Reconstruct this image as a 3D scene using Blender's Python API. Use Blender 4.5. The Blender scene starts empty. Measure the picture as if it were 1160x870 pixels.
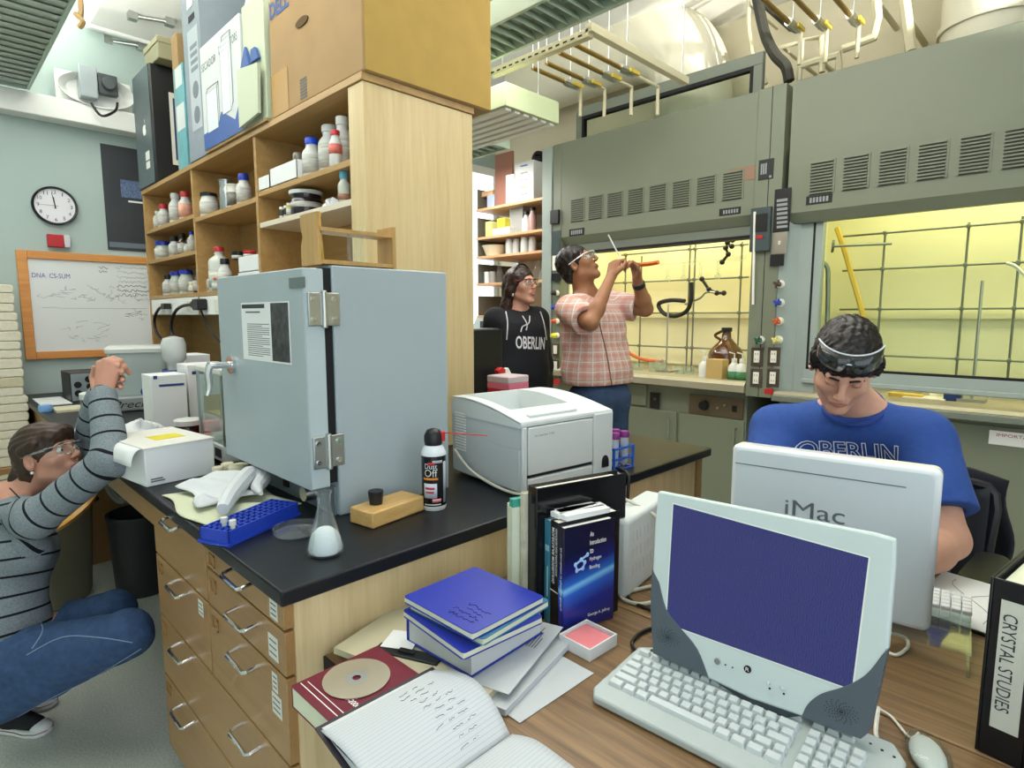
import bpy, bmesh, math, random
import numpy as np
from mathutils import Vector, Matrix, Euler
random.seed(7)
S = bpy.context.scene
COL = S.collection
R = math.radians
# ---------------------------------------------------------------- camera
EYE = Vector((0, 0, 1.42)); YAW = R(45.1); PITCH = R(6.594); FPX = 671.08
cam_d = bpy.data.cameras.new('camera'); cam = bpy.data.objects.new('camera', cam_d); COL.objects.link(cam)
cam.location = EYE; cam.rotation_euler = (math.pi/2 - PITCH, 0, -YAW)
cam_d.sensor_width = 36; cam_d.lens = FPX/1160*36; cam_d.clip_start = .02
S.camera = cam; S.cycles.transparent_max_bounces = 40
FW = Vector((math.sin(YAW)*math.cos(PITCH), math.cos(YAW)*math.cos(PITCH), -math.sin(PITCH)))
RT = Vector((math.cos(YAW), -math.sin(YAW), 0)); UP = RT.cross(FW)
FH = Vector((math.sin(YAW), math.cos(YAW), 0))
def W(px, py, x=None, y=None, z=None, d=None):
    """a measured point of the photograph on a known plane of the room"""
    v = RT*((px-580)/FPX) + UP*((435-py)/FPX) + FW
    if x is not None: t = x/v.x
    elif y is not None: t = y/v.y
    elif z is not None: t = (z-EYE.z)/v.z
    else: t = d
    return EYE + v*t
# ---------------------------------------------------------------- colours and materials
def lin(c):
    c = c.lstrip('#'); o = []
    for i in (0, 2, 4):
        v = int(c[i:i+2], 16)/255
        o.append(v/12.92 if v <= .04045 else ((v+.055)/1.055)**2.4)
    return (o[0], o[1], o[2], 1)
MC = {}
def mat(name, col, rough=.5, metal=0, spec=.5, noise=0, nscale=20, bump=0, bscale=60, coat=0, sheen=0, stretch=None, emit=None, es=0, alpha=1, trans=0, ior=1.45, sss=0):
    if name in MC: return MC[name]
    m = bpy.data.materials.new(name); m.use_nodes = True; nt = m.node_tree; b = nt.nodes['Principled BSDF']
    c = lin(col) if isinstance(col, str) else col
    b.inputs['Base Color'].default_value = c; b.inputs['Roughness'].default_value = rough
    b.inputs['Metallic'].default_value = metal; b.inputs['Specular IOR Level'].default_value = spec
    b.inputs['Coat Weight'].default_value = coat; b.inputs['Sheen Weight'].default_value = sheen
    b.inputs['Transmission Weight'].default_value = trans; b.inputs['IOR'].default_value = ior; b.inputs['Alpha'].default_value = alpha
    if sss: b.inputs['Subsurface Weight'].default_value = sss; b.inputs['Subsurface Radius'].default_value = (.012, .005, .003)
    if emit: b.inputs['Emission Color'].default_value = lin(emit); b.inputs['Emission Strength'].default_value = es
    if noise or bump:
        tc = nt.nodes.new('ShaderNodeTexCoord'); vec = tc.outputs['Object']
        if stretch:
            mp = nt.nodes.new('ShaderNodeMapping'); mp.inputs['Scale'].default_value = stretch
            nt.links.new(vec, mp.inputs[0]); vec = mp.outputs[0]
    if noise:
        n = nt.nodes.new('ShaderNodeTexNoise'); n.inputs['Scale'].default_value = nscale; n.inputs['Detail'].default_value = 4
        nt.links.new(vec, n.inputs['Vector'])
        r = nt.nodes.new('ShaderNodeValToRGB'); r.color_ramp.elements[0].position = .3; r.color_ramp.elements[1].position = .7
        r.color_ramp.elements[0].color = tuple(max(0, x*(1-noise)) for x in c[:3])+(1,)
        r.color_ramp.elements[1].color = tuple(min(1, x*(1+noise)) for x in c[:3])+(1,)
        nt.links.new(n.outputs['Fac'], r.inputs[0]); nt.links.new(r.outputs[0], b.inputs['Base Color'])
    if bump:
        n2 = nt.nodes.new('ShaderNodeTexNoise'); n2.inputs['Scale'].default_value = bscale; n2.inputs['Detail'].default_value = 3
        nt.links.new(vec, n2.inputs['Vector'])
        bp = nt.nodes.new('ShaderNodeBump'); bp.inputs['Strength'].default_value = bump; bp.inputs['Distance'].default_value = .01
        nt.links.new(n2.outputs['Fac'], bp.inputs['Height']); nt.links.new(bp.outputs[0], b.inputs['Normal'])
    MC[name] = m; return m
def wood(name, c1, c2, axis='Z', scale=1.0, rough=.42, ring=9):
    """planks with the grain running along one axis"""
    if name in MC: return MC[name]
    m = bpy.data.materials.new(name); m.use_nodes = True; nt = m.node_tree; b = nt.nodes['Principled BSDF']; L = nt.links.new
    tc = nt.nodes.new('ShaderNodeTexCoord'); mp = nt.nodes.new('ShaderNodeMapping')
    k = {'X': (.5, ring, ring), 'Y': (ring, .5, ring), 'Z': (ring, ring, .5)}[axis]
    mp.inputs['Scale'].default_value = tuple(v*scale for v in k); L(tc.outputs['Object'], mp.inputs[0])
    n = nt.nodes.new('ShaderNodeTexNoise'); n.inputs['Scale'].default_value = 1.6; n.inputs['Detail'].default_value = 8; n.inputs['Roughness'].default_value = .62; n.inputs['Distortion'].default_value = .8
    L(mp.outputs[0], n.inputs['Vector'])
    n2 = nt.nodes.new('ShaderNodeTexNoise'); n2.inputs['Scale'].default_value = 14; n2.inputs['Detail'].default_value = 3; L(mp.outputs[0], n2.inputs['Vector'])
    mx = nt.nodes.new('ShaderNodeMath'); mx.operation = 'MULTIPLY_ADD'; mx.inputs[1].default_value = .35; L(n2.outputs['Fac'], mx.inputs[0])
    L(n.outputs['Fac'], mx.inputs[2])
    r = nt.nodes.new('ShaderNodeValToRGB'); e = r.color_ramp.elements; e[0].position = .45; e[1].position = .9
    e[0].color = lin(c1); e[1].color = lin(c2); L(mx.outputs[0], r.inputs[0]); L(r.outputs[0], b.inputs['Base Color'])
    b.inputs['Roughness'].default_value = rough; MC[name] = m; return m
def emis(name, col, s):
    if name in MC: return MC[name]
    m = mat(name, col, emit=col, es=s); return m
def glassmat(name, tint='#f8fcfb', rough=.0, alpha_mix=.82, haze=0):
    """thin clear glass: mostly transparent with a gloss reflection"""
    if name in MC: return MC[name]
    m = bpy.data.materials.new(name); m.use_nodes = True; nt = m.node_tree; nt.nodes.remove(nt.nodes['Principled BSDF'])
    out = nt.nodes['Material Output']; t = nt.nodes.new('ShaderNodeBsdfTransparent'); t.inputs[0].default_value = lin(tint)
    g = nt.nodes.new('ShaderNodeBsdfGlossy'); g.inputs['Roughness'].default_value = rough+.02; g.inputs[0].default_value = (1, 1, 1, 1)
    f = nt.nodes.new('ShaderNodeLayerWeight'); f.inputs[0].default_value = 1-alpha_mix
    mn = nt.nodes.new('ShaderNodeMath'); mn.operation = 'MINIMUM'; mn.inputs[1].default_value = .32; nt.links.new(f.outputs['Fresnel'], mn.inputs[0])
    mx = nt.nodes.new('ShaderNodeMixShader'); nt.links.new(mn.outputs[0], mx.inputs[0]); nt.links.new(t.outputs[0], mx.inputs[1]); nt.links.new(g.outputs[0], mx.inputs[2])
    if haze:
        df = nt.nodes.new('ShaderNodeBsdfDiffuse'); df.inputs[0].default_value = (.9, .93, .93, 1); m2 = nt.nodes.new('ShaderNodeMixShader'); m2.inputs[0].default_value = haze
        nt.links.new(mx.outputs[0], m2.inputs[1]); nt.links.new(df.outputs[0], m2.inputs[2]); mx = m2
    nt.links.new(mx.outputs[0], out.inputs[0]); MC[name] = m; return m
# ---------------------------------------------------------------- mesh building
class MB:
    def __init__(s): s.bm = bmesh.new()
    def add(s, verts, faces, M=None):
        vs = [s.bm.verts.new((M @ Vector(v)) if M is not None else v) for v in verts]
        for f in faces:
            try: s.bm.faces.new([vs[i] for i in f])
            except ValueError: pass
        return s
    def box(s, a, b, M=None):
        x0, y0, z0 = (min(a[i], b[i]) for i in range(3)); x1, y1, z1 = (max(a[i], b[i]) for i in range(3))
        return s.add([(x0,y0,z0),(x1,y0,z0),(x1,y1,z0),(x0,y1,z0),(x0,y0,z1),(x1,y0,z1),(x1,y1,z1),(x0,y1,z1)],
                     [(3,2,1,0),(4,5,6,7),(0,1,5,4),(1,2,6,5),(2,3,7,6),(3,0,4,7)], M)
    def cbox(s, c, d, M=None):
        return s.box([c[i]-d[i]/2 for i in range(3)], [c[i]+d[i]/2 for i in range(3)], M)
    def prism(s, pts, axis, lo, hi, M=None):
        """a 2-D outline extruded along an axis"""
        n = len(pts)
        def P(p, h): return {'x': (h, p[0], p[1]), 'y': (p[0], h, p[1]), 'z': (p[0], p[1], h)}[axis]
        v = [P(p, lo) for p in pts]+[P(p, hi) for p in pts]
        f = [tuple(range(n))[::-1], tuple(range(n, 2*n))]+[(i, (i+1) % n, n+(i+1) % n, n+i) for i in range(n)]
        return s.add(v, f, M)
    def lathe(s, prof, c=(0, 0, 0), n=24, M=None, cap=True):
        v = []; f = []
        for r, z in prof:
            for i in range(n):
                a = 2*math.pi*i/n; v.append((c[0]+r*math.cos(a), c[1]+r*math.sin(a), c[2]+z))
        for j in range(len(prof)-1):
            for i in range(n):
                f.append((j*n+i, j*n+(i+1) % n, (j+1)*n+(i+1) % n, (j+1)*n+i))
        if cap:
            if prof[0][0] > 1e-6: f.append(tuple(range(n))[::-1])
            if prof[-1][0] > 1e-6: f.append(tuple(range((len(prof)-1)*n, len(prof)*n)))
        return s.add(v, f, M)
    def cyl(s, a, b, r, r2=None, n=14):
        a = Vector(a); b = Vector(b); d = b-a; q = d.to_track_quat('Z', 'Y').to_matrix().to_4x4()
        return s.lathe([(r, 0), (r if r2 is None else r2, d.length)], n=n, M=Matrix.Translation(a) @ q)
    def tube(s, pts, r, n=8, smooth=0, closed=False):
        pts = [Vector(p) for p in pts]
        if smooth:
            n0 = len(pts); pts = spline(pts, smooth)
            if isinstance(r, (list, tuple)): r = [float(np.interp(i*(n0-1)/(len(pts)-1), range(n0), r)) for i in range(len(pts))]
        m = len(pts); v = []; f = []; up = None
        for i, p in enumerate(pts):
            if closed: t = (pts[(i+1) % m]-pts[i-1]).normalized()
            else: t = (pts[min(i+1, m-1)]-pts[max(i-1, 0)]).normalized()
            if up is None: up = t.orthogonal().normalized()
            up = (up-t*up.dot(t)); up = up.normalized() if up.length > 1e-6 else t.orthogonal().normalized()
            w = t.cross(up); rr = r[i] if isinstance(r, (list, tuple)) else r
            for k in range(n):
                a = 2*math.pi*k/n; v.append(p+(up*math.cos(a)+w*math.sin(a))*rr)
        for i in range(m-1 if not closed else m):
            for k in range(n): f.append((i*n+k, i*n+(k+1) % n, ((i+1) % m)*n+(k+1) % n, ((i+1) % m)*n+k))
        if not closed: f += [tuple(range(n))[::-1], tuple(range((m-1)*n, m*n))]
        return s.add(v, f)
    def ball(s, c, r, n=14, M=None):
        r = (r, r, r) if not isinstance(r, (tuple, list)) else r
        prof = [(math.sin(math.pi*i/n), -math.cos(math.pi*i/n)) for i in range(n+1)]
        T = Matrix.Translation(c) @ Matrix.Diagonal((r[0], r[1], r[2], 1))
        return s.lathe(prof, n=n+4, M=(M @ T) if M is not None else T, cap=False)
    def grid(s, fn, nu, nv, thick=0):
        v = [fn(i/nu, j/nv) for i in range(nu+1) for j in range(nv+1)]; n1 = nv+1
        f = [(i*n1+j, (i+1)*n1+j, (i+1)*n1+j+1, i*n1+j+1) for i in range(nu) for j in range(nv)]
        s.add(v, f)
        return s
def spline(p, k):
    out = []; n = len(p)
    for i in range(n-1):
        a, b, c, d = p[max(i-1, 0)], p[i], p[i+1], p[min(i+2, n-1)]
        for j in range(k):
            t = j/k; out.append(.5*((2*b)+(c-a)*t+(2*a-5*b+4*c-d)*t*t+(3*b-a-3*c+d)*t**3))
    return out+[p[-1]]
def chain(o):
    M = Matrix.Identity(4)
    while o is not None:
        M = o.matrix_basis @ M; o = o.parent
    return M
def link(o, parent):
    COL.objects.link(o)
    if parent is not None: o.parent = parent
    return o
def obj(name, mb, m, parent=None, bevel=0, seg=2, smooth=35, label=None, solid=0, sub=0, weld=False):
    """one mesh object; its mesh is given in world coordinates"""
    me = bpy.data.meshes.new(name); bm = mb.bm
    bmesh.ops.remove_doubles(bm, verts=bm.verts, dist=1e-5) if weld else None
    bmesh.ops.recalc_face_normals(bm, faces=bm.faces)
    if parent is not None: bmesh.ops.transform(bm, matrix=chain(parent).inverted(), verts=bm.verts)
    bm.to_mesh(me); bm.free()
    return finish(name, me, m, parent, bevel, seg, smooth, label, solid, sub)
def finish(name, me, m, parent, bevel=0, seg=2, smooth=35, label=None, solid=0, sub=0):
    for q in (m if isinstance(m, (list, tuple)) else [m]): me.materials.append(q)
    o = bpy.data.objects.new(name, me)
    if parent is None and len(me.vertices):
        co = np.empty(len(me.vertices)*3); me.vertices.foreach_get('co', co); co = co.reshape(-1, 3)
        c = Vector(((co[:, 0].min()+co[:, 0].max())/2, (co[:, 1].min()+co[:, 1].max())/2, co[:, 2].min()))
        me.transform(Matrix.Translation(-c)); o.location = c
    if smooth:
        me.polygons.foreach_set('use_smooth', [True]*len(me.polygons)); me.set_sharp_from_angle(angle=R(smooth))
    if solid:
        md = o.modifiers.new('solid', 'SOLIDIFY'); md.thickness = solid; md.offset = 0
    if bevel:
        md = o.modifiers.new('bevel', 'BEVEL'); md.width = bevel; md.segments = seg; md.limit_method = 'ANGLE'; md.angle_limit = R(40)
    if sub:
        md = o.modifiers.new('sub', 'SUBSURF'); md.levels = sub; md.render_levels = sub
    if label: o['label'] = label
    return link(o, parent)
def tag(o, label, cat, group=None, kind=None):
    o['label'] = label; o['category'] = cat
    if group: o['group'] = group
    if kind: o['kind'] = kind
    return o
def thing(name, label, cat, loc=(0, 0, 0), rz=0, group=None):
    o = bpy.data.objects.new(name, None); o.empty_display_size = .05; link(o, None)
    o.location = loc; o.rotation_euler = (0, 0, rz); tag(o, label, cat, group); return o
def struct(o): o['kind'] = 'structure'; return o
def dup(o, parent=None, **kw):
    c = o.copy(); link(c, None); c.parent = parent
    for k in o.children: dup(k, c)
    return c
def frame(o, right, up):
    """local XY plane facing right x up"""
    x = Vector(right).normalized(); n = x.cross(Vector(up)).normalized(); y = n.cross(x)
    M = Matrix((x, y, n)).transposed().to_4x4(); M.translation = Vector(o); return M
FONTS = {}
def text(name, s, M, w, h, m, parent, label=None, shear=0, ext=.0004, bold=0, align=0):
    """raised lettering fitted into a box w x h whose lower left corner is the origin of M"""
    cu = bpy.data.curves.new('lettering', 'FONT'); cu.body = s; cu.size = 1; cu.shear = shear; cu.offset = bold; cu.resolution_u = 3
    t = bpy.data.objects.new('lettering', cu); COL.objects.link(t)
    me = bpy.data.meshes.new_from_object(t.evaluated_get(bpy.context.evaluated_depsgraph_get()) if False else t)
    bpy.data.objects.remove(t); bpy.data.curves.remove(cu)
    n = len(me.vertices)
    if n == 0: return None
    co = np.empty(n*3); me.vertices.foreach_get('co', co); co = co.reshape(-1, 3)
    lo = co.min(0); hi = co.max(0); co = (co-lo)/np.maximum(hi-lo, 1e-6)
    co[:, 0] *= w; co[:, 1] *= h; co[:, 2] = ext
    me.vertices.foreach_set('co', co.ravel()); me.update()
    P = M if parent is None else chain(parent).inverted() @ M
    me.transform(P); me.name = name
    return finish(name, me, m, parent, smooth=0, label=label)
def scrawl(name, M, w, h, lines, m, parent, seed=1, r=.0006):
    """illegible handwriting: one continuous pen line per row"""
    rnd = random.Random(seed)
    for i in range(lines):
        y = h*(1-(i+.5)/lines); x = rnd.uniform(0, .06)*w; a = h/lines*.34; pts = []; end = w*rnd.uniform(.72, 1)
        while x < end: pts.append(M @ Vector((x, y+rnd.uniform(-a, a), r*.6))); x += a*rnd.uniform(.5, 1.1)
        if len(pts) > 2: obj(name, MB().tube(pts, r, 4, 2), m, parent)
def panel(mb, M, x0, y0, x1, y1, z0=0, z1=.0006):
    """a thin slab in the plane of M (print, paper, plate)"""
    return mb.box((x0, y0, z0), (x1, y1, z1), M)
# ---------------------------------------------------------------- smooth bodies grown from bones
class SDF:
    """bones and ellipsoids blended into ONE continuous surface (surface nets)"""
    def __init__(s): s.p = []
    def bone(s, a, b, ra, rb=None, k=.02, sub=False, flat=None):
        s.p.append(('c', np.array(a, float), np.array(b, float), ra, ra if rb is None else rb, k, sub, flat)); return s
    def chain(s, pts, rs, k=.02):
        for i in range(len(pts)-1): s.bone(pts[i], pts[i+1], rs[i], rs[i+1], k)
        return s
    def ell(s, c, r, M=None, k=.02, sub=False):
        s.p.append(('e', np.array(c, float), np.array(M if M is not None else np.eye(3), float), np.array(r, float), None, k, sub, None)); return s
    def bounds(s):
        lo = np.full(3, 9.); hi = np.full(3, -9.)
        for q in s.p:
            if q[6]: continue
            if q[0] == 'c':
                m = max(q[3], q[4]); lo = np.minimum(lo, np.minimum(q[1], q[2])-m); hi = np.maximum(hi, np.maximum(q[1], q[2])+m)
            else: m = q[3].max(); lo = np.minimum(lo, q[1]-m); hi = np.maximum(hi, q[1]+m)
        return lo, hi
    def mesh(s, res, grow=0., cut=None, noise=None):
        lo, hi = s.bounds(); lo = lo-grow-3*res-.01; hi = hi+grow+3*res+.01
        n = np.ceil((hi-lo)/res).astype(int)+1
        ax = [np.float32(lo[i])+np.arange(n[i], dtype=np.float32)*np.float32(res) for i in range(3)]
        D = np.full(n, .3, np.float32)
        for q in s.p:
            mg = q[5]*1.5+grow+.03
            if q[0] == 'c':
                m = max(q[3], q[4])+mg; a = np.minimum(q[1], q[2])-m; b = np.maximum(q[1], q[2])+m
            else: m = q[3].max()+mg; a = q[1]-m; b = q[1]+m
            i0 = np.clip(((a-lo)/res).astype(int), 0, n); i1 = np.clip(((b-lo)/res).astype(int)+2, 0, n)
            if (i1 <= i0).any(): continue
            sl = tuple(slice(i0[i], i1[i]) for i in range(3))
            X = ax[0][sl[0]][:, None, None]; Y = ax[1][sl[1]][None, :, None]; Z = ax[2][sl[2]][None, None, :]
            if q[0] == 'c':
                A = q[1]; d = q[2]-q[1]; L = max(d.dot(d), 1e-9)
                h = np.clip(((X-A[0])*d[0]+(Y-A[1])*d[1]+(Z-A[2])*d[2])/L, 0, 1)
                v = np.sqrt((X-A[0]-h*d[0])**2+(Y-A[1]-h*d[1])**2+(Z-A[2]-h*d[2])**2)-(q[3]+(q[4]-q[3])*h)
            else:
                c, M, r = q[1], q[2], q[3]; x, y, z = X-c[0], Y-c[1], Z-c[2]
                l = [(x*M[0][i]+y*M[1][i]+z*M[2][i])/r[i] for i in range(3)]
                k0 = np.sqrt(l[0]**2+l[1]**2+l[2]**2)
                k1 = np.sqrt((l[0]/r[0])**2+(l[1]/r[1])**2+(l[2]/r[2])**2)+1e-6
                v = k0*(k0-1)/k1
            d0 = D[sl]; k = q[5]
            if q[6]:
                hh = np.clip(.5-.5*(v+d0)/k, 0, 1); D[sl] = d0*(1-hh)+(-v)*hh+k*hh*(1-hh)
            else:
                hh = np.clip(.5+.5*(d0-v)/k, 0, 1); D[sl] = d0*(1-hh)+v*hh-k*hh*(1-hh)
        D -= grow
        if noise is not None or cut is not None:
            X = ax[0][:, None, None]; Y = ax[1][None, :, None]; Z = ax[2][None, None, :]
            if noise is not None: D = D+noise(X, Y, Z).astype(np.float32)
            if cut is not None:
                for c in cut: D = np.maximum(D, c(X, Y, Z).astype(np.float32))
        return nets(D, lo, res)
def nets(D, lo, res):
    ins = D < 0
    c = np.zeros(np.array(D.shape)-1, np.int8)
    P = np.zeros(c.shape+(3,), np.float32); N = np.zeros(c.shape, np.float32)
    sh = c.shape
    off = [(i, j, k) for i in (0, 1) for j in (0, 1) for k in (0, 1)]
    def sub(A, o): return A[o[0]:o[0]+sh[0], o[1]:o[1]+sh[1], o[2]:o[2]+sh[2]]
    cnt = sum(sub(ins, o).astype(np.int8) for o in off); act = (cnt > 0) & (cnt < 8)
    idx = np.argwhere(act); ii = tuple(idx.T); num = len(idx)
    pos = np.zeros((num, 3)); w = np.zeros(num)
    val = {o: D[ii[0]+o[0], ii[1]+o[1], ii[2]+o[2]] for o in off}
    for o in off:
        for a in range(3):
            if o[a]: continue
            o2 = tuple(1 if i == a else o[i] for i in range(3))
            v0, v1 = val[o], val[o2]; m = (v0 < 0) != (v1 < 0)
            t = np.where(m, v0/np.where(m, v0-v1, 1), 0)
            p = np.tile(np.array(o, float), (num, 1)); p[:, a] = t
            pos[m] += p[m]; w[m] += 1
    pos = pos/w[:, None]
    V = (idx+pos)*res+lo
    ID = np.full(sh, -1, np.int64); ID[ii] = np.arange(num)
    F = []
    for a in range(3):
        b, cc = (a+1) % 3, (a+2) % 3
        s0 = [slice(None)]*3; s1 = [slice(None)]*3; s0[a] = slice(0, -1); s1[a] = slice(1, None)
        ch = ins[tuple(s0)] != ins[tuple(s1)]
        e = np.argwhere(ch); ok = (e[:, b] > 0) & (e[:, cc] > 0) & (e[:, b] < sh[b]) & (e[:, cc] < sh[cc]); e = e[ok]
        fl = ins[tuple(e.T)]
        q = []
        for db, dc in ((-1, -1), (0, -1), (0, 0), (-1, 0)):
            g = e.copy(); g[:, b] += db; g[:, cc] += dc; q.append(ID[tuple(g.T)])
        q = np.stack(q, 1); q[~fl] = q[~fl][:, ::-1]; F.append(q)
    F = np.concatenate(F); F = F[(F >= 0).all(1)]
    return V, F
def relax(V, F, it=2, lam=.5):
    for _ in range(it):
        acc = np.zeros_like(V); cn = np.zeros(len(V))
        for a, b in ((0, 1), (1, 2), (2, 3), (3, 0)):
            np.add.at(acc, F[:, a], V[F[:, b]]); np.add.at(acc, F[:, b], V[F[:, a]]); np.add.at(cn, F[:, a], 1); np.add.at(cn, F[:, b], 1)
        V = V+lam*(acc/np.maximum(cn, 1)[:, None]-V)
    return V
def npobj(name, V, F, m, parent=None, label=None, attr=None, it=1):
    if it: V = relax(V, F, it)
    if attr: attr = {k: fn(V) for k, fn in attr.items()}
    if parent is not None:
        Mi = np.array(chain(parent).inverted()); V = V @ Mi[:3, :3].T+Mi[:3, 3]
    me = bpy.data.meshes.new(name); me.vertices.add(len(V)); me.vertices.foreach_set('co', V.astype(np.float32).ravel())
    me.loops.add(len(F)*4); me.loops.foreach_set('vertex_index', F.astype(np.int32).ravel())
    me.polygons.add(len(F)); me.polygons.foreach_set('loop_start', np.arange(0, len(F)*4, 4, dtype=np.int32))
    me.update(calc_edges=True); me.validate()
    if attr:
        for k, a in attr.items():
            at = me.attributes.new(k, 'FLOAT', 'POINT'); at.data.foreach_set('value', np.asarray(a, np.float32))
    return finish(name, me, m, parent, smooth=180, label=label)
# ================================================================ THE SETTING
M_floor = mat('terrazzo', '#c0c4ba', .35, noise=.22, nscale=160)
M_wall = mat('sage_wall_paint', '#adbfba', .8)
M_beige = mat('cream_wall_paint', '#d8d0b4', .8)
M_ceil = mat('white_ceiling_paint', '#f0f0ec', .8)
M_white = mat('white_paint', '#eef0ec', .5)
YB = 4.95; XR = 4.7; ZC = 3.7
struct(obj('floor', MB().box((-3.2, -5, -.1), (5.3, 5.2, 0)), M_floor))
struct(obj('wall_back', MB().box((-1.9, YB, 0), (XR+.1, YB+.1, ZC)), M_wall))
struct(obj('wall_right', MB().box((XR, -3.2, 0), (XR+.1, YB, ZC)), M_beige))
struct(obj('wall_left_unseen', MB().box((-1.9, -.6, 0), (-1.8, YB, ZC)), M_wall))  # out of view, kept solid to darken the left aisle
struct(obj('wall_front_unseen', MB().box((1.5, -2.7, 0), (XR+.1, -2.6, ZC)), M_beige))  # unseen wall added to keep daylight off the right hood
struct(obj('ceiling', MB().box((-1.9, -2.6, ZC), (XR+.1, YB+.1, ZC+.1)), M_ceil))
# white ledge along the top of the whiteboard wall, white beam boxed in front of the ceiling
struct(obj('trim_1', MB().box((-1.8, YB-.14, 2.66), (2.6, YB-.002, 2.79)), M_white, bevel=.006))
struct(obj('trim_2', MB().box((.95, 3.05, 3.3), (1.75, YB-.03, ZC-.002)), M_ceil, bevel=.01))
# window at the far end of the right-hand shelves
wd = obj('window_1', MB().box((3.9, YB-.05, 1.15), (3.96, YB-.002, 3.02)).box((4.63, YB-.05, 1.15), (4.69, YB-.002, 3.02)).box((3.961, YB-.05, 2.94), (4.629, YB-.002, 3.02)).box((3.961, YB-.05, 1.15), (4.629, YB-.002, 1.23)), M_white); struct(wd)
obj('pane', MB().box((3.962, YB-.03, 1.231), (4.628, YB-.01, 2.939)), emis('daylight_pane', '#f4f8ff', 1.6), wd, label='bright daylight pane')

# ================================================================ FUME HOODS
M_hood = mat('sage_grey_enamel', '#747a68', .38, noise=.02, nscale=3)
M_hoodd = mat('sage_grey_dark', '#6d7468', .45)
M_jamb = mat('pale_grey_enamel', '#98a49e', .4)
M_liner = mat('cream_liner', '#ece6bd', .6, noise=.03, nscale=4)
M_black = mat('black_plastic', '#15171a', .4)
M_blackm = mat('black_matte', '#101113', .7)
M_steel = mat('brushed_steel', '#b9bcb8', .32, metal=1)
M_rod = mat('grey_rod', '#83877a', .35, metal=.7)
M_epoxy = mat('black_epoxy_top', '#13161b', .36, spec=.35, noise=.12, nscale=60)
M_brownplate = mat('brown_plate', '#4c4238', .4)
M_ivory = mat('ivory_plastic', '#e4e2d4', .4)
M_glass = glassmat('clear_glass')
M_paneglass = glassmat('pane_glass', '#f2f7f2', 0, .9)
XH = 3.8
def vents(root, ys, z0, z1, x):
    for a, b in ys:
        mb = MB(); mb.box((x-.004, a, z0), (x+.002, b, z1))
        n = 11
        for i in range(n):
            z = z0+(z1-z0)*(i+.5)/n
            mb.box((x-.012, a+.012, z-.0035), (x-.003, b-.012, z+.0035))
        v = obj('vent', mb, M_hood, root)
        mb = MB()
        for i in range(n):
            z = z0+(z1-z0)*i/n+.001
            mb.box((x-.0046, a+.012, z-.003), (x-.0036, b-.012, z+.006))
        obj('slot', mb, mat('vent_shadow_enamel', '#41463a', .7), v, label='dark slots between the louvers')
def plate(root, pts, x, dx, m, name, lab=None, bevel=.001):
    a, b = W(*pts[0], x=x), W(*pts[1], x=x)
    return obj(name, MB().box((x-dx, a.y, a.z), (x+.002, b.y, b.z)), m, root, bevel=bevel, label=lab)
def dashes(root, p0, p1, x, n=6):
    a, b = W(*p0, x=x), W(*p1, x=x); w = (a.y-b.y)/n
    for i in range(n): obj('print', MB().box((x-.0045, a.y-w*(i+.15), a.z), (x-.003, a.y-w*(i+.8), b.z)), mat('pale_print', '#8c9092', .6), root)
def hood(root, y0, y1, fb):
    """enclosure behind the front"""
    mb = MB()
    mb.box((4.5, y0, .9), (4.53, y1, 2.5)); mb.box((3.9, y0, 2.4), (4.5, y1, 2.43))
    mb.box((3.9, y1-.02, .9), (4.5, y1, 2.4)); mb.box((3.9, y0, .9), (4.5, y0+.02, 2.4))
    mb.box((4.46, y0+.02, 1.02), (4.475, y1-.02, 1.40)); mb.box((4.44, y0+.02, 1.40), (4.48, y1-.02, 1.43))
    obj('liner', mb, M_liner, root, label='cream interior lining of the hood')
    mb = MB(); mb.prism([(XH, 2.80), (XH, fb), (XH+.05, fb-.06), (XH+.1, fb-.06), (XH+.1, 2.80)], 'y', y0, y1)
    obj('fascia', mb, M_hood, root, bevel=.004)
def hoodlight(y, w, e):
    l = bpy.data.lights.new('hood_lamp', 'AREA'); l.shape = 'RECTANGLE'; l.size = .2; l.size_y = w; l.energy = e; l.color = (1, .93, .6)
    o = bpy.data.objects.new('hood_lamp', l); COL.objects.link(o); o.location = (4.15, y, 2.38); tag(o, 'lamp in the roof of the fume hood', 'lamp')
# ---- left hood, sash raised
H1 = thing('fume_hood', 'grey green fume hood with raised sash, behind the two standing people', 'fume hood', (XH+.35, 2.43, 0))
hood(H1, 1.63, 3.22, 2.055)
obj('post', MB().box((XH, 3.222, .9), (XH+.7, 3.31, 2.80)), M_hood, H1, bevel=.004, label='narrow left upright of the hood')
vs = [(652, 662), (673, 683), (694, 706), (710, 729), (733, 755), (759, 782), (786, 810), (816, 842)]
ys = [(W(646, 250, x=XH).y, W(662, 250, x=XH).y), (W(666, 250, x=XH).y, W(683, 250, x=XH).y), (W(687, 250, x=XH).y, W(705.5, 250, x=XH).y), (W(710, 250, x=XH).y, W(729, 250, x=XH).y), (W(734, 250, x=XH).y, W(755, 250, x=XH).y), (W(760, 250, x=XH).y, W(781.5, 250, x=XH).y), (W(787, 250, x=XH).y, W(810, 250, x=XH).y), (W(816, 250, x=XH).y, W(841, 250, x=XH).y)]
vents(H1, [(b, a) for a, b in ys], 2.165, 2.345, XH)
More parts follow.
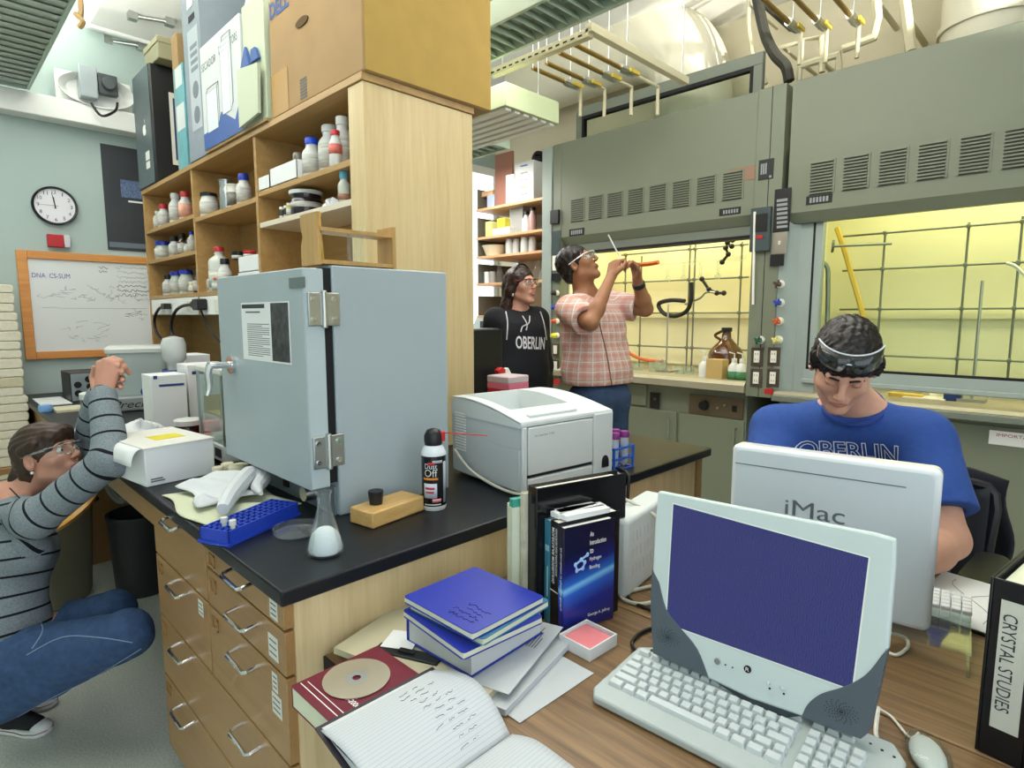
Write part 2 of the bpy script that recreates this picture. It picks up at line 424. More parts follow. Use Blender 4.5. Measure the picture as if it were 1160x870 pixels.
# raised sash: framed glass standing above the fascia, grey lift bar below it
sy0, sy1 = 1.66, 3.16
mb = MB(); x0, x1 = XH+.105, XH+.145
mb.box((x0, sy0, 3.00), (x1, sy1, 3.075)); mb.box((x0, sy0, 1.93), (x1, sy0+.06, 3.0)); mb.box((x0, sy1-.06, 1.93), (x1, sy1, 3.0)); mb.box((x0-.05, sy0-.02, 1.935), (x1, sy1+.04, 2.0))
sh = obj('sash', mb, M_hoodd, H1, bevel=.003)
obj('gasket', MB().box((x0-.003, sy0+.06, 2.975), (x1, sy1-.06, 3.0)).box((x0-.003, sy0+.06, 2.02), (x1, sy0+.08, 2.975)).box((x0-.003, sy1-.08, 2.02), (x1, sy1-.06, 2.975)).box((x0-.053, sy0-.02, 1.918), (x1, sy1+.04, 1.934)), M_blackm, sh)
obj('glass', MB().box((x0+.015, sy0+.08, 2.0), (x0+.02, sy1-.08, 2.975)), M_paneglass, sh)
plate(H1, [(645, 260), (662, 266)], XH, .003, M_black, 'nameplate', 'black nameplate under the first vent'); dashes(H1, (647, 261.5), (660, 264.5), XH)
plate(H1, [(815, 237), (839, 242)], XH, .003, M_black, 'nameplate', 'black nameplate under the last vent'); dashes(H1, (819, 238.5), (837, 240.5), XH)
plate(H1, [(826, 192), (856, 203)], XH, .002, mat('rust_sticker', '#8d6f5c', .6), 'sticker', 'faded red brown warning sticker')
obj('work_surface', MB().prism([(3.77, .92), (3.77, .965), (3.79, .985), (4.5, .965), (4.5, .92)], 'y', 1.63, 3.3), mat('worn_steel_surface', '#a59f88', .45, metal=.3), H1)
mb = MB().box((3.88, 1.65, .08), (4.5, 3.3, .92)); bc = obj('base_cabinet', mb, M_hood, H1)
for a, b in ((3.29, 2.72), (2.70, 2.16), (2.14, 1.66)):
    d = obj('door', MB().box((3.865, b, .1), (3.88, a, .72)), M_hood, H1, bevel=.003)
    obj('handle', MB().tube([(3.865, b+.05, .52), (3.84, b+.05, .52), (3.84, b+.05, .66), (3.865, b+.05, .66)], .006), M_steel, d)
obj('drawer', MB().box((3.865, 2.72, .74), (3.88, 3.29, .9)).box((3.865, 2.42, .74), (3.88, 2.70, .9)), M_hood, H1, bevel=.003)
cp = plate(H1, [(782, 446), (842, 475)], 3.875, .012, mat('bronze_plate', '#716554', .4, metal=.6), 'control_panel')
c = W(798, 459, x=3.862); obj('dial', MB().cyl(c, c-Vector((.03, 0, 0)), .035, .03, 20), M_black, cp)
for px, py in ((814, 462), (822, 459)):
    c = W(px, py, x=3.862); obj('knob', MB().cyl(c, c-Vector((.02, 0, 0)), .008), M_steel, cp)
c = W(832, 463, x=3.862); obj('switch', MB().cbox(c, (.01, .03, .04)), M_black, cp)
ol = plate(H1, [(737, 444), (747, 463)], 3.866, .008, M_black, 'outlet', 'black outlet plate on the base cabinet')
c = W(742, 452, x=3.857); obj('socket', MB().cyl(c, c-Vector((.006, 0, 0)), .012), M_brownplate, ol)
hoodlight(2.42, 1.3, 15)
# ---- right hood, sash closed
H2 = thing('fume_hood', 'grey green fume hood with closed glass sash, behind the seated man', 'fume hood', (XH+.35, .3, 0))
hood(H2, -.75, 1.43, 2.035)
XS = 3.88
ys = [(915.5, 945.5), (952.5, 984.5), (992.5, 1027.5), (1035.5, 1072.5), (1081.5, 1121), (1130, 1172)]
vents(H2, [(W(b, 210, x=XH).y, W(a, 210, x=XH).y) for a, b in ys], 2.125, 2.315, XH)
plate(H2, [(913.5, 223), (942.5, 229)], XH, .003, M_black, 'nameplate', 'black nameplate under the first vent'); dashes(H2, (917, 224.5), (939, 227.5), XH)
obj('jamb', MB().prism([(XH, 1.46), (XS, 1.365), (XS, 1.24), (XS+.06, 1.24), (XS+.06, 1.46)], 'z', .93, 2.0), M_jamb, H2, bevel=.002)
gy1 = W(922, 300, x=XS).y; gz0 = W(1000, 423, x=XS).z; gz1 = W(925, 242, x=XS).z
mb = MB(); mb.box((XS-.005, -.75, gz0-.09), (XS+.03, gy1+.03, gz0)); mb.box((XS-.025, -.75, gz0-.085), (XS, gy1+.03, gz0-.06))
sh = obj('sash', mb, M_jamb, H2, bevel=.003)
obj('gasket', MB().box((XS-.004, -.75, gz0), (XS+.025, gy1+.012, gz0+.014)).box((XS-.004, gy1, gz0), (XS+.025, gy1+.012, gz1+.05)).box((XS-.004, -.75, gz1-.008), (XS+.025, gy1+.012, gz1+.04)), M_blackm, sh)
obj('glass', MB().box((XS+.008, -.75, gz0+.012), (XS+.013, gy1, gz1)), M_paneglass, sh)
obj('work_surface', MB().prism([(3.74, .90), (3.74, .935), (3.76, .95), (4.5, .93), (4.5, .90)], 'y', -.75, 1.43), mat('worn_steel_surface', '#a59f88'), H2)
obj('airfoil', MB().box((3.71, -.75, .895), (3.739, 1.43, .93)), M_hoodd, H2, bevel=.004, label='dark front edge of the work surface')
obj('base_cabinet', MB().box((3.85, -.75, 0), (4.5, 1.43, .895)), M_hood, H2)
for a, b in ((1.41, .72), (.70, .0)):
    d = obj('door', MB().box((3.835, b, .1), (3.85, a, .86)), M_hood, H2, bevel=.003)
    obj('handle', MB().tube([(3.835, b+.06, .56), (3.81, b+.06, .56), (3.81, b+.06, .7), (3.835, b+.06, .7)], .006), M_steel, d)
a = W(1121, 487, x=3.833); b = W(1166, 508, x=3.833)
nt = obj('notice', MB().box((3.830, a.y, a.z), (3.8345, b.y, b.z)), mat('white_paper', '#eeeeea', .7), H2, label='white notice sticker with red heading')
text(nt.name, 'IMPORTANT', frame((3.8295, a.y-.03, a.z-.028), (0, -1, 0), (0, 0, 1)), .16, .016, mat('red_ink', '#b23a3a', .7), nt)
hoodlight(.3, 1.7, 17)
# ---- service post between the hoods: panels, gas taps and outlets
SP = thing('service_post', 'grey green upright between the fume hoods with gas taps and outlets', 'service post', (XH+.2, 1.53, 0))
obj('upright', MB().box((XH-.012, 1.46, .9), (XH+.5, 1.628, 2.80)), M_hood, SP, bevel=.003)
obj('seam', MB().box((XH-.0135, 1.540, .9), (XH-.011, 1.544, 2.80)), M_blackm, SP)
XP = XH-.012
def sp(name, a, b, dx, m, lab=None, par=None): return plate(par or SP, [a, b], XP, dx, m, name, lab)
sp('plate', (860, 182), (876, 202), .004, M_black, 'black data plate'); dashes(SP, (862, 186), (869, 197), XP-.001, 3); dashes(SP, (871, 199), (875, 201), XP-.001, 1)
q = sp('plate', (878, 215), (894, 262), .004, M_black, 'black instruction plate')
for i in range(7):
    a = W(880, 226+i*5, x=XP-.005); b = W(892, 227.5+i*5, x=XP-.005)
    obj('print', MB().box((XP-.005, a.y, a.z), (XP-.004, b.y, b.z)), mat('pale_print', '#8c9092', .6), q)
q = sp('monitor', (853, 237), (873, 284), .03, mat('slate_plastic', '#3c4a4c', .4), 'slate airflow monitor')
a = W(856, 243, x=XP-.031); b = W(869, 262, x=XP-.031); obj('screen', MB().box((XP-.032, a.y, a.z), (XP-.03, b.y, b.z)), M_black, q)
a = W(857, 267, x=XP-.031); b = W(864, 270, x=XP-.031); obj('lamp', MB().box((XP-.034, a.y, a.z), (XP-.03, b.y, b.z)), mat('red_plastic', '#b52a2a', .35), q)
q = sp('switch_plate', (875, 264), (891, 287), .005, M_steel)
a = W(883, 275, x=XP-.006); obj('toggle', MB().cbox(a, (.02, .01, .022)), M_ivory, q)
sp('socket', (874, 289), (888, 301), .02, M_black, 'black socket box')
for n_, px, py, c in (('brown', 880, 322, '#4a3a30'), ('blue', 880, 343, '#2244a0'), ('orange', 879, 364, '#c0542a'), ('yellow', 878, 385, '#d8cf7e'), ('green', 858, 385, '#1f5a44')):
    p = W(px+4, py, x=XP)
    v = obj('valve', MB().cyl(p+Vector((.004, 0, 0)), p-Vector((.02, 0, 0)), .026, .022, 18), M_ivory, SP, label='gas tap with %s knob' % n_)
    mb = MB(); e = p-Vector((.02, 0, 0)); mb.cyl(e, e-Vector((.05, 0, 0)), .016, .012, 10)
    for k in range(4):
        a = k*math.pi/2+.4; d = Vector((0, math.cos(a), math.sin(a)))
        mb.cyl(e-Vector((.03, 0, 0)), e-Vector((.03, 0, 0))+d*.026, .009, .006, 8)
    obj('knob', mb, mat('tap_'+n_, c, .35), v)
for px, py in ((858, 404), (877, 404), (857, 428), (876, 428)):
    p = W(px, py, x=XP)
    o_ = obj('outlet', MB().cbox(p-Vector((.003, 0, 0)), (.01, .076, .118)), M_brownplate, SP, bevel=.002)
    mb = MB().cbox(p-Vector((.011, 0, 0)), (.008, .036, .075))
    s_ = obj('socket', mb, M_ivory, o_, bevel=.002)
    mb = MB()
    for dz in (-.018, .018):
        for dy in (-.007, .007): mb.cbox(p+Vector((-.0155, dy, dz)), (.001, .003, .012))
    obj('slot', mb, M_black, s_)
sp('sticker', (866, 440), (876, 447), .002, mat('red_plastic', '#b52a2a'), 'small red sticker')
mb = MB().tube([W(855, 240, x=XP-.03), W(853, 345, x=XP-.02)], .008); obj('tube', mb, M_ivory, SP, label='white plastic tube')
# post left of the left hood: taps beside the man's head
SL = thing('service_post', 'narrow upright with coloured taps between the wall shelves and left hood', 'service post', (XH+.2, 3.37, 0))
obj('upright', MB().box((XH-.012, 3.315, .9), (XH+.5, 3.42, 2.79)), M_jamb, SL, bevel=.003)
XP2 = XH-.012
def sl(name, a, b, dx, m, lab=None): return plate(SL, [a, b], XP2, dx, m, name, lab)
sl('monitor', (625, 239), (634, 253), .02, M_black, 'black airflow monitor')
sl('plate', (626, 262), (634, 289), .004, mat('slate_plastic', '#3c4a4c'), 'slate instruction plate')
sl('switch_plate', (626, 290), (635, 306), .004, M_ivory)
sl('socket', (626, 310), (636, 318), .015, M_black)
for n_, py, c in (('brown', 332, '#2c2220'), ('blue', 348, '#2244a0'), ('orange', 364, '#c0542a'), ('yellow', 380, '#d8cf2e')):
    p = W(631, py, x=XP2)
    v = obj('valve', MB().cyl(p+Vector((.004, 0, 0)), p-Vector((.02, 0, 0)), .024, .02, 14), M_ivory, SL, label='gas tap with %s knob' % n_)
    e = p-Vector((.02, 0, 0)); obj('knob', MB().cyl(e, e-Vector((.035, -.02, 0)), .022, .016, 8), mat('tap2_'+n_, c, .35), v)
for py in (396, 414):
    p = W(630, py, x=XP2); o_ = obj('outlet', MB().cbox(p-Vector((.003, 0, 0)), (.01, .07, .1)), M_brownplate, SL, bevel=.002)
    obj('socket', MB().cbox(p-Vector((.011, 0, 0)), (.008, .036, .07)), M_ivory, o_)
sl('sticker', (627, 429), (634, 436), .003, mat('red_plastic', '#b52a2a'), 'red sticker')

# ---- rod lattices inside the hoods
XL = 4.36
def lattice(label, vert, hor, r=.0065):
    t = thing('rod_lattice', label, 'rod lattice', (XL, (vert[0][0].y+vert[-1][0].y)/2, min(v[1].z for v in vert)))
    for a, b in vert: obj('upright_rod', MB().cyl(a, b, r), M_rod, t)
    for a, b in hor: obj('cross_rod', MB().cyl(a+Vector((-.014, 0, 0)), b+Vector((-.014, 0, 0)), r), M_rod, t)
    for a, b in vert:
        for c, d in hor:
            if min(c.y, d.y)-.02 < a.y < max(c.y, d.y)+.02 and b.z-.02 < c.z < a.z+.02:
                obj('clamp', MB().cbox((XL-.006, a.y, (c.z+d.z)/2), (.034, .02, .024)), M_rod, t, bevel=.004)
    return t
def V(px, y0, y1): a = W(px, y0, x=XL); b = W(px, y1, x=XL); b.y = a.y; b.z = max(b.z, .98); return (a, b)
def Hh(p, q): a = W(*p, x=XL); b = W(*q, x=XL); z = (a.z+b.z)/2; a.z = b.z = z; return (a, b)
lattice('grey rod lattice inside the left fume hood with raised sash', [V(709, 290, 420), V(727, 290, 430), V(782, 278, 430), V(788, 277, 430), V(841, 274, 432)],
        [Hh((705, 289), (849, 277)), Hh((690, 322), (849, 313)), Hh((700, 355), (849, 354)), Hh((700, 391), (849, 396))])
lattice('grey rod lattice inside the right fume hood with closed sash', [V(1003, 262, 440), V(1098, 252, 440), V(1159, 245, 440)],
        [Hh((956, 267), (1165, 252)), Hh((955, 306), (1165, 298)), Hh((952, 349.5), (1165, 350.5)), Hh((990, 402), (1165, 410))])
M_yel = mat('amber_tubing', '#d8b64a', .35)
tag(obj('plastic_strip', MB().tube([W(948, 258, x=4.30), W(957, 285, x=4.30), W(980, 365, x=4.30)], .016, 6), M_yel), 'long amber plastic strip leaning in the right fume hood', 'plastic strip')
tag(obj('side_rod', MB().cyl(W(944, 279, x=4.2), W(1010, 276, x=4.36), .008).cyl(W(942, 279, x=4.195), W(945, 279, x=4.2), .04, n=16), M_rod), 'short grey rod with round flange on the left wall of right hood', 'rod')
tag(obj('hose_arch', MB().tube([W(921, 298, x=3.97), W(930, 297, x=3.97), W(937, 303, x=3.97), W(938, 320, x=3.97), W(937, 375, x=3.97)], .014, 8, 6), M_rod), 'bent grey pipe arch just inside the left edge of right hood', 'pipe')
a = W(1113, 318, x=4.15); tag(obj('stand_rod', MB().cyl(a, (4.15, a.y, .96), .008).box((4.08, a.y-.06, .93), (4.22, a.y+.06, .96)), M_steel), 'thin bright support rod on its base in the right hood', 'support stand')
tag(obj('white_tubing', MB().tube([W(1140, 298, x=4.2), W(1152, 303, x=4.2), W(1168, 320, x=4.2)], .01, 6, 4), M_ivory), 'white plastic tubing looped over a rod in right hood', 'tubing')
# things standing in the right hood
p = W(1063, 424, z=.945); p = W(1063, 420, x=4.2); p.z = .94
def bottle(name, label, cat, p, prof, cap, m, mcap, lab=None, mlab=None, group=None, n=18):
    """lathe bottle: prof radius/height pairs; cap (radius, height) on top; lab (z0, z1) printed band"""
    t = thing(name, label, cat, p, 0, group); h = prof[-1][1]
    obj('body', MB().lathe(prof, p, n), m, t, smooth=50)
    if cap: obj('cap', MB().lathe([(cap[0], 0), (cap[0], cap[1]*.85), (cap[0]*.9, cap[1])], (p[0], p[1], p[2]+h-.002), n), mcap, t)
    if lab:
        r = max(a for a, b in prof)+.0006
        mb = MB(); v = []; k = 14
        for i in range(k+1):
            a = math.pi*.62+i/k*math.pi*1.35
            for z in lab: v.append((p[0]+r*math.cos(a), p[1]+r*math.sin(a), p[2]+z))
        mb.add(v, [(2*i, 2*i+2, 2*i+3, 2*i+1) for i in range(k)]); obj('label', mb, mlab, t, solid=.0006, smooth=60)
    return t
M_bwhite = mat('white_bottle_plastic', '#cdd1cc', .35)
M_cream = mat('cream_plastic', '#e3ddbf', .4)
bottle('reagent_bottle', 'squat cream bottle with black cap in the right hood', 'bottle', p, [(.035, 0), (.035, .06), (.018, .09), (.018, .1)], (.03, .035), M_cream, M_black)
p = W(1082, 421, x=4.12); p.z = .94; tag(obj('blue_block', MB().cbox(p+Vector((0, 0, .03)), (.07, .08, .06)), mat('navy_plastic', '#26407c', .4), bevel=.006), 'small navy blue block beside black capped bottle in hood', 'block')
p = W(1055, 423, x=4.1); p.z = .938; tag(obj('paper_pad', MB().cbox(p+Vector((0, .02, .006)), (.16, .2, .012)), M_ivory), 'white pad lying under the bottle in right hood', 'pad')
p = W(1028, 421, x=4.1); p.z = .94; tag(obj('wood_block', MB().cbox(p+Vector((0, 0, .012)), (.05, .17, .025)), M_yel, bevel=.003), 'low yellow wooden block on the floor of right hood', 'block')
# things in the left hood
M_hose = mat('black_rubber', '#14140f', .5)
tag(obj('black_hose', MB().tube([W(x, y, x=4.25) for x, y in ((783, 320), (783, 338), (778, 352), (765, 358), (752, 355), (746, 346), (750, 342), (762, 340), (776, 341))], .017, 8, 6), M_hose), 'loop of black rubber hose hung on the left hood lattice', 'hose')
tag(obj('orange_hose', MB().tube([W(x, y, x=4.2) for x, y in ((708, 395), (716, 402), (728, 407), (742, 409), (751, 409))], .014, 8, 5), mat('orange_rubber', '#c05a28', .5)), 'orange rubber hose hanging low in the left hood', 'hose')
tag(obj('orange_tube', MB().tube([W(x, y, x=4.25) for x, y in ((720, 300), (735, 299), (746, 297))], .018, 8, 3), mat('orange_rubber', '#c05a28')), 'short orange tube stub beside the raised hands, in left hood', 'tube')
mb = MB(); a = W(748, 300, x=4.3); b = W(845, 292, x=4.3); mb.cyl(a, b, .02, n=12)
gm = thing('glass_manifold', 'glass vacuum manifold with taps along the left hood lattice', 'glassware', a)
M_labglass = glassmat('lab_glass', '#f6faf6', .02, .8, .06)
obj('tube', mb, M_labglass, gm)
for t_ in (.1, .3, .5, .7):
    c = a.lerp(b, t_); mb = MB().cyl(c, c-Vector((0, 0, .11)), .012).ball(c-Vector((0, 0, .12)), .024, 8); obj('tap', mb, M_labglass, gm)
for lab, pts in (('black three prong clamp at the upper middle of left hood', ((818, 297), (825, 288), (822, 281))), ('dark clamp holding the joint right of the hose loop', ((795, 316), (803, 328), (812, 332), (820, 332))), ('small dark clamp at the top right rods of left hood', ((829, 279), (824, 275), (830, 272)))):
    q = [W(*z, x=4.27) for z in pts]; mb = MB().tube(q, .011, 6)
    for z in q: mb.ball(z, .02, 6)
    tag(obj('clamp', mb, M_hose), lab, 'clamp')
mb = MB().tube([W(776, 345, x=4.26), W(793, 338, x=4.26), W(800, 331, x=4.26), W(812, 332, x=4.26)], .008, 6, 3); tag(obj('metal_joint', mb, M_steel), 'bent metal joint linking the clamps in left hood', 'fitting')
a = W(757, 345, x=4.2); tag(obj('stand_rod', MB().cyl(a, (4.2, a.y, .99), .006).box((4.13, a.y-.07, .965), (4.27, a.y+.05, .99)), M_steel), 'thin support stand under the hose loop in left hood', 'support stand')
M_amber = mat('amber_glass', '#4a2a10', .1, spec=.7, coat=.5)
p = W(821, 432, x=4.2); p.z = .975
t = bottle('amber_jug', 'round brown glass jug with loop handles at back of left hood', 'jug', p, [(.11, 0), (.125, .02), (.125, .16), (.11, .2), (.06, .25), (.035, .28), (.03, .33)], (.038, .03), M_amber, M_hose)
obj('handle', MB().tube([p+Vector((-.02, .04, .27)), p+Vector((-.03, .075, .30)), p+Vector((-.02, .03, .33))], .011, 6, 4), M_amber, t)
M_tan = mat('tan_card', '#b59a60', .6)
p = W(812, 428, x=3.97); p.z = .975; tag(obj('waste_box', MB().cbox(p+Vector((0, 0, .07)), (.10, .12, .14)), M_tan, bevel=.003), 'tan cardboard box in front of the brown jug', 'box')
for i, (px, lab) in enumerate(((798, 'white squeeze bottle left of the tan box in hood'), (831, 'white squeeze bottle right of the tan box, left of another'), (840, 'rightmost white squeeze bottle in the left hood'))):
    p = W(px, 430, x=3.98); p.z = .968
    t = bottle('squeeze_bottle', lab, 'bottle', p, [(.04, 0), (.042, .01), (.042, .1), (.02, .125), (.016, .13)], (.018, .03), M_bwhite, M_bwhite, (.01, .07) if i else None, mat('green_label', '#3f7a52', .6), 'squeeze bottles in the left hood')
    obj('spout', MB().tube([p+Vector((0, 0, .155)), p+Vector((0, 0, .19)), p+Vector((-.02, .03, .2))], .005, 6), M_bwhite, t)
for i, px in enumerate((708, 722, 741, 748, 769, 780)):
    p = W(px, 424, x=4.1+.05*(i % 2)); p.z = .967; h = (.09, .06, .08, .1, .07, .06)[i]
    labs = ('leftmost of the six glass beakers in the left hood', 'second glass beaker from left in the left hood', 'third glass beaker from left in the left hood', 'fourth glass beaker from left in the left hood', 'fifth glass beaker from left in the left hood', 'rightmost of the six glass beakers in left hood')
    tag(obj('beaker', MB().lathe([(.04, 0), (.042, .005), (.042, h), (.046, h+.004), (.041, h), (.039, .006), (.001, .005)], p, 16, cap=False), M_labglass), labs[i], 'beaker', 'glass beakers in the left hood')
for a_, b_, m_, lab in (((783, 432), .05, mat('tan_liquid', '#c8a060', .3), 'blue rimmed cup between the squeeze bottles in hood'),):
    pass
p = W(822, 410, x=4.0)
# ================================================================ WALL SHELVES BEYOND THE LEFT HOOD
M_ply = wood('pale_shelf_wood', '#c8996c', '#dcb48a', 'Y', 2)
M_bracket = mat('olive_bracket', '#5e5c4e', .6)
XW = 4.1
SH = thing('wall_shelf_unit', 'pale wooden wall shelves on olive end plates beyond the left hood', 'shelf', (4.35, 4.12, .9))
szs = [2.485, 2.205, 2.015, 1.745, 1.42]
for z in szs: obj('shelf', MB().box((XW, 3.66, z-.025), (XR-.03, 4.6, z)), M_ply, SH, bevel=.002)
for z in szs:
    obj('end_plate', MB().box((XW+.03, 4.6, z-.02), (XR-.03, 4.612, z+.2)), M_bracket, SH)
    obj('end_plate', MB().box((XW+.03, 3.648, z-.05), (XR-.03, 3.66, z+.2)), M_bracket, SH)
for y in (3.7, 4.15, 4.56): obj('standard', MB().box((XR-.03, y, 1.2), (XR-.002, y+.03, 2.75)), M_steel, SH)
def bx(name, label, cat, px0, px1, z0, h, x0, dx, m, group=None, bevel=.003):
    a = W(px0, 300, x=x0).y; b = W(px1, 300, x=x0).y
    return tag(obj(name, MB().box((x0, a, z0), (x0+dx, b, z0+h)), m, bevel=bevel), label, cat, group)
M_carton = mat('white_carton', '#e2e5e5', .6)
M_gcarton = mat('grey_carton', '#9a9c98', .6)
bx('binder_board', 'reddish brown board standing on the top wall shelf', 'board', 561, 580, szs[0], .50, 4.16, .03, mat('rust_board', '#9a6a5a', .6))
b_ = bx('glove_box', 'tall white carton stack on the top wall shelf, nearest the hood', 'box', 583, 604, szs[0], .36, 4.14, .3, M_carton)
for i, c in enumerate(('#5a68b0', '#b9a0a8', '#c0a8a8', '#d8c858', '#b88a9a')):
    p = W(587, 190, x=4.139); zz = szs[0]+.32-.065*i
    obj('print', MB().box((4.1385, p.y-.12, zz), (4.14, p.y-.03, zz+.012)), mat('print%d' % i, c, .6), b_)
bx('carton', 'narrow white carton beside the reddish board on top shelf', 'box', 573, 582, szs[0], .27, 4.12, .2, M_carton)
bx('carton', 'small blue and white carton at the far end of top shelf', 'box', 552, 560, szs[0], .13, 4.16, .15, mat('bluewhite_carton', '#aab8d8', .6))
bx('carton', 'small pale wooden box on far end of top shelf', 'box', 545, 558, szs[0]+.132, .05, 4.18, .2, M_ply)
tag(obj('cable_bundle', MB().tube([(4.25, 3.95, szs[0]+.4), (4.2, 3.86, szs[0]+.43), (4.25, 3.78, szs[0]+.40), (4.3, 3.86, szs[0]+.38), (4.22, 3.92, szs[0]+.40), (4.2, 3.8, szs[0]+.38)], .02, 6, 6), M_black), 'bundle of black cables on top of the white cartons', 'cables')
bx('carton', 'yellow and white carton left on the second wall shelf', 'box', 550, 557, szs[1], .15, 4.14, .15, mat('yellowwhite', '#dcd488', .6))
bx('carton', 'bright yellow carton on the second wall shelf', 'box', 563, 572, szs[1]+.07, .09, 4.13, .12, mat('yellow_carton', '#d8cc3c', .6))
bx('carton', 'long low white carton under the bright yellow one', 'box', 558, 577, szs[1], .068, 4.13, .16, M_carton)
bx('carton', 'grey and white carton stack in the middle of second shelf', 'box', 577, 592, szs[1], .26, 4.2, .2, M_gcarton)
for i, (px, h, c) in enumerate(((596, .17, '#d8dcdc'), (603, .2, '#a88a84'))):
    p = W(px, 255, x=4.2); p.z = szs[1]
    bottle('reagent_bottle', ('clear bottle with black cap on second wall shelf', 'brownish bottle with black cap, nearest hood on second wall shelf')[i], 'bottle', p, [(.04, 0), (.04, h*.7), (.02, h*.9), (.02, h)], (.028, .03), mat('btl%d' % i, c, .2), M_black)
p = W(561, 290, x=4.25); p.z = szs[2]
tag(obj('washing_bowl', MB().lathe([(.09, 0), (.13, .1), (.14, .11), (.128, .1), (.088, .008), (.001, .008)], p, 20, cap=False), M_cream), 'cream plastic bowl on the third wall shelf', 'bowl')
for i, px in enumerate((577, 585, 594, 603)):
    p = W(px, 290, x=4.2+.03*(i % 2)); p.z = szs[2]
    tag(obj('clear_jar', MB().lathe([(.038, 0), (.038, .11), (.032, .13), (.034, .15), (.03, .15), (.03, .01), (.001, .01)], p, 14, cap=False), mat('frosted_plastic', '#dfe4e2', .25, trans=.3)), ('leftmost clear jar beside the cream bowl', 'second clear jar from the cream bowl', 'third clear jar from the cream bowl', 'clear jar nearest the hood on third shelf')[i], 'jar', 'clear jars on the third wall shelf')
for i, px in enumerate((547, 552, 558)):
    p = W(px, 330, x=4.2); p.z = szs[3]
    tag(obj('mug', MB().lathe([(.03, 0), (.032, .12), (.028, .12), (.027, .01), (.001, .01)], p, 14, cap=False), (mat('slate_plastic', '#3c4a4c'), M_carton, M_gcarton)[i]), ('dark cup at the far end of the fourth wall shelf', 'white cup between dark and grey cups on fourth shelf', 'grey cup right of the white cup on fourth shelf')[i], 'cup')
for i, px in enumerate((566, 608, 616)):
    p = W(px, 330, x=4.25); p.z = szs[3]; h = .2
    tag(obj('clear_flask', MB().lathe([(.05, 0), (.05, .08), (.018, .15), (.018, .2)], p, 14), M_labglass), ('glass flask behind the woman in the black hoodie', 'glass flask right of the woman on fourth wall shelf', 'glass flask next to the narrow upright, fourth shelf')[i], 'flask')
# grey instrument on a bench beyond the woman
wb = thing('wall_bench', 'low grey bench under the wall shelves', 'bench', (4.35, 4.1, 0))
obj('cabinet', MB().box((4.12, 3.5, 0), (XR-.01, 4.9, .87)), M_hood, wb); obj('worktop', MB().box((4.08, 3.48, .87), (XR-.005, 4.92, .91)), M_epoxy, wb, bevel=.003)
p = W(546, 395, x=4.3)
t = thing('instrument', 'pale grey bench instrument with dark window behind the black tower', 'instrument', (4.35, p.y-.05, .91))
obj('body', MB().prism([(4.2, .91), (4.6, .91), (4.6, 1.42), (4.34, 1.42), (4.2, 1.2)], 'y', p.y-.25, p.y+.12), M_jamb, t, bevel=.01)
obj('window', MB().box((4.255, p.y-.16, 1.24), (4.29, p.y-.02, 1.36)), M_black, t); obj('dial', MB().cyl((4.2, p.y-.08, 1.1), (4.16, p.y-.08, 1.1), .04), M_steel, t)
# ================================================================ CEILING THINGS
M_lum = mat('pale_green_enamel', '#b9cbbb', .45)
M_lumd = mat('green_louver', '#cfdfd2', .5)
M_pipe = mat('cream_pipe', '#cfc8a8', .5)
M_brass = mat('brass', '#a08448', .35, metal=.8)
M_duct = mat('white_duct', '#dad6c0', .55)
def louvers(label, x0, x1, y0, y1, z, sp, h=.12, group=None, fl=(.032, .055)):
    t = thing('louvered_light', label, 'ceiling light', ((x0+x1)/2, (y0+y1)/2, z), 0, group)
    mb = MB().box((x0-.02, y0, z), (x0, y1, z+h)).box((x1, y0, z), (x1+.02, y1, z+h)).box((x0-.02, y0-.02, z), (x1+.02, y0, z+h)).box((x0-.02, y1, z), (x1+.02, y1+.02, z+h))
    obj('frame', mb, M_lum, t, bevel=.003)
    obj('top_panel', MB().box((x0, y0, z+h-.01), (x1, y1, z+h)), M_lumd, t)
    mb = MB(); n = int((y1-y0)/sp)
    for i in range(n):
        y = y0+(i+.5)*sp; mb.add([(x0, y-.012, z+.004), (x1, y-.012, z+.004), (x1, y-.012+fl[0], z+fl[1]), (x0, y-.012+fl[0], z+fl[1])], [(0, 1, 2, 3)])
    obj('louver', mb, M_lumd, t, solid=.004)
    for yy in (y0+.3, y1-.3): obj('hanger', MB().cyl(((x0+x1)/2, yy, z+h), ((x0+x1)/2, yy, ZC), .006), M_steel, t)
    return t
t = louvers('long pale green louvered light over the left aisle, ending at the wall', -.25, .60, .9, 4.80, 2.80, .085, fl=(.094, .014))
mb = MB()
for i in range(36): mb.ball((.36-.0*i, 1.3+i*.095, 2.797), .006, 6)
obj('rivet', mb, M_white, t, label='row of white rivets')
louvers('pale green louvered light above the aisle by the cardboard carton', 2.06, 2.30, .7, 2.75, 2.78, .07)
# hanging closed light box
t = thing('light_box', 'closed pale green strip light hanging beyond the louvered light', 'ceiling light', (2.48, 2.9, 2.5))
obj('housing', MB().box((2.27, 2.31, 2.51), (2.70, 3.9, 2.63)), mat('sage_sheet', '#b4c09a', .5), t, bevel=.004)
mb = MB()
for i in range(6): mb.box((2.29+i*.07, 2.33, 2.498), (2.33+i*.07, 3.88, 2.51))
obj('diffuser_strip', mb, M_white, t)
for y in (2.4, 3.7): obj('hanger', MB().cyl((2.62, y, 2.63), (2.62, y, ZC), .004), M_steel, t)
louvers('short pale green louvered light above the far wall shelves', 3.1, 3.4, 3.45, 4.7, 2.72, .09)
